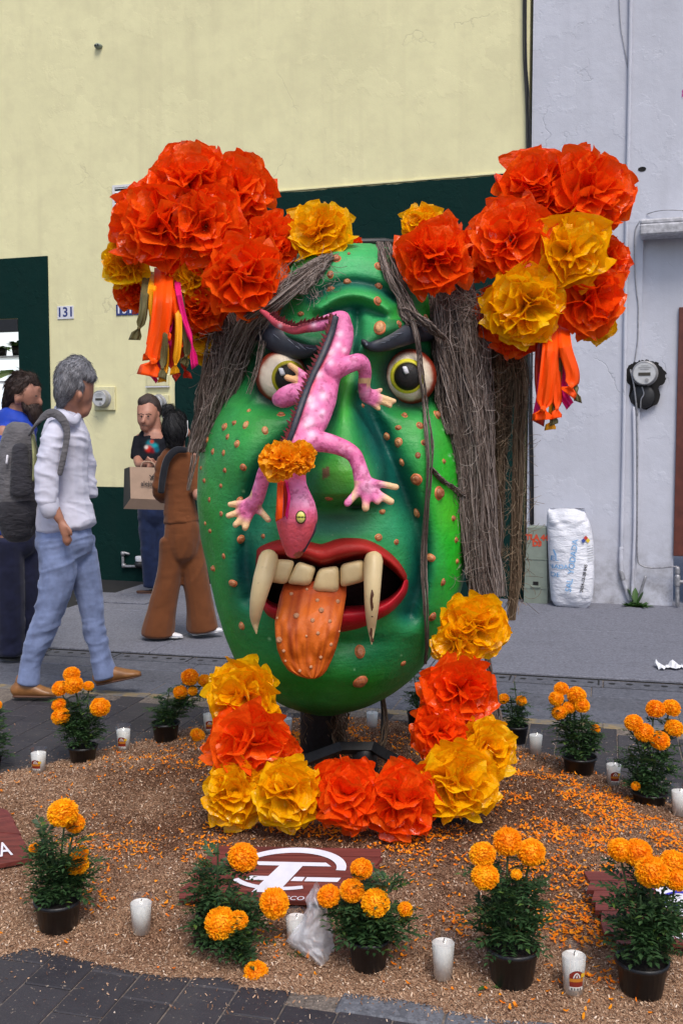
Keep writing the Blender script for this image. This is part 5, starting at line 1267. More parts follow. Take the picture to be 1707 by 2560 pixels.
lock('hair', [(1120, 690, 4.12, 40, .05), (1140, 780, 4.06, 52, .06), (1150, 900, 4.02, 58, .06), (1165, 1050, 4.0, 56, .05), (1185, 1200, 4.0, 46, .05), (1200, 1350, 4.0, 44, .04), (1215, 1490, 4.0, 40, .04)], 900, .0028, Hm, 6, segs=30)
lock('hair', [(1125, 740, 3.98, 36, .03), (1135, 860, 3.94, 44, .03), (1150, 980, 3.94, 40, .03), (1170, 1120, 3.95, 32, .03), (1180, 1280, 3.95, 26, .02), (1190, 1430, 3.97, 24, .02)], 380, .0026, Hm, 7, segs=30)
lock('hair', [(1095, 760, 3.96, 10, .02), (1102, 900, 3.93, 14, .02), (1105, 1000, 3.93, 16, .02), (1125, 1085, 3.9, 10, .015)], 90, .002, Hm, 16)
lock('rope_hair', [(1260, 860, 4.16, 26, .03), (1256, 1000, 4.15, 24, .03), (1250, 1150, 4.15, 13, .025), (1246, 1300, 4.15, 11, .02), (1240, 1420, 4.15, 9, .02), (1236, 1510, 4.15, 6, .015)], 380, .0022, Rm, 8, segs=30)
lock('rope_hair', [(1288, 870, 4.12, 16, .02), (1302, 960, 4.1, 15, .02), (1296, 1080, 4.1, 12, .02), (1294, 1200, 4.1, 14, .02), (1288, 1350, 4.1, 12, .02), (1286, 1450, 4.1, 13, .015), (1276, 1550, 4.1, 8, .01)], 300, .0022, Rm, 9, segs=30)
lock('rope_hair', [(1230, 860, 4.2, 38, .04), (1228, 1000, 4.2, 28, .04), (1222, 1150, 4.2, 14, .03), (1220, 1300, 4.2, 10, .03), (1218, 1440, 4.2, 8, .02)], 220, .0024, Rm, 10, segs=26)
def ps(px, py, o): return float(Y0 - surf_h(px, py, False)) - o
lock('hair', [(958, 606, 4.02, 16, .012), (968, 650, ps(968, 650, .03), 20, .014), (985, 700, ps(985, 700, .03), 18, .014), (1008, 745, ps(1005, 745, .03), 16, .012), (1025, 790, ps(1025, 790, .05), 22, .014), (1050, 815, ps(1050, 815, .07), 26, .014)], 170, .0022, Hm, 11)
lock('hair', [(1005, 770, 3.82, 10, .01), (1055, 800, 3.82, 20, .012), (1085, 830, 3.84, 18, .012), (1110, 850, 3.9, 12, .01)], 80, .002, Hm, 17)
lock('hair', [(1018, 760, ps(1018, 770, .05), 6, .006), (1040, 840, ps(1040, 840, .09), 6, .005), (1048, 890, ps(1048, 890, .115), 6, .005), (1054, 950, ps(1054, 950, .115), 6, .005), (1062, 1010, ps(1062, 1010, .06), 6, .006), (1066, 1050, ps(1066, 1050, .03), 7, .006), (1072, 1110, ps(1072, 1110, .03), 9, .007), (1073, 1170, ps(1073, 1170, .03), 6, .006), (1064, 1290, ps(1064, 1290, .03), 5, .005), (1058, 1400, ps(1058, 1400, .03), 6, .006), (1062, 1500, ps(1062, 1500, .03), 6, .006), (1066, 1600, ps(1066, 1600, .03), 4, .005), (1062, 1660, ps(1062, 1650, .04), 3, .004)], 75, .0017, Hm, 12, segs=40)
lock('hair', [(1078, 1170, ps(1078, 1170, .025), 5, .006), (1105, 1200, ps(1105, 1200, .025), 9, .008), (1135, 1222, ps(1135, 1222, .03), 10, .008), (1165, 1245, 3.95, 10, .01)], 70, .002, Hm, 13)
lock('hair', [(810, 1770, 4.3, 52, .05), (812, 1830, 4.34, 50, .05), (805, 1890, 4.38, 46, .05), (800, 1920, 4.4, 42, .05)], 380, .0026, Rm, 14, segs=12)
lock('rope_hair', [(958, 1745, 4.15, 5, .006), (966, 1800, 4.13, 6, .006), (962, 1850, 4.1, 10, .02), (955, 1878, 4.08, 13, .03)], 50, .0016, Rm, 15, segs=12)
lock('hair', [(1215, 1640, 4.1, 10, .01), (1232, 1740, 4.1, 12, .01), (1240, 1820, 4.1, 12, .01), (1236, 1870, 4.1, 8, .01)], 90, .002, Hm, 18, segs=14)
rz = np.random.default_rng(77)
def frizz(name, boxes, n, mat, seed):
    """loose fibres standing off the hair"""
    r = np.random.default_rng(seed); V = []; segs = 7
    for s in range(n):
        bx = boxes[r.integers(len(boxes))]; px = r.uniform(bx[0], bx[1]); py = r.uniform(bx[2], bx[3]); Yv = r.uniform(bx[4], bx[5]); a = r.uniform(-1, 1) * 1.1 + (math.pi / 2 if r.random() < .7 else 0); L = r.uniform(20, 70); c = r.normal(0, .25)
        T = np.linspace(0, 1, segs); aa = a + c * T * 6; W = atn(px + np.cumsum(np.cos(aa)) * L / segs, py + np.cumsum(np.sin(aa)) * L / segs, Yv + np.cumsum(r.normal(0, .004, segs))); R = .0009
        V.append(np.stack([W + np.array([R, 0, 0]), W + np.array([-R * .5, 0, R * .87]), W + np.array([-R * .5, 0, -R * .87])], 1).reshape(-1, 3))
    V = np.concatenate(V); base = np.arange(n)[:, None, None] * segs * 3; i = np.arange(segs - 1)[None, :, None] * 3; k = np.arange(3)[None, None, :]
    q0 = base + i + k; q1 = base + i + (k + 1) % 3; Q = np.stack([q0, q1, q1 + 3, q0 + 3], -1).reshape(-1, 4)
    o = mk(name, V, Q, mat, head, False); o['kind'] = 'stuff'
frizz('loose_fibre', [(1100, 1215, 760, 1450, 3.88, 3.95), (1120, 1200, 720, 800, 3.9, 3.97)], 420, Hm, 1)
frizz('loose_fibre', [(1225, 1310, 880, 1500, 4.05, 4.12)], 420, Rm, 2)
frizz('loose_fibre', [(500, 620, 800, 1080, 3.92, 3.97), (690, 830, 650, 740, 3.78, 3.86)], 200, Hm, 3)
# ================================================================ pink lizard hanging head-down on the face
def shL(px, py): return float(Y0 - surf_h(px, py, True if False else False))
body = [(850, 797, 24), (852, 835, 31), (838, 890, 31), (814, 945, 34), (796, 1000, 42), (776, 1050, 43), (757, 1090, 35), (746, 1120, 30), (738, 1160, 26), (736, 1210, 28), (739, 1255, 44), (741, 1292, 51), (740, 1330, 43), (737, 1362, 31), (735, 1379, 22)]
ybase = {}
def lY(px, py, r, lift=0.0): return shL(px, py) - r * KH * .55 - lift
def smoothY(pts, lift):
    Ys = [lY(p[0], p[1], p[2], lift) for p in pts]
    for _ in range(3): Ys = [Ys[0]] + [(Ys[i - 1] + 2 * Ys[i] + Ys[i + 1]) / 4 for i in range(1, len(Ys) - 1)] + [Ys[-1]]
    return Ys
bY = [3.70, 3.69, 3.655, 3.60, 3.545, 3.50, 3.465, 3.445, 3.43, 3.42, 3.41, 3.41, 3.42, 3.43, 3.435]
P = [at(p[0], p[1], y) for p, y in zip(body, bY)]; R = [p[2] * y / F * 1.08 for p, y in zip(body, bY)]
ch = [(smooth_path([tuple(v) for v in P], 40), [(np.interp(t, np.arange(len(R)), R), np.interp(t, np.arange(len(R)), R) * .8) for t in np.linspace(0, len(R) - 1, 40)], (1, 0, 0), 16)]
def limb(pts, y0, y1):
    n = len(pts); W = [at(p[0], p[1], y0 + (y1 - y0) * i / (n - 1)) for i, p in enumerate(pts)]; Q = smooth_path([tuple(w) for w in W], 6 * n)
    rr = np.interp(np.linspace(0, n - 1, 6 * n), range(n), [p[2] * KH * 1.1 for p in pts]); ch.append((Q, list(rr), None, 10)); return W[-1]
tail = [(850, 800, 24), (828, 803, 20), (795, 812, 17), (760, 818, 15), (735, 824, 13), (712, 816, 13), (690, 806, 11), (675, 793, 9), (660, 781, 7), (652, 777, 5)]
TY = [3.70, 3.70, 3.70, 3.70, 3.70, 3.71, 3.72, 3.74, 3.76, 3.77]
ch.append((smooth_path([tuple(at(p[0], p[1], y)) for p, y in zip(tail, TY)], 30), list(np.interp(np.linspace(0, 9, 30), range(10), [p[2] * 3.72 / F for p in tail])), None, 12))
limb([(835, 925, 22), (870, 912, 18), (900, 905, 17), (912, 930, 14), (910, 965, 13), (915, 990, 15)], 3.58, 3.70)
YH = 3.70
for f in ([(915, 990, 13), (950, 992, 6), (985, 1003, 5.5)], [(918, 994, 12), (950, 1003, 6), (975, 1015, 5.5)], [(915, 995, 12), (932, 1010, 6), (946, 1022, 5.5)], [(918, 985, 10), (938, 980, 6), (952, 975, 5)], [(912, 980, 10), (918, 968, 6), (919, 955, 5)]): limb(f, YH, YH + .0)
limb([(772, 985, 26), (735, 985, 22), (710, 995, 21), (700, 998, 17)], 3.55, 3.60)
for f in ([(760, 940, 9), (742, 925, 7), (725, 913, 6.5)], [(758, 955, 9), (738, 950, 7.5), (718, 944, 7)]): limb(f, 3.60, 3.62)
limb([(765, 1105, 26), (800, 1104, 21), (845, 1115, 18), (882, 1135, 16), (897, 1165, 15), (905, 1195, 17), (912, 1215, 22)], 3.46, 3.42)
for f in ([(918, 1208, 13), (950, 1210, 7), (990, 1218, 6.5)], [(920, 1220, 13), (948, 1237, 8), (977, 1254, 7.5)], [(918, 1224, 13), (932, 1240, 8), (943, 1253, 7.5)], [(912, 1226, 12), (914, 1250, 8), (914, 1270, 8)], [(902, 1220, 12), (886, 1238, 8), (868, 1258, 7.5)]): limb(f, 3.41, 3.39)
limb([(730, 1120, 24), (690, 1145, 18), (665, 1175, 15), (652, 1215, 15), (640, 1250, 16), (624, 1266, 18)], 3.46, 3.60)
for f in ([(618, 1262, 11), (598, 1259, 7), (576, 1261, 6.5)], [(616, 1270, 11), (592, 1282, 7), (571, 1289, 6.5)], [(620, 1275, 11), (604, 1297, 7), (589, 1312, 7)], [(626, 1277, 11), (619, 1302, 7), (613, 1320, 7)], [(640, 1268, 10), (658, 1285, 7), (671, 1300, 6.5)]): limb(f, 3.59, 3.58)
LV, LF, LN = blob(ch, 0.0055, 3)
a_ = (LV[:, 0] / LV[:, 1]); # colours are painted on by place on the body
def topx(V):
    rel = V - np.array([0, 0, HC]); fwd = rel[:, 1] * cP - rel[:, 2] * sP; up = rel[:, 1] * sP + rel[:, 2] * cP
    return CX + F * rel[:, 0] / fwd, CY - F * up / fwd
lx, ly = topx(LV)
lc = np.tile(C(226, 122, 172), (len(LV), 1))
def lp(w, c, a=1.0):
    global lc
    w = np.clip(w * a, 0, 1)[:, None]; lc = lc * (1 - w) + C(*c) * w
nz = fbm(LV * 22, 4, 12); lp(np.clip((nz - .5) * 5, 0, 1), (240, 172, 204), .8); lp(np.clip((.45 - nz) * 5, 0, 1), (206, 84, 136), .75); n2 = fbm(LV * 60, 3, 44); lp((n2 < .33) * 1.0, (150, 50, 90), .5)
lp(np.clip((795 - lx) / 30, 0, 1) * (ly < 850), (190, 72, 84), .95)                                # the tail is darker red
bx = np.interp(ly, [p[1] for p in body], [p[0] for p in body]); br = np.interp(ly, [p[1] for p in body], [p[2] for p in body])
on = (np.abs(lx - bx) < br * 1.1) & (ly > 790)
lp(np.exp(-((lx - (bx - br * .8)) / 9) ** 2) * on, (222, 70, 70), .7)
for (sx_, sy_, sr) in [(850, 835, 9), (845, 862, 9), (828, 880, 11), (860, 875, 8), (826, 905, 10), (795, 935, 13), (790, 932, 8), (808, 990, 12), (775, 1000, 14), (780, 1015, 9), (806, 1030, 9), (775, 1052, 14), (765, 1062, 9), (778, 1085, 11), (784, 812, 7), (700, 815, 6), (742, 1010, 7), (730, 1090, 8)]:
    lp(np.exp(-(((lx - sx_) ** 2 + (ly - sy_) ** 2) / (sr * .85) ** 2)) * (on | (ly < 825)), (246, 222, 236), .7)
lp(np.clip((ly - 1110) / 60, 0, 1) * np.exp(-((lx - 760) / 40) ** 2) * (ly < 1200) * on, (222, 92, 130), .7)
lp(np.clip((ly - 1255) / 60, 0, 1) * on * (lx > 690), (222, 84, 88), .85); lp(((ly > 1366) & (nz > .46) & on) * 1.0, (120, 78, 40), .8)
lp(np.exp(-((lx - 884) / 60) ** 2 - ((ly - 1110) / 40) ** 2) * (lx > 790), (205, 72, 128), .5)
for cxx, cyy, rr_ in ((925, 1225, 30), (622, 1272, 24), (925, 992, 22)):                            # cream finger tips
    q = np.hypot(lx - cxx, ly - cyy); near = (q < rr_ * 3.2); 
    lp(np.clip((q - rr_ * .85) / (rr_ * .7), 0, 1) * near * ((ly > 1170) | (cyy < 1100)) * (ly > 945) * ((lx > 880) | (lx < 675)) * np.where(cyy > 1100, (ly > 1203) & ~((lx > 630) & (lx < 675) & (ly < 1262)), ~((lx < 916) & (ly > 958) & (ly < 1000))), (232, 196, 140), .9)
lp(((lx < 758) & (ly > 905) & (ly < 958) & (lx < 745)) * 1.0, (222, 176, 120), .95)
lizard = mk('lizard', LV, LF, M_['lizard'], None, True, col=lc)
tag(lizard, 'pink spotted lizard sculpture crawling head-down over the monster face', 'lizard')
# spine, spikes, eyes
spine = [(838, 793, 9), (826, 835, 10), (806, 885, 10), (782, 935, 9), (762, 985, 9), (745, 1035, 9), (730, 1080, 8), (716, 1116, 7)]
sY = [3.645, 3.635, 3.60, 3.55, 3.49, 3.445, 3.425, 3.42]
SP = smooth_path([(*at(p[0], p[1], y), p[2] * y / F) for p, y in zip(spine, sY)], 40)
mb = MB().tube([tuple(p[:3]) for p in SP], [(p[3], p[3] * .5) for p in SP], 10, 0, True, (1, 0, 0)); M_['spine'] = plain('spine_black_blue', (.018, .02, .035), .5, .5, 40, .4, 60)
o = mb.build('spine', M_['spine'], lizard, True)
M_['spike'] = plain('dark_red_spike', (.16, .018, .025), .5, .3, 50)
mb = MB()
def spike(mb, a, b, tip, th=.004):
    n = (b - a).cross(tip - a).normalized() * th; V = [a + n, b + n, b - n, a - n, tip]; mb.add(V, [(0, 1, 4), (1, 2, 4), (2, 3, 4), (3, 0, 4), (3, 2, 1, 0)])
for i in range(36):
    px_, py_ = [np.interp(i / 35 * 7, range(8), [s[k] for s in spine]) for k in (0, 1)]; yv = np.interp(i / 35 * 7, range(8), sY)
    h = 10 + 5 * math.sin(i * 2.3); a = at(px_ - 5, py_ - 6, yv); b = at(px_ - 8, py_ + 6, yv); spike(mb, a, b, at(px_ - 10 - h * .8, py_ - 8 - h * .35, yv - .012))
tl_ = [(835, 792), (800, 795), (765, 803), (735, 812), (715, 805), (695, 795), (680, 783)]
for i in range(20):
    q = i / 19 * 6; px_, py_ = [np.interp(q, range(7), [s[k] for s in tl_]) for k in (0, 1)]; h = 9 + 4 * math.sin(i * 1.9); a = at(px_ + 6, py_ + 2, 3.675); b = at(px_ - 6, py_ + 3, 3.675); spike(mb, a, b, at(px_ + 6, py_ - h, 3.66))
o = mb.build('crest', M_['spike'], lizard, fix=True); o['kind'] = 'stuff'
def lz_eye(px, py, yv, r, tilt):
    V = []; cc = []; S = 24; n = 8; Fc = []
    for i in range(n + 1):
        q = i / n
        for k in range(S):
            a = 2 * math.pi * k / S; dx, dy = r * .78 * q * math.cos(a), r * q * math.sin(a); V.append(at(px + dx, py + dy, yv - .016 * math.sqrt(max(0, 1 - q * q))))
            cc.append(np.array(lin(40, 55, 30)) if q > .86 or abs(dy) < r * .1 and abs(dx) < r * .6 else np.array(lin(214, 210, 80)) * (1 - .5 * abs(dy) / r) + np.array(lin(235, 235, 200)) * .5 * abs(dy) / r)
    for i in range(n):
        for k in range(S): Fc.append((i * S + k, (i + 1) * S + k, (i + 1) * S + (k + 1) % S, i * S + (k + 1) % S))
    o = mk('lizard_eye', V, Fc, M_['attr'], lizard, True, col=np.array(cc)); fixn(o.data)
lz_eye(752, 1293, 3.41 - .036 * 1.55, 17, 0); lz_eye(697, 1288, 3.40, 13, 0)
mo = MB().tube(smooth_path([tuple(at(a, b, c)) for a, b, c in ((789, 1300, 3.40), (787, 1325, 3.40), (775, 1350, 3.405), (760, 1378, 3.415))], 14), .0035, 6).build('mouth_line', M_['spine'], lizard, True)
# ================================================================ plastic sheet flowers
def petal_mesh(name, seed, mat, wide=1.0, crinkle=1.0, curl=.30):
    r = np.random.default_rng(seed); nr, nt = 10, 15; V = []
    ph = r.uniform(0, 6.28, 6); k1 = r.uniform(1.0, 1.8); k2 = r.uniform(2.6, 4.2); tip = r.uniform(.9, 1.04)
    tri = lambda q: 2 / math.pi * math.asin(math.sin(q) * .999)
    for i in range(nr):
        t = .06 + .94 * i / (nr - 1)
        for j in range(nt):
            s = -1 + 2 * j / (nt - 1)
            w = wide * (.10 + .66 * t ** .8) * (1 - .10 * max(0, t - .8) / .2 * abs(s) ** 3)
            L = t * tip * (1 - .07 * s * s - .10 * abs(s) ** 5 * t) + (.03 * math.sin(4 * s + ph[3]) + .015 * r.normal()) * (i == nr - 1)
            y = curl * t ** 2.2 - .26 * s * s * t + crinkle * (.17 * t * tri(k1 * math.pi * s + ph[0]) + .055 * t ** .7 * tri(k2 * math.pi * s + ph[1] + 2.6 * t) + .03 * tri(5 * t + 2 * s + ph[4])) + .008 * r.normal() * t
            V.append((s * w, y, L - .16 * max(0, curl) * t ** 3))
    Fc = []
    for i in range(nr - 1):
        for j in range(nt - 1):
            a = i * nt + j
            if (i + j) % 2: Fc += [(a, a + 1, a + nt + 1), (a, a + nt + 1, a + nt)]
            else: Fc += [(a, a + 1, a + nt), (a + 1, a + nt + 1, a + nt)]
    me = bpy.data.meshes.new(name); me.from_pydata(V, [], Fc); me.materials.append(mat); me.update()
    me.polygons.foreach_set('use_smooth', np.ones(len(Fc), bool)); me.set_sharp_from_angle(angle=math.radians(22)); return me
PM = {c: ([petal_mesh('petal', 40 + k, M_[m], 1.08, .92, .2) for k in range(6)], [petal_mesh('petal', 60 + k, M_[m], 1.3, .55, .40) for k in range(6)]) for c, m in (('red', 'red_sheet'), ('yellow', 'yellow_sheet'))}
PM['tissue'] = ([petal_mesh('petal', 80 + k, M_['tissue'], .8, 1.3, .2) for k in range(4)],) * 2
GL = 'plastic flowers of the left headdress bunch'; GR = 'plastic flowers of the right headdress bunch'; GG = 'plastic flowers of the garland under the head'
def flower(name, label, group, px, py, rx, ry, Y, color, face=(0, -1, .1), seed=0, n=None, cat='paper flower', depth=.8):
    """pompom of crumpled sheets in rings round the axis it faces"""
    r = random.Random(seed * 13 + 5); c = at(px, py, Y); k = Y / F; R = math.sqrt(rx * ry) * k * (1.08 if group == GG else 1.03 if rx > 30 else 1)
    ax = Vector(face).normalized(); root = thing(name, label, cat, loc=c, group=group)
    S = Matrix.Diagonal((rx / math.sqrt(rx * ry), depth, ry / math.sqrt(rx * ry), 1))
    q = ax.to_track_quat('Z', 'Y').to_matrix().to_4x4()
    rings = [(10, 3), (32, 5), (56, 6), (78, 6), (100, 6)] if n is None else n
    for ang, cnt in rings:
        o0 = r.uniform(0, 6.28)
        for i in range(cnt):
            az = o0 + 2 * math.pi * (i + r.uniform(-.3, .3)) / cnt; el = math.radians(ang + r.uniform(-9, 9))
            s = R * r.uniform(.94, 1.06) * (.98 if ang < 60 else 1.02)
            # z along the spoke, y towards the axis side
            m = Matrix.Rotation(az, 4, 'Z') @ Matrix.Rotation(el, 4, 'Y') @ Matrix.Rotation(math.pi / 2 + r.uniform(-.6, .6) * (1 if ang < 60 else .35), 4, 'Z')
            p = bpy.data.objects.new('petal', r.choice(PM[color][1 if ang > 60 else 0])); COL.objects.link(p)
            p.matrix_basis = S @ q @ m @ Matrix.Diagonal((s * r.uniform(.85, 1.15), s * (r.choice((1, -1)) if ang < 60 else 1) * r.uniform(.8, 1.2), s, 1))
            p.parent = root
    return root
LC = [(474, 452, 95, 88, 3.93, 'red', (-.1, -1, .35), 'red-orange plastic flower at the top of the left bunch'),
      (602, 470, 66, 92, 4.02, 'red', (.35, -1, .1), 'tall red-orange plastic flower at the right shoulder of the left bunch'),
      (398, 560, 112, 100, 3.92, 'red', (-.25, -1, 0), 'largest red-orange plastic flower at the left side of the left bunch'),
      (515, 560, 88, 98, 3.90, 'red', (.1, -1, -.1), 'red-orange plastic flower in the middle of the left bunch'),
      (612, 690, 90, 100, 3.84, 'red', (.2, -1, -.1), 'glossy red-orange plastic flower touching the hair at the left temple'),
      (683, 600, 58, 68, 3.98, 'red', (.1, -1, .1), 'small red-orange plastic flower between the left bunch and the amber flower on the brow bar'),
      (800, 578, 80, 66, 3.97, 'yellow', (.05, -1, .25), 'amber plastic flower on the head bar left of centre'),
      (320, 650, 54, 62, 3.98, 'yellow', (-.5, -1, -.1), 'amber plastic flower at the far left of the left bunch'),
      (485, 690, 58, 56, 3.95, 'yellow', (0, -1, -.3), 'amber plastic flower behind the ribbons of the left bunch'),
      (338, 728, 46, 46, 4.04, 'red', (-.3, -1, -.4), 'small red-orange plastic flower low on the left edge of the left bunch'),
      (505, 768, 62, 54, 3.98, 'red', (0, -1, -.3), 'red-orange plastic flower low in the left bunch beside the magenta ribbon'),
      (500, 838, 48, 58, 4.06, 'yellow', (0, -1, -.3), 'amber plastic flower at the bottom of the left bunch against the hair')]
for i, (a, b, c, d, y, col_, fc, lb) in enumerate(LC): flower('plastic_flower', lb, GL, a, b + 6, c, d, y, col_, fc, i)
RC = [(1338, 462, 84, 88, 3.98, 'red', (-.15, -1, .3), 'red-orange plastic flower at the top left of the right bunch'),
      (1462, 482, 104, 108, 3.95, 'red', (.15, -1, .1), 'largest red-orange plastic flower at the top right of the right bunch'),
      (1276, 598, 86, 98, 3.90, 'red', (-.15, -1, .05), 'red-orange plastic flower at the left of the right bunch beside the amber one'),
      (1428, 622, 86, 84, 3.86, 'yellow', (.05, -1, 0), 'amber plastic flower in the middle of the right bunch'),
      (1306, 757, 92, 92, 3.86, 'yellow', (-.1, -1, -.15), 'amber plastic flower low in the right bunch above the ribbons'),
      (1468, 742, 74, 90, 3.93, 'red', (.2, -1, -.1), 'red-orange plastic flower low at the right of the right bunch'),
      (1290, 830, 62, 46, 4.0, 'red', (0, -1, -.4), 'dark shaded red plastic flower at the bottom of the right bunch above the hair'),
      (1488, 800, 48, 46, 4.04, 'yellow', (.3, -1, -.3), 'amber plastic flower peeping out at the lower right of the right bunch'),
      (1514, 655, 52, 62, 4.05, 'red', (.5, -1, 0), 'red-orange plastic flower at the right edge of the right bunch'),
      (1084, 638, 78, 94, 3.86, 'red', (0, -1, 0), 'red-orange plastic flower alone above the right side of the forehead'),
      (1180, 636, 56, 64, 3.98, 'red', (0, -1, 0), 'small red-orange plastic flower between the forehead flower and the right bunch'),
      (1056, 560, 54, 42, 4.06, 'yellow', (0, -1, .3), 'amber plastic flower peeping over the red one on the right of the forehead'),
      (1236, 778, 46, 70, 3.99, 'red', (-.3, -1, -.2), 'red plastic flower at the left underside of the right bunch over the hair'),
      (1010, 610, 24, 20, 4.05, 'red', (0, -1, .1), 'tiny scrap of red-orange plastic flower on the head bar at the hair parting'),
      (1388, 556, 62, 60, 4.02, 'red', (0, -1, 0), 'red-orange plastic flower at the heart of the right bunch behind the amber one'),
      (890, 601, 16, 12, 4.08, 'red', (0, -1, .1), 'tiny red plastic scrap on the head bar right of the amber flower')]
for i, (a, b, c, d, y, col_, fc, lb) in enumerate(RC): flower('plastic_flower', lb, GR, a, b + 6, c, d, y, col_, fc, 30 + i)
GC = [(612, 1742, 84, 92, 3.62, 'yellow', (-.25, -1, .1), 'amber plastic flower at the upper left end of the garland under the chin'),
      (632, 1858, 112, 76, 3.52, 'red', (-.05, -1, 0), 'red-orange plastic flower on the left of the garland below the amber one'),
      (594, 1978, 70, 84, 3.46, 'yellow', (-.25, -1, .05), 'amber plastic flower at the bottom left corner of the garland'),
      (724, 1982, 80, 84, 3.40, 'yellow', (0, -1, .15), 'amber plastic flower second from the left along the garland bottom'),
      (866, 1985, 80, 90, 3.40, 'red', (0, -1, .15), 'red-orange plastic flower in the middle of the garland bottom'),
      (1000, 2000, 84, 86, 3.40, 'red', (.1, -1, .2), 'red-orange plastic flower right of the middle of the garland bottom'),
      (1136, 1950, 98, 84, 3.46, 'yellow', (.1, -1, .1), 'amber plastic flower at the bottom right corner of the garland'),
      (1206, 1872, 68, 84, 3.56, 'yellow', (.3, -1, .05), 'amber plastic flower on the right of the garland below the red pair'),
      (1098, 1830, 66, 66, 3.56, 'red', (-.1, -1, 0), 'lower red-orange plastic flower in the right arm of the garland'),
      (1144, 1728, 90, 80, 3.62, 'red', (.05, -1, .05), 'upper red-orange plastic flower in the right arm of the garland'),
      (1184, 1568, 82, 72, 3.72, 'yellow', (.15, -1, .15), 'amber plastic flower at the upper right end of the garland beside the jaw'),
      (1138, 1610, 54, 50, 3.68, 'yellow', (-.2, -1, -.1), 'smaller amber plastic flower tucked below the upper right end of the garland')]
for i, (a, b, c, d, y, col_, fc, lb) in enumerate(GC): flower('plastic_flower', lb, GG, a, b, c, d, y, col_, fc, 60 + i)
flower('tissue_flower', 'large orange tissue flower tied round the neck of the pink lizard', 'tissue flowers on the lizard neck', 703, 1152, 56, 48, 3.30, 'tissue', (-.2, -1, .1), 90, [(15, 4), (45, 7), (75, 9), (105, 7)])
flower('tissue_flower', 'smaller orange tissue flower at the right of the lizard neck', 'tissue flowers on the lizard neck', 752, 1146, 34, 44, 3.32, 'tissue', (.4, -1, .1), 91, [(15, 4), (45, 7), (75, 9), (105, 7)])
# ---------------------------------------------------------------- ribbons
def ribbon(label, pts, w, Y, color, group, knot=True, seed=0):
    """satin strip hanging by px points, with a small knot and a flared tail"""
    r = random.Random(seed); n = 30; m = 7; P = smooth_path([(p[0], p[1]) for p in pts], n); V = []; kn = .80 if knot else 9; k = Y / F; f0, f1 = r.uniform(-.5, .5), r.uniform(1.2, 2.4)
    for i, p in enumerate(P):
        t = i / (n - 1); ww = w / 2 * (.92 if t < kn - .10 else .20 + (.72 if t < kn else .95) * min(1, abs(t - kn) / .10)); d = P[min(i + 1, n - 1)] - P[max(i - 1, 0)]; d = d / (np.linalg.norm(d) + 1e-9); nn = np.array([-d[1], d[0]])
        for j in range(m):
            s = -1 + 2 * j / (m - 1); x = p + nn * s * ww + (d * 5 * s * (1 if seed % 2 else -1) if i == n - 1 else 0)
            V.append(at(x[0], x[1], Y + .16 * max(0, 1 - t * 4.5) + ww * k * (.55 * abs(s - f0 - .2 * math.sin(3 * t)) + .25 * math.sin(f1 * 3 * s + 5 * t + seed)) + .008 * math.sin(t * 7 + seed)))
    Fc = [(i * m + j, i * m + j + 1, (i + 1) * m + j + 1, (i + 1) * m + j) for i in range(n - 1) for j in range(m - 1)]
    o = mk('ribbon', V, Fc, M_['rib_' + color], None, True); o.data.set_sharp_from_angle(angle=math.radians(30)); tag(o, label, 'ribbon', group)
    md = o.modifiers.new('thick', 'SOLIDIFY'); md.thickness = .0012
    if knot:
        i = int(kn * (n - 1)); c = at(P[i][0], P[i][1], Y + .002); q = w * k * .19; mb = MB()
        mb.lathe([(.0005, -q * 1.1), (q * .8, -q * .7), (q * .95, 0), (q * .7, q * .6), (.0005, q * 1.1)], 7)
        mb.V = [(v[0] * r.uniform(.85, 1.2), v[1] * r.uniform(.85, 1.2), v[2]) for v in mb.V]
        kk = mb.build('knot', M_['rib_' + color], None, False, M=Matrix.Translation(c) @ Euler((r.uniform(-.5, .5), r.uniform(.6, 1.6), 0)).to_matrix().to_4x4()); adopt(kk, o)
    return o
G1 = 'ribbons hanging from the left headdress bunch'; G2 = 'ribbons hanging from the right headdress bunch'
ribbon('olive ribbon hanging at the left of the left bunch with a knotted end', [(370, 680), (362, 740), (358, 785), (350, 815), (336, 850)], 24, 3.82, 'olive', G1, True, 1)
ribbon('amber ribbon hanging beside the outer olive ribbon of the left bunch', [(388, 680), (380, 740), (386, 800), (392, 850)], 24, 3.84, 'yellow', G1, False, 2)
ribbon('broad orange ribbon with big knotted tail under the left bunch', [(410, 670), (408, 740), (400, 820), (388, 880), (384, 905), (372, 940)], 52, 3.79, 'orange', G1, True, 3)
ribbon('shorter orange ribbon with knot behind the broad orange one', [(425, 700), (424, 770), (416, 805), (408, 845)], 34, 3.81, 'orange', G1, True, 4)
ribbon('long thin magenta ribbon swinging to the right under the left bunch', [(442, 690), (448, 740), (462, 800), (478, 850), (488, 918)], 16, 3.80, 'magenta', G1, True, 5)
ribbon('magenta ribbon with knot hanging inside the left bunch tails', [(436, 700), (432, 770), (424, 820), (418, 865)], 18, 3.83, 'magenta', G1, True, 6)
ribbon('amber ribbon ending among the tails of the left bunch', [(440, 700), (446, 790), (446, 850), (440, 905), (437, 935)], 20, 3.80, 'yellow', G1, True, 7)
ribbon('olive ribbon with looped end at the right of the left bunch tails', [(446, 700), (456, 790), (468, 850), (466, 885), (458, 912)], 22, 3.82, 'olive', G1, True, 8)
ribbon('dark red ribbon behind the other tails of the left bunch', [(425, 720), (428, 800), (428, 880), (432, 920), (446, 945)], 20, 3.86, 'red', G1, True, 9)
ribbon('olive knotted tail lowest in the left bunch', [(405, 760), (410, 860), (408, 905), (404, 945)], 22, 3.80, 'olive', G1, True, 10)
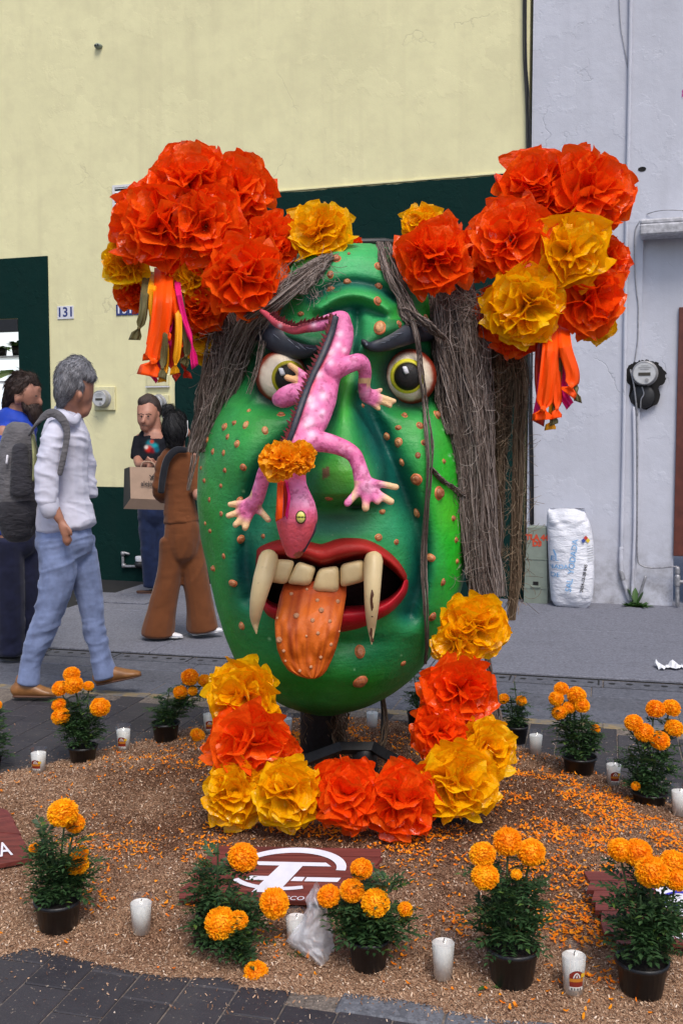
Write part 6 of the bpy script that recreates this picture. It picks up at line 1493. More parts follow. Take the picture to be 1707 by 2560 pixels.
ribbon('short amber tail at the lowest tip of the left bunch ribbons', [(412, 800), (415, 890), (412, 930), (405, 955)], 18, 3.82, 'yellow', G1, True, 11)
ribbon('magenta tail tip showing left of the lowest olive tail', [(400, 800), (396, 890), (392, 930), (382, 948)], 22, 3.83, 'magenta', G1, True, 12)
ribbon('second broad orange strip hanging left of the broadest one in the left bunch', [(398, 690), (394, 760), (386, 830), (380, 870), (376, 900)], 34, 3.83, 'orange', G1, True, 13)
ribbon('dark red strip hanging right of the tails in the left bunch', [(448, 700), (452, 800), (458, 880), (462, 920), (470, 945)], 18, 3.85, 'red', G1, True, 14)
ribbon('narrow orange strip at the right of the left bunch tails', [(436, 690), (440, 770), (450, 830), (452, 870)], 18, 3.82, 'orange', G1, True, 15)
ribbon('orange knotted tail at the middle of the right bunch ribbons', [(1388, 810), (1388, 900), (1392, 1000), (1388, 1046)], 26, 3.83, 'orange', G2, True, 29)
ribbon('broad orange ribbon hanging straight under the right bunch', [(1380, 800), (1374, 880), (1366, 960), (1358, 1015), (1354, 1050)], 44, 3.80, 'orange', G2, True, 21)
ribbon('second orange ribbon curving right under the right bunch', [(1404, 800), (1412, 870), (1430, 930), (1428, 962), (1418, 985)], 38, 3.82, 'orange', G2, True, 22)
ribbon('olive ribbon between the two orange ribbons of the right bunch', [(1400, 810), (1398, 900), (1392, 980), (1386, 1030), (1384, 1062)], 18, 3.84, 'olive', G2, True, 23)
ribbon('olive tail with knot at the right of the right bunch ribbons', [(1415, 860), (1430, 950), (1438, 970), (1444, 1005)], 16, 3.85, 'olive', G2, True, 24)
ribbon('magenta ribbon behind the orange ribbons of the right bunch', [(1404, 830), (1406, 930), (1410, 985), (1424, 1015)], 26, 3.86, 'magenta', G2, False, 25)
ribbon('dark red ribbon at the left edge of the right bunch tails', [(1350, 830), (1346, 940), (1352, 1010), (1346, 1060)], 24, 3.87, 'red', G2, True, 26)
ribbon('amber ribbon tip lowest in the right bunch', [(1385, 850), (1384, 990), (1380, 1040), (1374, 1074)], 24, 3.86, 'yellow', G2, True, 27)
ribbon('magenta tail tip at the left of the right bunch ribbons', [(1362, 860), (1350, 980), (1342, 1030), (1338, 1045)], 20, 3.85, 'magenta', G2, False, 28)
GB = 'ribbons hanging from the lizard bow'
ribbon('orange ribbon hanging from the tissue bow over the lizard head', [(702, 1190), (700, 1240), (697, 1300)], 18, 3.32, 'orange', GB, False, 31)
ribbon('magenta ribbon hanging beside the orange one from the lizard bow', [(712, 1190), (722, 1240), (716, 1295)], 8, 3.33, 'magenta', GB, False, 32)
ribbon('dark red ribbon hanging from the lizard bow at the right', [(708, 1190), (714, 1240), (712, 1290)], 10, 3.34, 'red', GB, False, 33)
# ================================================================ marigold plants, candles, boards
def bloom_mesh(seed, n=260, flat=.82):
    r = np.random.default_rng(seed); V = []; Fc = []
    for i in range(n):
        f = (i + .5) / n; el = math.acos(1 - 1.62 * f); az = i * 2.39996 + r.normal(0, .12); el += r.normal(0, .05)
        d = np.array([math.sin(el) * math.cos(az), math.sin(el) * math.sin(az), math.cos(el)]); u = np.cross(d, [0.01, 0.02, 1]); u /= np.linalg.norm(u) + 1e-9; w = np.cross(d, u)
        ro = r.uniform(0, 6.28) if f < .12 else r.normal(0, .35); u, w = u * math.cos(ro) + w * math.sin(ro), w * math.cos(ro) - u * math.sin(ro)
        L = r.uniform(.93, 1.05) * (1 - .10 * math.exp(-(el / .35) ** 2)); W = r.uniform(.13, .2); b = len(V); ph = r.uniform(0, 6.28)
        for t, ww in ((.55, .5), (.84, .95), (1.0, 1.1)):
            for s in (-1, -.33, .33, 1):
                V.append(d * (L * t * (1 - .05 * abs(s) * (t > .9) + (.05 * math.sin(4 * s + ph) if t > .9 else 0))) + u * (W * ww * s) + w * (W * .55 * t * math.sin(5 * s + ph) * (t > .6)) )
        for q in range(2):
            for s in range(3): a = b + q * 4 + s; Fc.append((a, a + 1, a + 5, a + 4))
    V = np.array(V) * np.array([1, 1, flat]); b = len(V); 
    S = 10; core = []
    for i in range(6):
        for k in range(S): e = math.pi * (i + .02) / 6.0; core.append((.84 * math.sin(e) * math.cos(k * .628), .84 * math.sin(e) * math.sin(k * .628), .84 * flat * math.cos(e)))
    V = np.vstack([V, core])
    for i in range(5):
        for k in range(S): Fc.append((b + i * S + k, b + i * S + (k + 1) % S, b + (i + 1) * S + (k + 1) % S, b + (i + 1) * S + k))
    me = bpy.data.meshes.new('bloom'); me.from_pydata(V.tolist(), [], Fc); me.materials.append(M_['bloom']); me.update(); return me
BM = [bloom_mesh(k, 250 - 20 * k, .80 + .04 * k) for k in range(4)]
pot_prof = [(.001, 0), (.72, 0), (.75, .02), (.94, .88), (1.0, .88), (1.02, .93), (1.0, 1.0), (.95, 1.0), (.93, .9), (.90, .84)]
def leaflets(mb, base, d, L, rnd, scale=1.0):
    """pinnate marigold leaf: a rib with pairs of narrow leaflets"""
    up = Vector((0, 0, 1)); s = d.cross(up); s = s.normalized() if s.length > .05 else Vector((1, 0, 0)); nrm = s.cross(d).normalized(); n = 5
    def leaf(b, dd, l, w):
        q = dd.cross(nrm).normalized(); m1 = b + dd * l * .45 + nrm * l * .05; t = b + dd * l - up * l * .15
        mb.add([b, m1 - q * w, t, m1 + q * w, m1 - nrm * w * .35], [(0, 1, 4), (1, 2, 4), (2, 3, 4), (3, 0, 4)])
    for k in range(n):
        t = .25 + .75 * k / (n - 1); b = base + d * (L * t) - up * (L * .28 * t * t); l = L * .40 * (1 - .35 * abs(t - .5)) * scale
        if k == n - 1: leaf(b, d, l, l * .23); continue
        for sg in (-1, 1): leaf(b, (d * .55 + s * sg * .85 + up * rnd.uniform(-.15, .2)).normalized(), l, l * .23)
def plant(label, rim, base, wpx, blooms, seed, lean=(0, 0), height=None, dens=1.0, spread=1.0, pot=True, leaftop=None):
    """rim, base: px of the pot; blooms: (px, py, rpx, dy)"""
    r = random.Random(seed); g = bed_pt(*base); g.z -= .012; k = g.y / F; Rw = wpx / 2 * k; Hp = max(.06, (base[1] - rim[1]) * k * 1.03 + .004)
    root = thing('marigold_plant', label, 'potted marigold', loc=g, group='potted marigolds round the sawdust bed'); T = Matrix.Translation(g)
    tilt = Matrix.Rotation(lean[0], 4, 'Y') @ Matrix.Rotation(lean[1], 4, 'X')
    o = MB().lathe([(a * Rw, b * Hp) for a, b in pot_prof], 28).build('pot', M_['pot'], None, True, M=T @ tilt); adopt(o, root)
    sv = MB(); sv.lathe([(.0005, .855 * Hp), (Rw * .4, .86 * Hp), (Rw * .9, .845 * Hp)], 20); o = sv.build('soil', M_['soil'], None, False, M=T @ tilt); adopt(o, root)
    topc = T @ tilt @ Vector((0, 0, Hp * .85)); sm = MB(); fb = MB(); tips = []
    for q, (bx, by, br, dy) in enumerate(blooms):
        Yb = g.y + dy; c = at(bx, by, Yb); R = br * Yb / F; dirv = (c - topc); dirv.normalize()
        ax = (dirv * .6 + Vector((r.uniform(-.25, .25), -.55 + r.uniform(-.2, .1), .55))).normalized()
        o = bpy.data.objects.new('bloom', BM[r.randrange(4)]); COL.objects.link(o)
        o.matrix_basis = Matrix.Translation(c) @ ax.to_track_quat('Z', 'Y').to_matrix().to_4x4() @ Matrix.Rotation(r.uniform(0, 6), 4, 'Z') @ Matrix.Diagonal((R, R, R, 1)); adopt(o, root)
        b0 = topc + Vector((r.uniform(-.4, .4) * Rw, r.uniform(-.3, .3) * Rw, 0)); mid = (b0 + c) / 2 + Vector((r.uniform(-.01, .01), 0, .01)); end = c - ax * R * .55
        sm.tube(smooth_path([tuple(b0), tuple(mid), tuple(end)], 8), [.003] * 8, 5)
        cal = MB().tube([end - ax * .012, end + ax * R * .1], [.004, R * .3], 8, 0, True); o = cal.build('calyx', M_['stem'], None, True); adopt(o, root)
        tips.append((b0, mid, end))
    if height is not None:
        for (tx, ty, dy) in height: e = at(tx, ty, g.y + dy); b0 = topc + Vector((r.uniform(-.3, .3) * Rw, 0, 0)); tips.append((b0, (b0 + e) / 2, e)); sm.tube(smooth_path([tuple(b0), tuple((b0 + e) / 2 + Vector((0, 0, .01))), tuple(e)], 8), [.0026] * 8, 5)
    o = sm.build('stem', M_['stem'], root, True); o['kind'] = 'stuff'
    nl = int(56 * dens * max(3, len(tips)) ** .5)
    for q in range(nl):
        b0, mid, e = r.choice(tips); t = r.uniform(0.10, .92); p = b0 * (1 - t) ** 2 + mid * 2 * t * (1 - t) + e * t * t
        a = r.uniform(0, 6.28); d = Vector((math.cos(a), math.sin(a), r.uniform(-.1, .9))).normalized(); L = r.uniform(.045, .078) * spread * (1 - .3 * t) * (.75 + .5 * min(1, t * 3))
        p = p + Vector((math.cos(a), math.sin(a), 0)) * Rw * r.uniform(0, .45) * (1 - t)
        leaflets(fb, p, d, L, r)
    o = fb.build('foliage', M_['leaf'], root, False, fix=False); o['kind'] = 'stuff'
    return root
plant('marigold in black pot at the front left with one huge bloom on top', (147, 2237), (147, 2318), 122, [(158, 2032, 40, 0), (188, 2058, 26, .03), (192, 2158, 32, .02), (205, 2130, 18, .03), (86, 2120, 14, .02)], 1, height=[(100, 2060, 0), (130, 2090, 0), (175, 2110, -.02), (110, 2150, -.03)], dens=1.15)
plant('marigold plant toppled to the right over its pot in front of the middle red board', (528, 2262), (520, 2352), 104, [(608, 2143, 40, -.02), (686, 2258, 40, -.05), (552, 2308, 42, -.10), (596, 2302, 26, -.08), (640, 2434, 33, -.16)], 2, lean=(.25, .1), height=[(545, 2110, 0), (520, 2180, 0), (620, 2350, -.12), (650, 2310, -.08), (590, 2370, -.14)], dens=1.5)
plant('marigold in black pot right of the crumpled plastic bag with four blooms in a row', (922, 2330), (922, 2408), 112, [(903, 2172, 29, .02), (880, 2226, 32, -.01), (822, 2240, 31, 0), (938, 2257, 38, -.03), (1013, 2274, 21, .02)], 3, height=[(970, 2190, .02), (905, 2290, -.03), (860, 2290, -.02), (960, 2300, -.02)], dens=1.2)
plant('marigold in black pot with one small bud among its five blooms', (1279, 2350), (1279, 2445), 140, [(1268, 2104, 38, .02), (1206, 2136, 35, 0), (1327, 2130, 37, .01), (1212, 2191, 36, -.03), (1290, 2186, 15, -.03)], 4, height=[(1240, 2220, -.02), (1320, 2210, 0), (1200, 2260, -.02), (1290, 2230, -.04)], dens=1.25)
plant('marigold in black pot at the right front corner before the red board with white print', (1602, 2384), (1602, 2475), 138, [(1550, 2124, 33, .03), (1592, 2132, 38, .02), (1628, 2180, 43, -.03), (1682, 2160, 38, .02), (1690, 2198, 32, -.01)], 5, height=[(1560, 2220, 0), (1640, 2260, -.03), (1600, 2240, -.03), (1660, 2250, 0)], dens=1.4)
plant('marigold in black pot at the right edge of the bed with six round blooms', (1620, 1972), (1622, 2008), 94, [(1637, 1773, 25, .02), (1677, 1770, 24, .03), (1583, 1807, 24, 0), (1609, 1831, 26, -.02), (1648, 1851, 26, -.03), (1684, 1820, 25, .01), (1588, 1965, 12, -.04)], 6, height=[(1570, 1870, 0), (1640, 1880, -.02), (1670, 1880, 0)], dens=1.2)
plant('marigold in black pot at the back right beside the clear candle with seven crowded blooms', (1447, 1884), (1447, 1932), 88, [(1402, 1722, 19, .02), (1390, 1746, 20, 0), (1440, 1738, 25, .01), (1453, 1763, 21, -.01), (1397, 1781, 20, -.01), (1421, 1769, 17, 0), (1487, 1822, 13, .02)], 7, height=[(1420, 1810, 0), (1470, 1820, 0), (1450, 1800, -.02)], dens=1.2)
plant('small marigold in black pot half hidden behind the right arm of the garland', (1290, 1808), (1290, 1855), 60, [(1258, 1747, 15, 0), (1302, 1752, 15, 0)], 8, height=[(1285, 1705, 0), (1275, 1740, 0), (1300, 1780, 0)], dens=1.0, spread=.8)
plant('dark marigold plant in black pot behind the chin at the right', (1040, 1775), (1042, 1816), 52, [(1076, 1682, 16, 0)], 9, height=[(1035, 1690, 0), (1050, 1720, 0), (1025, 1730, 0)], dens=1.0, spread=.8)
plant('marigold in black pot at the left of the bed between two candles with seven blooms', (208, 1858), (208, 1902), 76, [(180, 1686, 22, .03), (184, 1712, 26, 0), (151, 1721, 21, .01), (222, 1715, 14, .02), (148, 1762, 19, 0), (153, 1791, 24, -.02), (251, 1768, 26, -.02)], 10, height=[(200, 1740, 0), (230, 1790, 0), (180, 1800, -.02)], dens=1.2)
plant('marigold in black pot at the back left leaning right beside the garland', (415, 1800), (415, 1850), 72, [(475, 1693, 23, 0), (512, 1702, 18, .02), (451, 1731, 19, -.01), (482, 1728, 13, -.01)], 11, height=[(425, 1720, 0), (440, 1760, -.01), (400, 1770, 0)], dens=1.0)
plant('marigold plant mostly cut off by the left picture edge', (-30, 1882), (-30, 1925), 76, [(-6, 1763, 13, 0), (-40, 1740, 22, 0)], 12, height=[(-4, 1800, 0), (-2, 1840, 0)], dens=1.0)
def lone(label, px, py, r, seed):
    g = bed_pt(px, py + r * .6); R = r * g.y / F; o = bpy.data.objects.new('marigold_bloom', BM[seed % 4]); COL.objects.link(o)
    o.matrix_world = Matrix.Translation(g + Vector((0, 0, R * .5))) @ Euler((.7, .2, seed)).to_matrix().to_4x4() @ Matrix.Diagonal((R, R, R * .85, 1)); tag(o, label, 'flower')
lone('single orange marigold bloom lying on the sawdust at the left of the garland', 495, 1836, 21, 1)

# ---------------------------------------------------------------- candles
M_['lab_red'] = plain('label_dark_red', (.22, .022, .012), .4); M_['lab_gold'] = plain('label_gold', (.55, .2, .02), .4); M_['lab_yellow'] = plain('label_yellow', (.8, .48, .03), .4); M_['lab_white'] = plain('label_white', (.7, .68, .64), .4)
def candle(label, base, top, w, lab=None, tiltx=0.0):
    g = bed_pt(*base); g.z -= .006; k = g.y / F; R = w / 2 * k; Hh = (base[1] - top) * k * 1.02
    root = thing('candle', label, 'candle', loc=g, group='white candles in glass tumblers'); T = Matrix.Translation(g) @ Matrix.Rotation(tiltx, 4, 'Y'); rb = R * .74
    pr = [(.0008, 0), (rb, 0), (R, Hh), (R * .965, Hh), (rb * .955 + (R - rb) * .06, Hh * .05), (.0008, Hh * .045)]
    o = MB().lathe(pr, 20).build('glass_tumbler', M_['glass'], None, True, M=T); adopt(o, root)
    rr = lambda t: (rb + (R - rb) * t) * .945
    o = MB().lathe([(.0008, Hh * .055), (rr(.055) * .98, Hh * .056), (rr(.82) * .98, Hh * .82), (rr(.8) * .9, Hh * .828), (.0008, Hh * .822)], 20).build('wax', M_['wax'], None, True, M=T); adopt(o, root)
    o = MB().tube([(0, 0, Hh * .8), (.001, 0, Hh * .88), (.003, -.001, Hh * .92)], .0012, 5).build('wick', M_['ink'], None, True, M=T); adopt(o, root)
    if lab is not None:
        a0 = -math.pi / 2 + lab; mb = MB()
        def patch(aw0, aw1, t0, t1, mi, off, arch=False, n=8):
            V = []; m = 6
            for i in range(m + 1):
                for j in range(n + 1):
                    s = j / n; a = a0 + aw0 + (aw1 - aw0) * s; tt = t1 - (.09 * (2 * s - 1) ** 2 if arch else 0); t = t0 + (tt - t0) * i / m; q = (rb + (R - rb) * t) * 1.004 + off; V.append((q * math.cos(a), q * math.sin(a), Hh * t))
            mb.add(V, [(i * (n + 1) + j, i * (n + 1) + j + 1, (i + 1) * (n + 1) + j + 1, (i + 1) * (n + 1) + j) for i in range(m) for j in range(n)], mi)
        patch(-.62, .62, .27, .62, 0, .0004, True); patch(-.62, .62, .38, .45, 1, .0008); patch(-.62, .62, .20, .27, 3, .0004)
        for q in range(7): patch(-.5 + .14 * q, -.5 + .14 * q + (.05 if q % 2 else .09), .205, .25, 4, .0009, n=1)
        patch(-.3, .3, .46, .58, 3, .0008, True); patch(-.22, .22, .465, .555, 0, .0012, True); patch(-.09, .09, .475, .54, 3, .0016, True)
        patch(.36, .74, .47, .56, 2, .0014)
        o = mb.build('paper_label', [M_['lab_red'], M_['lab_gold'], M_['lab_yellow'], M_['lab_white'], M_['ink']], None, True, M=T, fix=False); adopt(o, root)
candle('labelled candle at the left edge of the bed before the pavement', (98, 1930), 1866, 44, -.15)
candle('labelled candle at the left between two marigold pots', (310, 1877), 1808, 40, -.1)
candle('labelled candle half hidden by the red garland flower at the left', (525, 1832), 1770, 38, .1)
candle('candle peeping out between the chin and the amber garland flower', (715, 1838), 1782, 36)
candle('plain candle behind the head seen under the chin', (930, 1822), 1768, 34)
candle('plain candle at the back right beside the garland', (1338, 1886), 1822, 38)
candle('labelled candle between the two right hand marigold pots', (1532, 1962), 1894, 42, 0)
candle('plain candle cut off by the right picture edge', (1696, 2037), 1958, 46)
candle('plain candle on the sawdust at the front left', (354, 2330), 2230, 62)
candle('plain candle behind the crumpled plastic bag', (740, 2362), 2268, 60)
candle('plain candle at the front right of the marigold with the single bud', (1107, 2443), 2325, 66)
candle('labelled candle at the front between the two right hand front pots', (1432, 2480), 2355, 70, .05)

# ---------------------------------------------------------------- red boards with printed signs
def board(label, corners, rows, seed, dz=.055):
    """slanting panel of overlapping printed planks: corners tl, tr, br, bl in px lying near the bed"""
    r = random.Random(seed); c = [gnd(p[0], p[1], p[2]) for p in corners]; root = thing('sign_board', label, 'sign', loc=c[3])
    ex = (c[1] - c[0]).normalized(); nrm = (c[2] - c[3]).cross(c[0] - c[3]).normalized()
    if nrm.z < 0: nrm = -nrm
    for k in range(rows):
        t0, t1 = k / rows, (k + 1) / rows - .006; jl0, jl1, jr0, jr1 = [r.uniform(-.02, .02) for _ in range(4)]; V = []; n = 10
        for s in range(2):
            off = nrm * (0.004 + r.uniform(0, .0015) if s == 0 else -.008)
            top = [c[0].lerp(c[3], t0) + ex * jl0 * .6, c[1].lerp(c[2], t0) + ex * jr0 * .6]; bot = [c[0].lerp(c[3], t1) + ex * jl1 * .6, c[1].lerp(c[2], t1) + ex * jr1 * .6]
            for i in range(n + 1): V.append(top[0].lerp(top[1], i / n) + off)
            for i in range(n + 1): V.append(bot[0].lerp(bot[1], i / n) + off)
        m = n + 1; Fc = []
        for i in range(n): Fc += [(i, i + 1, m + i + 1, m + i), (2 * m + i, 3 * m + i, 3 * m + i + 1, 2 * m + i + 1), (i, 2 * m + i, 2 * m + i + 1, i + 1), (m + i, m + i + 1, 3 * m + i + 1, 3 * m + i)]
        Fc += [(0, m, 3 * m, 2 * m), (n, 2 * m + n, 3 * m + n, m + n)]
        o = mk('plank', V, Fc, M_['board'], root); fixn(o.data)
    # local frame of the printed face: u along the planks, v down the board, both 0..1
    def face(u, v, h=.0072): a = c[0].lerp(c[1], u); b = c[3].lerp(c[2], u); return a.lerp(b, v) + nrm * h
    return root, face
def printed(root, face, polys, m, h=.0072, name='print'):
    mb = MB()
    for P in polys: mb.add([face(u, v, h) for u, v in P], [tuple(range(len(P)))])
    o = mb.build(name, m, root, fix=False); o['kind'] = 'stuff'
def face_text(root, face, txt, u, v, hu, hv, m, h=.0075, bold=.0):
    me = text_mesh(txt, 1.0, 0, 'CENTER', bold)
    for q in me.vertices: p = face(u + q.co.x * hu, v - q.co.y * hv, h); q.co = p
    me.materials.clear(); me.materials.append(m); o = bpy.data.objects.new('lettering', me); COL.objects.link(o); adopt(o, root)
def arc(face, cu, cv, ru, rv, a0, a1, wu, wv, n=28):
    out = []
    for i in range(n):
        q = [(a0 + (a1 - a0) * (i + e) / n) for e in (0, 1.03)]; out.append([(cu + ru * math.cos(q[0]), cv - rv * math.sin(q[0])), (cu + ru * math.cos(q[1]), cv - rv * math.sin(q[1])), (cu + (ru - wu) * math.cos(q[1]), cv - (rv - wv) * math.sin(q[1])), (cu + (ru - wu) * math.cos(q[0]), cv - (rv - wv) * math.sin(q[0]))])
    return out
rt, fc_ = board('dark red plank sign with white round emblem lying in front of the garland', [(548, 2118, .12), (955, 2125, .12), (915, 2262, .055), (440, 2250, .055)], 6, 3)
W_ = M_['print_white']
printed(rt, fc_, arc(fc_, .50, .42, .33, .40, -.05, 2.85, .055, .10) + arc(fc_, .50, .42, .33, .40, 3.75, 5.15, .03, .06), W_)
printed(rt, fc_, [[(.24, .30), (.70, .30), (.74, .37), (.24, .37)], [(.44, .37), (.575, .37), (.515, .86), (.375, .86)], [(.31, .57), (.418, .57), (.405, .645), (.30, .645)], [(.56, .575), (.62, .575), (.615, .65), (.55, .65)], [(.63, .575), (.82, .575), (.81, .65), (.625, .65)]], W_)
face_text(rt, fc_, 'OSCO', .60, .955, .052, .095, W_)
rt, fc_ = board('dark red plank sign with white and blue panel cut off by the right picture edge', [(1456, 2182, .11), (1850, 2182, .11), (1860, 2364, .05), (1532, 2364, .05)], 7, 5)
printed(rt, fc_, [[(.42, .18), (.98, .18), (.98, .62), (.56, .66), (.45, .5)]], W_)
B_ = M_['print_blue']; printed(rt, fc_, [[(.45, .36), (.56, .30), (.565, .335), (.475, .385)], [(.45, .36), (.475, .385), (.50, .52), (.475, .50)], [(.475, .50), (.52, .60), (.62, .66), (.62, .625), (.53, .575), (.495, .49)], [(.56, .30), (.80, .34), (.80, .375), (.565, .335)], [(.39, .24), (.42, .22), (.43, .27), (.40, .29)], [(.50, .52), (.56, .46), (.575, .48), (.515, .55)]], B_, .0078)
face_text(rt, fc_, 'MERCA', .50, .775, .078, .115, W_); face_text(rt, fc_, 'TLACIA', .47, .905, .078, .115, W_)
rt, fc_ = board('dark red plank sign with large white letters cut off by the left picture edge', [(-200, 1950, .11), (24, 2030, .12), (82, 2150, .055), (-200, 2210, .04)], 4, 8)
face_text(rt, fc_, 'TLAXCALA', .42, .80, .17, .30, W_, .0075, .01)
# crumpled plastic bag draped between candle and pot
bgp = bed_pt(790, 2420); gz = bgp.y
OUT = [(2222, 778, 795), (2245, 764, 812), (2275, 766, 822), (2310, 748, 826), (2340, 722, 828), (2352, 716, 830), (2375, 742, 832), (2400, 772, 830), (2425, 796, 815), (2432, 801, 806)]
oy = [o[0] for o in OUT]; ol = [o[1] for o in OUT]; orr = [o[2] for o in OUT]; n, m = 34, 22; V = []
for i in range(n + 1):
    y = 2222 + 210 * i / n; l, r_ = np.interp(y, oy, ol), np.interp(y, oy, orr)
    for j in range(m + 1):
        s = j / m; ns = np.array([[s * 4.5, i * .22, 0]]); d = .05 * fbm(ns * 1.7, 3, 4)[0] + .05 * math.sin(math.pi * s) - .05
        V.append(at(l + (r_ - l) * s + 2 * math.sin(i * 1.1) * (j in (0, m)), y, gz + .02 - d - .0 * i))
Fc = [(i * (m + 1) + j, i * (m + 1) + j + 1, (i + 1) * (m + 1) + j + 1, (i + 1) * (m + 1) + j) for i in range(n) for j in range(m)]
off = len(V); V += [v + Vector((.004, .035 * math.sin(math.pi * ((k % (m + 1)) / m)) + .004, .002)) for k, v in enumerate(list(V))]
Fc += [tuple(off + q for q in f[::-1]) for f in list(Fc)]
o = mk('plastic_bag', V, Fc, M_['film'], None, True); tag(o, 'crumpled clear plastic bag caught between the candle and the marigold pot', 'plastic bag')
lw = thing('leaf_scrap', 'small torn green leaf lying below the plastic bag', 'leaf', loc=bed_pt(733, 2375))
mb = MB(); rl = random.Random(4); leafy(mb, Vector(bed_pt(733, 2378)) , 7, .035, .012, 1.2, rl, .2, .2); mb.build('leaflet', M_['weed'], lw, fix=False)
lw = thing('leaf_scrap', 'small torn green leaf lying left of the pot with the single bud', 'leaf', loc=bed_pt(1230, 2462))
mb = MB(); leafy(mb, Vector(bed_pt(1230, 2460)), 6, .03, .01, 1.2, rl, .2, .2); mb.build('leaflet', M_['weed'], lw, fix=False)
# ================================================================ passers-by
def folds(V, N, amp, freq, seed, stretch=(1, 1, 2.4)):
    W = V + (fbm(V * 4 + 2, 2, seed + 9) - .5)[:, None] * .16
    q = W * np.array(stretch) * freq; q = q + q[:, [0]] * np.array([0, 0, .8]) * (1 if seed % 2 else -1)
    a = fbm(W * freq * .6 + 3, 2, seed) - .5; n = fbm(q * .5 + 11, 2, seed + 5); r = (1 - np.abs(2 * n - .78)) ** 3.2; n2 = fbm(q * .85 + 31, 2, seed + 6); r2 = (1 - np.abs(2 * n2 - .78)) ** 3.2
    m = np.clip((fbm(W * 3.6, 2, seed + 3) - .28) * 4, 0.15, 1)
    return V + N * (a * amp * .5 + (r - .45) * m * amp * .75 + (r2 - .45) * m * amp * .35)[:, None]
class Person:
    def __init__(s, label, Y, feet):
        s.Y = Y; g = gnd(*feet); s.root = thing('person', label, 'person', loc=(g.x, g.y, 0))
    def w(s, n): return at(n[0], n[1], s.Y + (n[2] if len(n) > 2 else 0))
    def chain(s, nodes, ref=None, n=None, seg=6):
        """nodes: (px, py, dy, r) or (px, py, dy, ra, rb); r in px"""
        A = []
        for q in nodes: p = s.w(q); k = (s.Y + q[2]) / F; A.append((*p, q[3] * k, (q[4] if len(q) > 4 else q[3]) * k))
        S = smooth_path(A, seg * len(A)) if len(A) > 2 else np.array(A)
        return (S[:, :3], [(max(.003, a), max(.003, b)) for a, b in S[:, 3:5]], ref, n or 14)
    def skin(s, name, chains, mat, voxel=.009, fold=None, seed=0, col=None, sm=4, ck=1.0):
        V, Q, N = blob([s.chain(*c) if isinstance(c, tuple) else s.chain(c) for c in chains], voxel, sm, ck)
        if fold: V = folds(V, N, fold[0], fold[1], seed, fold[2] if len(fold) > 2 else (1, 1, 2.4))
        return mk(name, V, Q, mat, s.root, True, col=None if col is None else col(V))
def strands(hair, n, L, flow, mat, seed, r=.0011, out=.35):
    """separate short strands combed over the hair"""
    me = hair.data; k = len(me.vertices); V = np.empty(k * 3, np.float32); me.vertices.foreach_get('co', V); V = V.reshape(-1, 3); N = np.empty(k * 3, np.float32); me.vertices.foreach_get('normal', N); N = N.reshape(-1, 3)
    g = np.random.default_rng(seed); idx = g.integers(0, k, n); p = V[idx]; nn = N[idx]; f = np.array(flow, float)[None] + g.normal(0, .2, (n, 3)); f = f - nn * (f * nn).sum(1, keepdims=True); f /= np.linalg.norm(f, axis=1, keepdims=True) + 1e-6
    l = (L * g.uniform(.5, 1.3, n))[:, None]; S = 5; pts = np.stack([p + (f * t + nn * (out * math.sin(t * 2.2) * .6 + .02)) * l for t in np.linspace(-.15, 1, S)], 1)
    u = np.cross(f, nn); ring = np.stack([pts + (u * math.cos(q) + nn * math.sin(q))[:, None, :] * (r * np.linspace(1, .35, S))[None, :, None] for q in (0, 2.094, 4.189)], 2).reshape(-1, 3)
    b = np.arange(n)[:, None, None] * S * 3; i = np.arange(S - 1)[None, :, None] * 3; c = np.arange(3)[None, None, :]; q0 = b + i + c; q1 = b + i + (c + 1) % 3
    o = mk('hair_strand', ring, np.stack([q0, q1, q1 + 3, q0 + 3], -1).reshape(-1, 4), mat, None, True); adopt(o, hair); o['kind'] = 'stuff'
X_ = (1, 0, 0); D_ = (0, 1, 0)
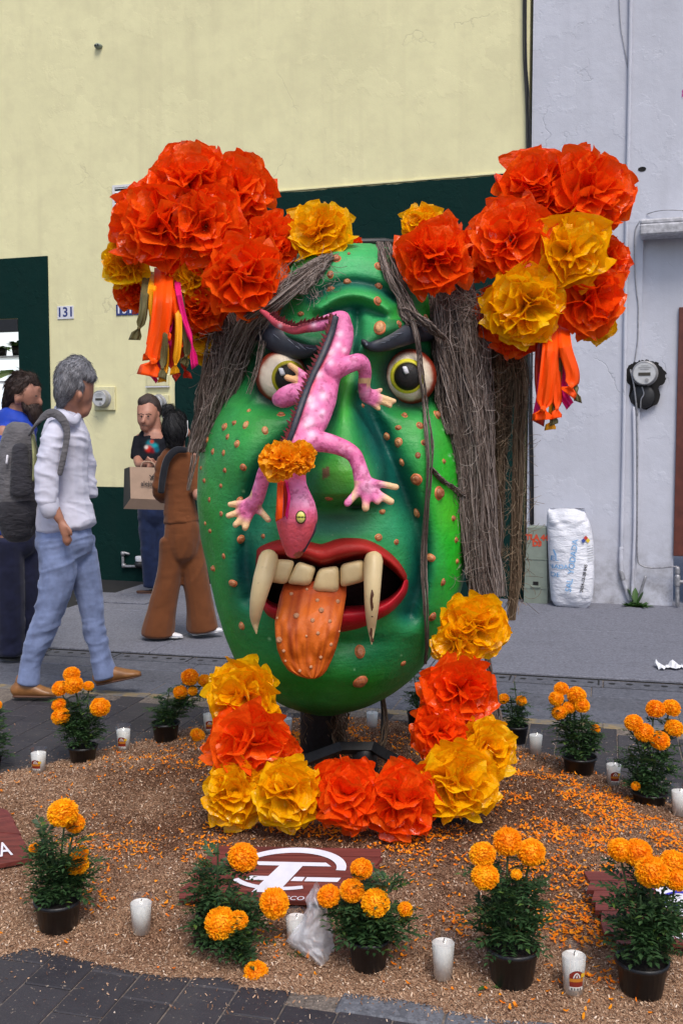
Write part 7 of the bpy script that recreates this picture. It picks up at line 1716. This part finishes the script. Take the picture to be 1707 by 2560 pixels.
# ---- grey-haired man walking right, seen from behind his right shoulder
p = Person('grey-haired man walking right in white shirt and light jeans with a grey backpack', 5.55, (150, 1735))
hand = [[(151, 1298, -.20, 9, 7), (160, 1318, -.21, 13, 8), (166, 1336, -.21, 13, 7)], [(158, 1334, -.21, 4), (160, 1352, -.205, 3.8), (164, 1362, -.19, 3.4)], [(164, 1337, -.215, 4), (167, 1354, -.21, 3.8), (170, 1364, -.195, 3.2)], [(169, 1337, -.21, 4), (173, 1352, -.205, 3.6), (175, 1360, -.19, 3.1)], [(173, 1334, -.20, 3.6), (178, 1346, -.195, 3.3), (180, 1353, -.185, 3)], [(168, 1316, -.22, 5), (177, 1326, -.225, 4.2), (181, 1338, -.22, 3.6)]]
p.skin('body', [([(188, 952, 0, 47, 52), (190, 985, 0, 44, 48), (196, 1010, 0, 36, 38), (202, 1024, 0, 24, 26)], X_), ([(176, 1000, 0, 30, 30), (172, 1045, 0, 30, 30), (168, 1070, 0, 36, 30)], X_),
    ([(219, 982, .01, 16, 20), (226, 992, .01, 9, 12), (229, 996, .01, 5, 7)], X_), ([(222, 1008, .01, 9, 12), (222, 1020, .01, 8, 10)], X_), ([(213, 965, .01, 22, 26), (214, 985, 0, 20, 26)], X_), [(199, 978, -.095, 6), (201, 990, -.1, 7), (199, 1000, -.095, 4)],
    ([(168, 1090, 0, 40, 36), (162, 1200, 0, 44, 38), (162, 1300, 0, 44, 36), (162, 1340, 0, 40, 34)], X_), [(156, 1100, -.10, 16), (122, 1160, -.19, 17), (118, 1230, -.20, 18), (134, 1268, -.2, 16), (150, 1298, -.2, 12)],
    [(150, 1350, -.03, 20), (140, 1440, -.06, 24), (126, 1520, -.06, 22), (80, 1660, -.06, 15), (74, 1690, -.06, 13)], [(190, 1345, .07, 30), (214, 1430, .08, 24), (228, 1500, .08, 20), (246, 1630, .08, 15), (262, 1672, .08, 14)]] + hand, M_['skin_tan'], .0085)
h_ = p.skin('hair', [([(184, 940, -.01, 44, 60), (177, 966, -.015, 40, 60), (167, 990, -.01, 30, 50), (163, 1004, -.005, 20, 38)], X_), ([(204, 930, -.01, 34, 52), (224, 944, -.01, 17, 36)], X_), ([(196, 925, 0, 38, 48), (214, 934, .0, 24, 40)], X_), ([(203, 962, -.085, 9, 12), (203, 982, -.08, 6, 10)], X_)], M_['hair_grey'], .007, (.012, 26, (1, 1, .7)), 3)
strands(h_, 1500, 0.03, (-.5, -.1, -.75), M_['strand_grey'], 1, out=0.16)
p.skin('shirt', [([(176, 1030, 0, 33, 32), (168, 1058, 0, 50, 40), (164, 1090, 0, 59, 50), (160, 1150, 0, 60, 52), (160, 1230, 0, 62, 54), (163, 1295, 0, 72, 62), (166, 1318, 0, 75, 64)], X_), [(152, 1068, -.10, 27), (134, 1102, -.15, 30), (121, 1160, -.18, 29), (116, 1225, -.2, 28), (122, 1264, -.2, 25)], [(196, 1085, .12, 26), (212, 1160, .16, 24), (220, 1240, .14, 22)],
    ([(222, 1290, .06, 10, 20), (226, 1308, .06, 9, 20)], X_)], M_['shirt_white'], .007, (.022, 11, (1.0, 1, 2.2)), 1, sm=3, ck=.2)
mb = MB(); q = p.chain([(146, 1020, .02, 10, 8), (163, 1036, -.12, 12, 6), (186, 1052, -.10, 12, 6), (198, 1040, -.04, 9, 6)]); mb.tube(q[0], q[1], 10); mb.build('collar', M_['shirt_white'], p.root, True)
mb = MB(); q = p.chain([(121, 1252, -.2, 26.5), (126, 1274, -.2, 25)], seg=3); mb.tube(q[0], q[1], 16, 0, True); mb.build('sleeve_cuff', M_['shirt_white'], p.root, True)
p.skin('trousers', [([(164, 1292, 0, 58, 48), (161, 1330, 0, 71, 56), (162, 1365, 0, 72, 56), (164, 1400, 0, 52, 46), (166, 1424, 0, 20, 20)], X_), [(142, 1350, -.05, 50), (147, 1430, -.06, 46), (130, 1510, -.06, 39), (101, 1590, -.06, 31), (80, 1650, -.06, 27), (71, 1708, -.06, 29)],
    [(190, 1350, .06, 47), (211, 1430, .07, 41), (226, 1495, .08, 34), (236, 1570, .08, 28), (252, 1640, .08, 27), (266, 1692, .08, 31)]], M_['jeans_light'], .007, (.022, 10, (.7, .8, 2.4)), 2, sm=3, ck=.2)
def shoe(p, heel, toe, dy, w, h, m, sole, laces=None):
    """low shoe along heel -> toe (px of the sole line)"""
    hx, hy = heel; tx, ty = toe; L = math.hypot(tx - hx, ty - hy); ux, uy = (tx - hx) / L, (ty - hy) / L
    P = lambda t, up: (hx + ux * L * t + uy * up, hy + uy * L * t - ux * up)
    A = []
    for t, up, a, b in ((.04, .34, .40, .8), (.14, .42, .46, .9), (.3, .46, .5, .92), (.5, .36, .38, .98), (.72, .25, .27, 1.05), (.88, .19, .2, .95), (.97, .15, .14, .7)):
        x, y = P(t, up * h); A.append((x, y, dy, a * h, b * w))
    o = p.skin('shoe', [(A, (0, 0, 1)), ([(*P(.1, .5 * h), dy, .4 * w + 5, .4 * w + 5), (*P(.14, 1.0 * h), dy, .34 * w + 5, .34 * w + 5)], X_)], m, .006)
    mb = MB(); pts = [p.w((*P(t, .05 * h), dy)) for t in (.0, .12, .35, .6, .85, 1.0)]; k = p.Y / F
    mb.tube(pts, [(h * .09 * k, w * .75 * k), (h * .1 * k, w * .95 * k), (h * .09 * k, w * .9 * k), (h * .09 * k, w * 1.02 * k), (h * .08 * k, w * .95 * k), (h * .06 * k, w * .5 * k)], 12, 0, True, (0, 0, 1))
    s = mb.build('sole', sole, None, True); adopt(s, o)
    if laces:
        lb = MB()
        for t in (.34, .40, .46): lb.tube([p.w((*P(t - .02, .86 * h * (1.25 - t)), dy - .03)), p.w((*P(t + .05, .95 * h * (1.2 - t)), dy))], .004, 5)
        s = lb.build('lace', laces, None, True); adopt(s, o)
    return o
shoe(p, (38, 1741), (140, 1741), -.06, 19, 46, M_['shoe_tan'], M_['sole_brown'], M_['ink'])
shoe(p, (246, 1712), (352, 1690), .08, 19, 46, M_['shoe_tan'], M_['sole_brown'])
bp = thing('backpack', 'grey backpack worn by the man in the white shirt', 'backpack', loc=at(50, 1150, 5.6))
class _Q(Person):
    def __init__(s, root, Y): s.root = root; s.Y = Y
b_ = _Q(bp, 5.6)
b_.skin('bag', [([(48, 1090, 0, 40, 46), (44, 1140, 0, 48, 58), (42, 1200, 0, 54, 62), (44, 1270, 0, 58, 64), (46, 1312, 0, 48, 56)], X_)], M_['pack_grey'], .011, (.012, 9), 4)
b_.skin('front_pocket', [([(52, 1120, -.125, 22, 14), (52, 1180, -.14, 26, 16), (52, 1232, -.14, 28, 14)], X_)], M_['pack_dark'], .010, (.006, 9), 5)
b_.skin('base_panel', [([(44, 1262, -.004, 59.5, 66), (45, 1290, -.004, 57, 64), (46, 1314, -.004, 46, 56)], X_)], M_['pack_dark'], .011, (.006, 9), 6)
mb = MB(); q = b_.chain([(84, 1090, -.10, 4, 14), (88, 1150, -.13, 4, 16), (86, 1200, -.13, 4, 12)]); mb.tube(q[0], q[1], 8); mb.build('trim', M_['pack_lime'], bp, True)
for k in range(2):
    q = b_.chain([(20 + 20 * k, 1140, -.14, 3, 6), (18 + 20 * k, 1158, -.15, 3, 6)]); MB().tube(q[0], q[1], 6).build('reflector', M_['print_white'], bp, True)
q = b_.chain([(75, 1085, -.13, 8, 4), (100, 1050, -.20, 10, 4), (130, 1032, -.22, 11, 4), (156, 1048, -.24, 11, 4), (168, 1080, -.24, 9, 4), (162, 1130, -.25, 8, 4), (150, 1185, -.25, 7, 4)], None, 10, 5); MB().tube(q[0], q[1], 10, 0, True, (0.5, 0, .8)).build('shoulder_strap', M_['pack_grey'], bp, True)

# ---- bearded man in the blue jacket at the left edge
p = Person('bearded long-haired man in bright blue jacket at the left picture edge behind the backpack', 6.5, (40, 1640))
hd = lambda cx, cy, r: ([(cx, cy - r * .25, 0, r * .8, r * .95), (cx + r * .02, cy + r * .15, 0, r * .8, r * .9), (cx + r * .1, cy + r * .55, 0, r * .62, r * .7), (cx + r * .16, cy + r * .85, 0, r * .4, r * .5)], X_)
p.skin('body', [hd(66, 988, 44), ([(50, 1010, 0, 24, 24), (40, 1045, 0, 26, 26)], X_), ([(94, 992, 0, 7, 8), (101, 1006, 0, 7, 8), (103, 1010, 0, 5, 6)], X_), ([(96, 1022, 0, 7, 12), (97, 1026, 0, 6, 10)], X_), [(42, 985, -.09, 6), (44, 996, -.095, 8), (42, 1008, -.09, 5)], ([(96, 972, 0, 8, 18), (97, 980, 0, 5, 14)], X_),
    ([(34, 1070, 0, 44, 40), (30, 1180, 0, 44, 42), (34, 1280, 0, 46, 42)], X_), [(20, 1300, -.06, 28), (22, 1460, -.06, 22), (26, 1610, -.06, 15)], [(64, 1300, .08, 28), (73, 1460, .08, 22), (70, 1610, .08, 15)], [(10, 1080, -.16, 20), (10, 1180, -.2, 16), (40, 1200, -.26, 12), (60, 1180, -.28, 9)], [(60, 1180, -.28, 8, 6), (76, 1172, -.29, 8, 5)]] + [[(74, 1166 + 4 * k, -.29, 2.8), (88, 1163 + 5 * k, -.30, 2.6), (94, 1166 + 5 * k, -.30, 2.3)] for k in range(4)] + [[(64, 1172, -.29, 3.2), (72, 1160, -.30, 2.8), (80, 1156, -.3, 2.5)]], M_['skin'], .0085)
h_ = p.skin('hair', [([(58, 962, 0, 36, 46), (52, 975, .0, 38, 46)], X_), ([(42, 975, .01, 26, 40), (30, 1000, .03, 20, 34), (22, 1024, .04, 12, 24)], X_), ([(76, 952, 0, 22, 34), (90, 962, 0, 10, 22)], X_)], M_['hair_brown'], .0075, (.006, 26), 7)
strands(h_, 1300, 0.05, (-.7, 0, -.6), M_['strand_brown'], 2, out=0.12)
h_ = p.skin('beard', [([(84, 1020, 0, 17, 30), (88, 1036, 0, 18, 28), (88, 1052, 0, 14, 22), (84, 1062, 0, 8, 14)], X_), ([(66, 1004, 0, 10, 36), (74, 1024, 0, 12, 34)], X_), ([(97, 1015, 0, 7, 14), (99, 1019, 0, 5, 13)], X_)], M_['hair_brown'], .0075, (.006, 30), 8)
strands(h_, 700, 0.02, (.25, -.1, -1), M_['strand_brown'], 3, out=0.3)
MB().box(-.006, .006, -.002, .002, -.003, .003).build('eye', M_['ink'], p.root, M=Matrix.Translation(at(91, 990, 6.5 - .078)))
p.skin('jacket', [([(44, 1028, 0, 34, 32), (38, 1054, 0, 56, 44), (32, 1090, 0, 58, 50), (28, 1190, 0, 56, 52), (30, 1290, 0, 58, 54), (32, 1330, 0, 56, 54)], X_), [(12, 1072, -.12, 28), (2, 1130, -.18, 28), (6, 1190, -.22, 26), (40, 1204, -.25, 20)]], M_['blue_jacket'], .010, (.022, 10), 9, sm=3, ck=.2)
p.skin('trousers', [([(34, 1320, 0, 50, 44), (38, 1350, 0, 60, 48), (40, 1385, 0, 44, 38), (42, 1405, 0, 16, 16)], X_), [(18, 1350, -.06, 42), (22, 1470, -.06, 40), (26, 1560, -.06, 36), (28, 1632, -.06, 34)], [(66, 1350, .08, 42), (74, 1470, .08, 38), (74, 1560, .08, 32), (68, 1622, .08, 30)]], M_['navy'], .010, (.020, 9), 10, sm=3, ck=.2)
shoe(p, (2, 1646), (72, 1646), -.06, 17, 34, M_['shoe_dark'], M_['black']); shoe(p, (48, 1628), (118, 1622), .08, 16, 34, M_['shoe_dark'], M_['black'])

# ---- woman in brown seen from behind
p = Person('woman in rust brown shirt and wide trousers with black hair bun seen from behind', 7.1, (455, 1592))
p.skin('body', [([(440, 1062, 0, 27, 30), (442, 1084, -.02, 25, 28), (446, 1098, -.03, 18, 20)], X_), ([(444, 1100, 0, 18, 18), (444, 1126, 0, 20, 18)], X_), [(471, 1074, -.02, 4), (472, 1084, -.02, 5), (471, 1090, -.02, 3)],
    ([(446, 1140, 0, 34, 24), (446, 1220, 0, 30, 26), (450, 1290, 0, 34, 28)], X_), [(414, 1150, 0, 13), (400, 1200, .0, 12), (398, 1236, .03, 11), (414, 1240, .2, 10), (426, 1226, .30, 8)], [(426, 1226, .3, 7, 5), (430, 1212, .31, 7, 5)], [(482, 1146, 0, 16), (492, 1200, -.02, 14), (494, 1240, -.1, 12)],
    [(434, 1310, 0, 22), (424, 1430, 0, 18), (398, 1560, 0, 13)], [(470, 1310, .04, 22), (486, 1430, .05, 18), (506, 1550, .08, 13)]] + [[(426 + 3 * k, 1212, .31, 2.6), (427 + 3 * k, 1200, .32, 2.3), (428 + 3 * k, 1194, .31, 2)] for k in range(4)] + [[(434, 1218, .31, 3), (440, 1210, .32, 2.5)]], M_['skin'], .009)
h_ = p.skin('hair', [([(438, 1056, -.02, 31, 36), (438, 1080, -.03, 32, 38), (438, 1104, -.03, 24, 28)], X_)], M_['hair_black'], .009, (.005, 24), 11)
strands(h_, 900, 0.05, (-.4, -.2, .9), M_['strand_black'], 4, out=0.04)
h_ = p.skin('hair_bun', [([(421, 1026, 0, 17, 19), (422, 1040, 0, 17, 19)], X_)], M_['hair_black'], .008, (.004, 30), 12)
strands(h_, 300, 0.035, (.8, .2, .4), M_['strand_black'], 5, out=0.08)
q = p.chain([(416, 1045, -.01, 13, 3), (430, 1047, -.06, 13, 3)], None, 10); MB().tube([at(410, 1044, 7.06), at(422, 1048, 7.03), at(434, 1044, 7.06)], .006, 8).build('hair_tie', M_['white_plastic'], p.root, True)
MB().tube([at(469, 1052, 7.05), at(470, 1080, 7.04), at(466, 1092, 7.05)], .003, 6).build('earring', M_['white_plastic'], p.root, True)
p.skin('shirt', [([(444, 1120, 0, 28, 24), (444, 1136, 0, 43, 30), (446, 1170, 0, 43, 33), (448, 1230, 0, 37, 32), (452, 1284, 0, 43, 38), (454, 1304, 0, 46, 41)], X_), [(412, 1146, 0, 18), (401, 1190, -.01, 18), (399, 1230, .0, 17), (410, 1242, .08, 18)], [(482, 1144, 0, 20), (492, 1190, -.02, 21), (495, 1235, -.06, 20)]], M_['brown_cloth'], .010, (.018, 11), 13, sm=3, ck=.2)
p.skin('trousers', [([(454, 1288, 0, 40, 36), (456, 1330, 0, 46, 42), (456, 1362, 0, 45, 41), (456, 1392, 0, 38, 34), (458, 1412, 0, 14, 14)], X_), [(433, 1350, 0, 33), (425, 1430, 0, 32), (409, 1510, 0, 36), (396, 1570, 0, 42), (395, 1586, 0, 43)], [(474, 1350, .04, 34), (486, 1430, .05, 34), (498, 1500, .06, 35), (508, 1572, .08, 39)]], M_['brown_cloth'], .010, (.022, 8, (1.6, 1.6, .8)), 14, sm=3, ck=.2)
shoe(p, (372, 1592), (457, 1594), 0, 14, 26, M_['shoe_white'], M_['white_plastic']); shoe(p, (484, 1588), (556, 1578), .08, 14, 26, M_['shoe_white'], M_['white_plastic'])
q = p.chain([(466, 1125, -.09, 4, 7), (440, 1126, -.12, 4, 9), (418, 1150, -.13, 4, 9), (408, 1190, -.14, 4, 9), (403, 1230, -.15, 4, 8)], None, 8, 5); MB().tube(q[0], q[1], 8, 0, True, (0, 1, 0)).build('bag_strap', M_['black_cloth'], p.root, True)

# ---- man in the black T-shirt looking down into the bag
p = Person('man in black printed T-shirt looking down behind a paper shopping bag', 9.2, (370, 1477))
p.skin('body', [([(370, 1022, 0, 27, 27), (368, 1040, -.05, 25, 25), (364, 1058, -.09, 20, 20), (362, 1068, -.10, 12, 12)], X_), ([(384, 1050, 0, 18, 18), (386, 1084, 0, 20, 18)], X_), ([(362, 1042, -.14, 4, 4), (358, 1054, -.17, 5, 5), (357, 1056, -.17, 4, 4)], X_), ([(352, 1036, -.11, 8, 5), (374, 1034, -.12, 8, 4)], None), [(394, 1028, -.01, 3), (396, 1036, -.01, 5), (394, 1044, -.01, 3)],
    ([(384, 1095, 0, 36, 28), (384, 1180, 0, 32, 28), (384, 1260, 0, 32, 28)], X_), [(352, 1098, 0, 15), (346, 1140, -.02, 13), (350, 1162, -.2, 11), (366, 1158, -.32, 8)], [(416, 1098, 0, 15), (420, 1145, -.02, 13), (404, 1160, -.2, 11), (384, 1160, -.3, 8)], [(366, 1158, -.32, 7, 6), (374, 1152, -.35, 6, 6)], [(384, 1160, -.3, 7, 6), (378, 1162, -.34, 6, 6)],
    [(370, 1270, 0, 22), (372, 1370, 0, 17), (374, 1460, 0, 11)], [(398, 1270, .02, 22), (400, 1370, .02, 17), (400, 1455, .02, 11)]] + [[(372 + 2 * k, 1154 + k, -.35, 2.6), (376 + 2.5 * k, 1146 + 3 * k, -.37, 2.3), (378 + 2.5 * k, 1150 + 4 * k, -.38, 2)] for k in range(4)] + [[(378, 1160 + 3 * k, -.34, 2.6), (370 - k, 1164 + 3 * k, -.36, 2.3), (367, 1168 + 3 * k, -.36, 2)] for k in range(4)] + [[(366, 1150, -.35, 3), (370, 1142, -.37, 2.5)], [(386, 1152, -.32, 3), (382, 1145, -.34, 2.5)]], M_['skin'], .010)
p.skin('hair', [([(376, 1012, .02, 26, 28), (382, 1028, .04, 24, 26)], X_), ([(362, 1006, -.03, 18, 18), (372, 1004, 0, 20, 22)], X_)], M_['hair_brown'], .009, (.003, 40), 15)
for ex in (354, 371): MB().lathe([(.001, .004), (.006, .002), (.009, -.004)], 8).build('eye', M_['ink'], p.root, True, M=Matrix.Translation(at(ex, 1041, 9.2 - .158)) @ Matrix.Rotation(math.pi / 2, 4, 'X'))
for ex in (353, 372): MB().tube([at(ex - 7, 1036, 9.2 - .165), at(ex, 1034, 9.2 - .172), at(ex + 7, 1037, 9.2 - .16)], .0035, 6).build('eyebrow', M_['hair_brown'], p.root, True)
MB().tube([at(356, 1063, 9.2 - .178), at(362, 1064, 9.2 - .182), at(368, 1064, 9.2 - .176)], .0045, 6).build('mouth', M_['shoe_brown'], p.root, True)
def tee(V):
    lx, ly = topx(V); c = np.tile(np.array((.014, .015, .02)), (len(V), 1)); fr = V[:, 1] < 9.2
    for (a, b, r, cc) in [(376, 1110, 10, (20, 120, 130)), (388, 1116, 8, (30, 140, 150)), (372, 1122, 9, (190, 40, 30)), (382, 1126, 7, (120, 20, 30)), (392, 1124, 7, (20, 90, 110)), (366, 1118, 5, (210, 200, 190)), (380, 1104, 5, (180, 60, 40))]:
        w = (np.exp(-(((lx - a) ** 2 + (ly - b) ** 2) / r ** 2) ** 2) * fr)[:, None]; c = c * (1 - w) + C(*cc) * w
    return c
p.skin('tshirt', [([(386, 1088, 0, 26, 22), (384, 1096, 0, 40, 28), (384, 1130, 0, 42, 34), (384, 1200, 0, 40, 36), (386, 1262, 0, 40, 36)], X_), [(352, 1094, 0, 18), (346, 1130, -.02, 19), (345, 1146, -.03, 18)], [(416, 1094, 0, 18), (421, 1130, -.02, 19), (422, 1146, -.03, 18)]], M_['cloth_attr'], .009, (.014, 10), 16, tee, sm=3, ck=.2)
p.skin('trousers', [([(386, 1255, 0, 37, 32), (386, 1290, 0, 40, 32), (387, 1312, 0, 26, 22), (388, 1324, 0, 10, 10)], X_), [(370, 1290, 0, 26), (374, 1380, 0, 22), (378, 1450, 0, 20), (378, 1466, 0, 20)], [(402, 1290, .02, 26), (404, 1380, .02, 21), (404, 1465, .02, 19)]], M_['denim_dark'], .010, (.016, 9), 17, sm=3, ck=.2)
shoe(p, (400, 1477), (343, 1477), -.02, 10, 24, M_['shoe_brown'], M_['sole_brown']); shoe(p, (425, 1472), (375, 1474), .06, 10, 24, M_['shoe_brown'], M_['sole_brown'])
# kraft shopping bag
Yb = 8.35; bg_ = thing('shopping_bag', 'brown paper shopping bag with black side held between the man and the woman', 'bag', loc=at(370, 1270, Yb))
fl, fr_, ft, fbm_ = (325, 1168), (418, 1172), None, None
tl4 = [at(325, 1167, Yb), at(420, 1170, Yb), at(418, 1250, Yb - .03), at(327, 1246, Yb - .03)]; bk4 = [at(311, 1172, Yb + .22), at(404, 1174, Yb + .24), at(414, 1272, Yb + .2), at(309, 1271, Yb + .2)]
V = tl4 + bk4 + [at(309, 1272, Yb + .02), at(412, 1275, Yb + .02)]
M_['bag_black'] = plain('black_bag_side', (.03, .028, .03), .6)
def panel(name, idx, m):
    mb = MB(); ids = sorted({i for f in idx for i in f}); mp = {i: k for k, i in enumerate(ids)}
    o = mk(name, [V[i] for i in ids], [tuple(mp[i] for i in f) for f in idx], m, bg_); return o
panel('front_panel', [(0, 1, 2, 3)], M_['kraft']); panel('bottom_panel', [(3, 2, 9, 8), (8, 9, 6, 7)], M_['kraft']); panel('side_panel', [(0, 3, 8, 7, 4)], M_['bag_black']); panel('back_panel', [(4, 7, 6, 5)], M_['kraft']); panel('side_panel', [(1, 5, 6, 9, 2)], M_['bag_black'])
for s, py_, sz in (('alejandro', 1209, .052), ('— — — —', 1220, .014), ('— —', 1228, .014)):
    a = at(372 if sz > .03 else 378, py_, Yb - .018 - (py_ - 1167) / 80 * .03 * .6); o = text('lettering', s, sz, M_['ink'], None, Matrix.Translation(a + Vector((.035, -.006, 0))) @ RX, .0005, 'CENTER', .001); adopt(o, bg_)
mb = MB(); 
for a, b in (((375, 1188), (386, 1199)), ((384, 1187), (377, 1199)), ((381, 1193), (392, 1187))): mb.tube([at(a[0], a[1], Yb - .022), at(b[0], b[1], Yb - .022)], .0035, 5)
mb.build('emblem', M_['ink'], bg_)
MB().tube(smooth_path([tuple(at(352, 1169, Yb + .02)), tuple(at(358, 1156, Yb + .02)), tuple(at(372, 1154, Yb + .02)), tuple(at(384, 1158, Yb + .02)), tuple(at(390, 1170, Yb + .02))], 14), .005, 6).build('handle', M_['kraft'], bg_, True)
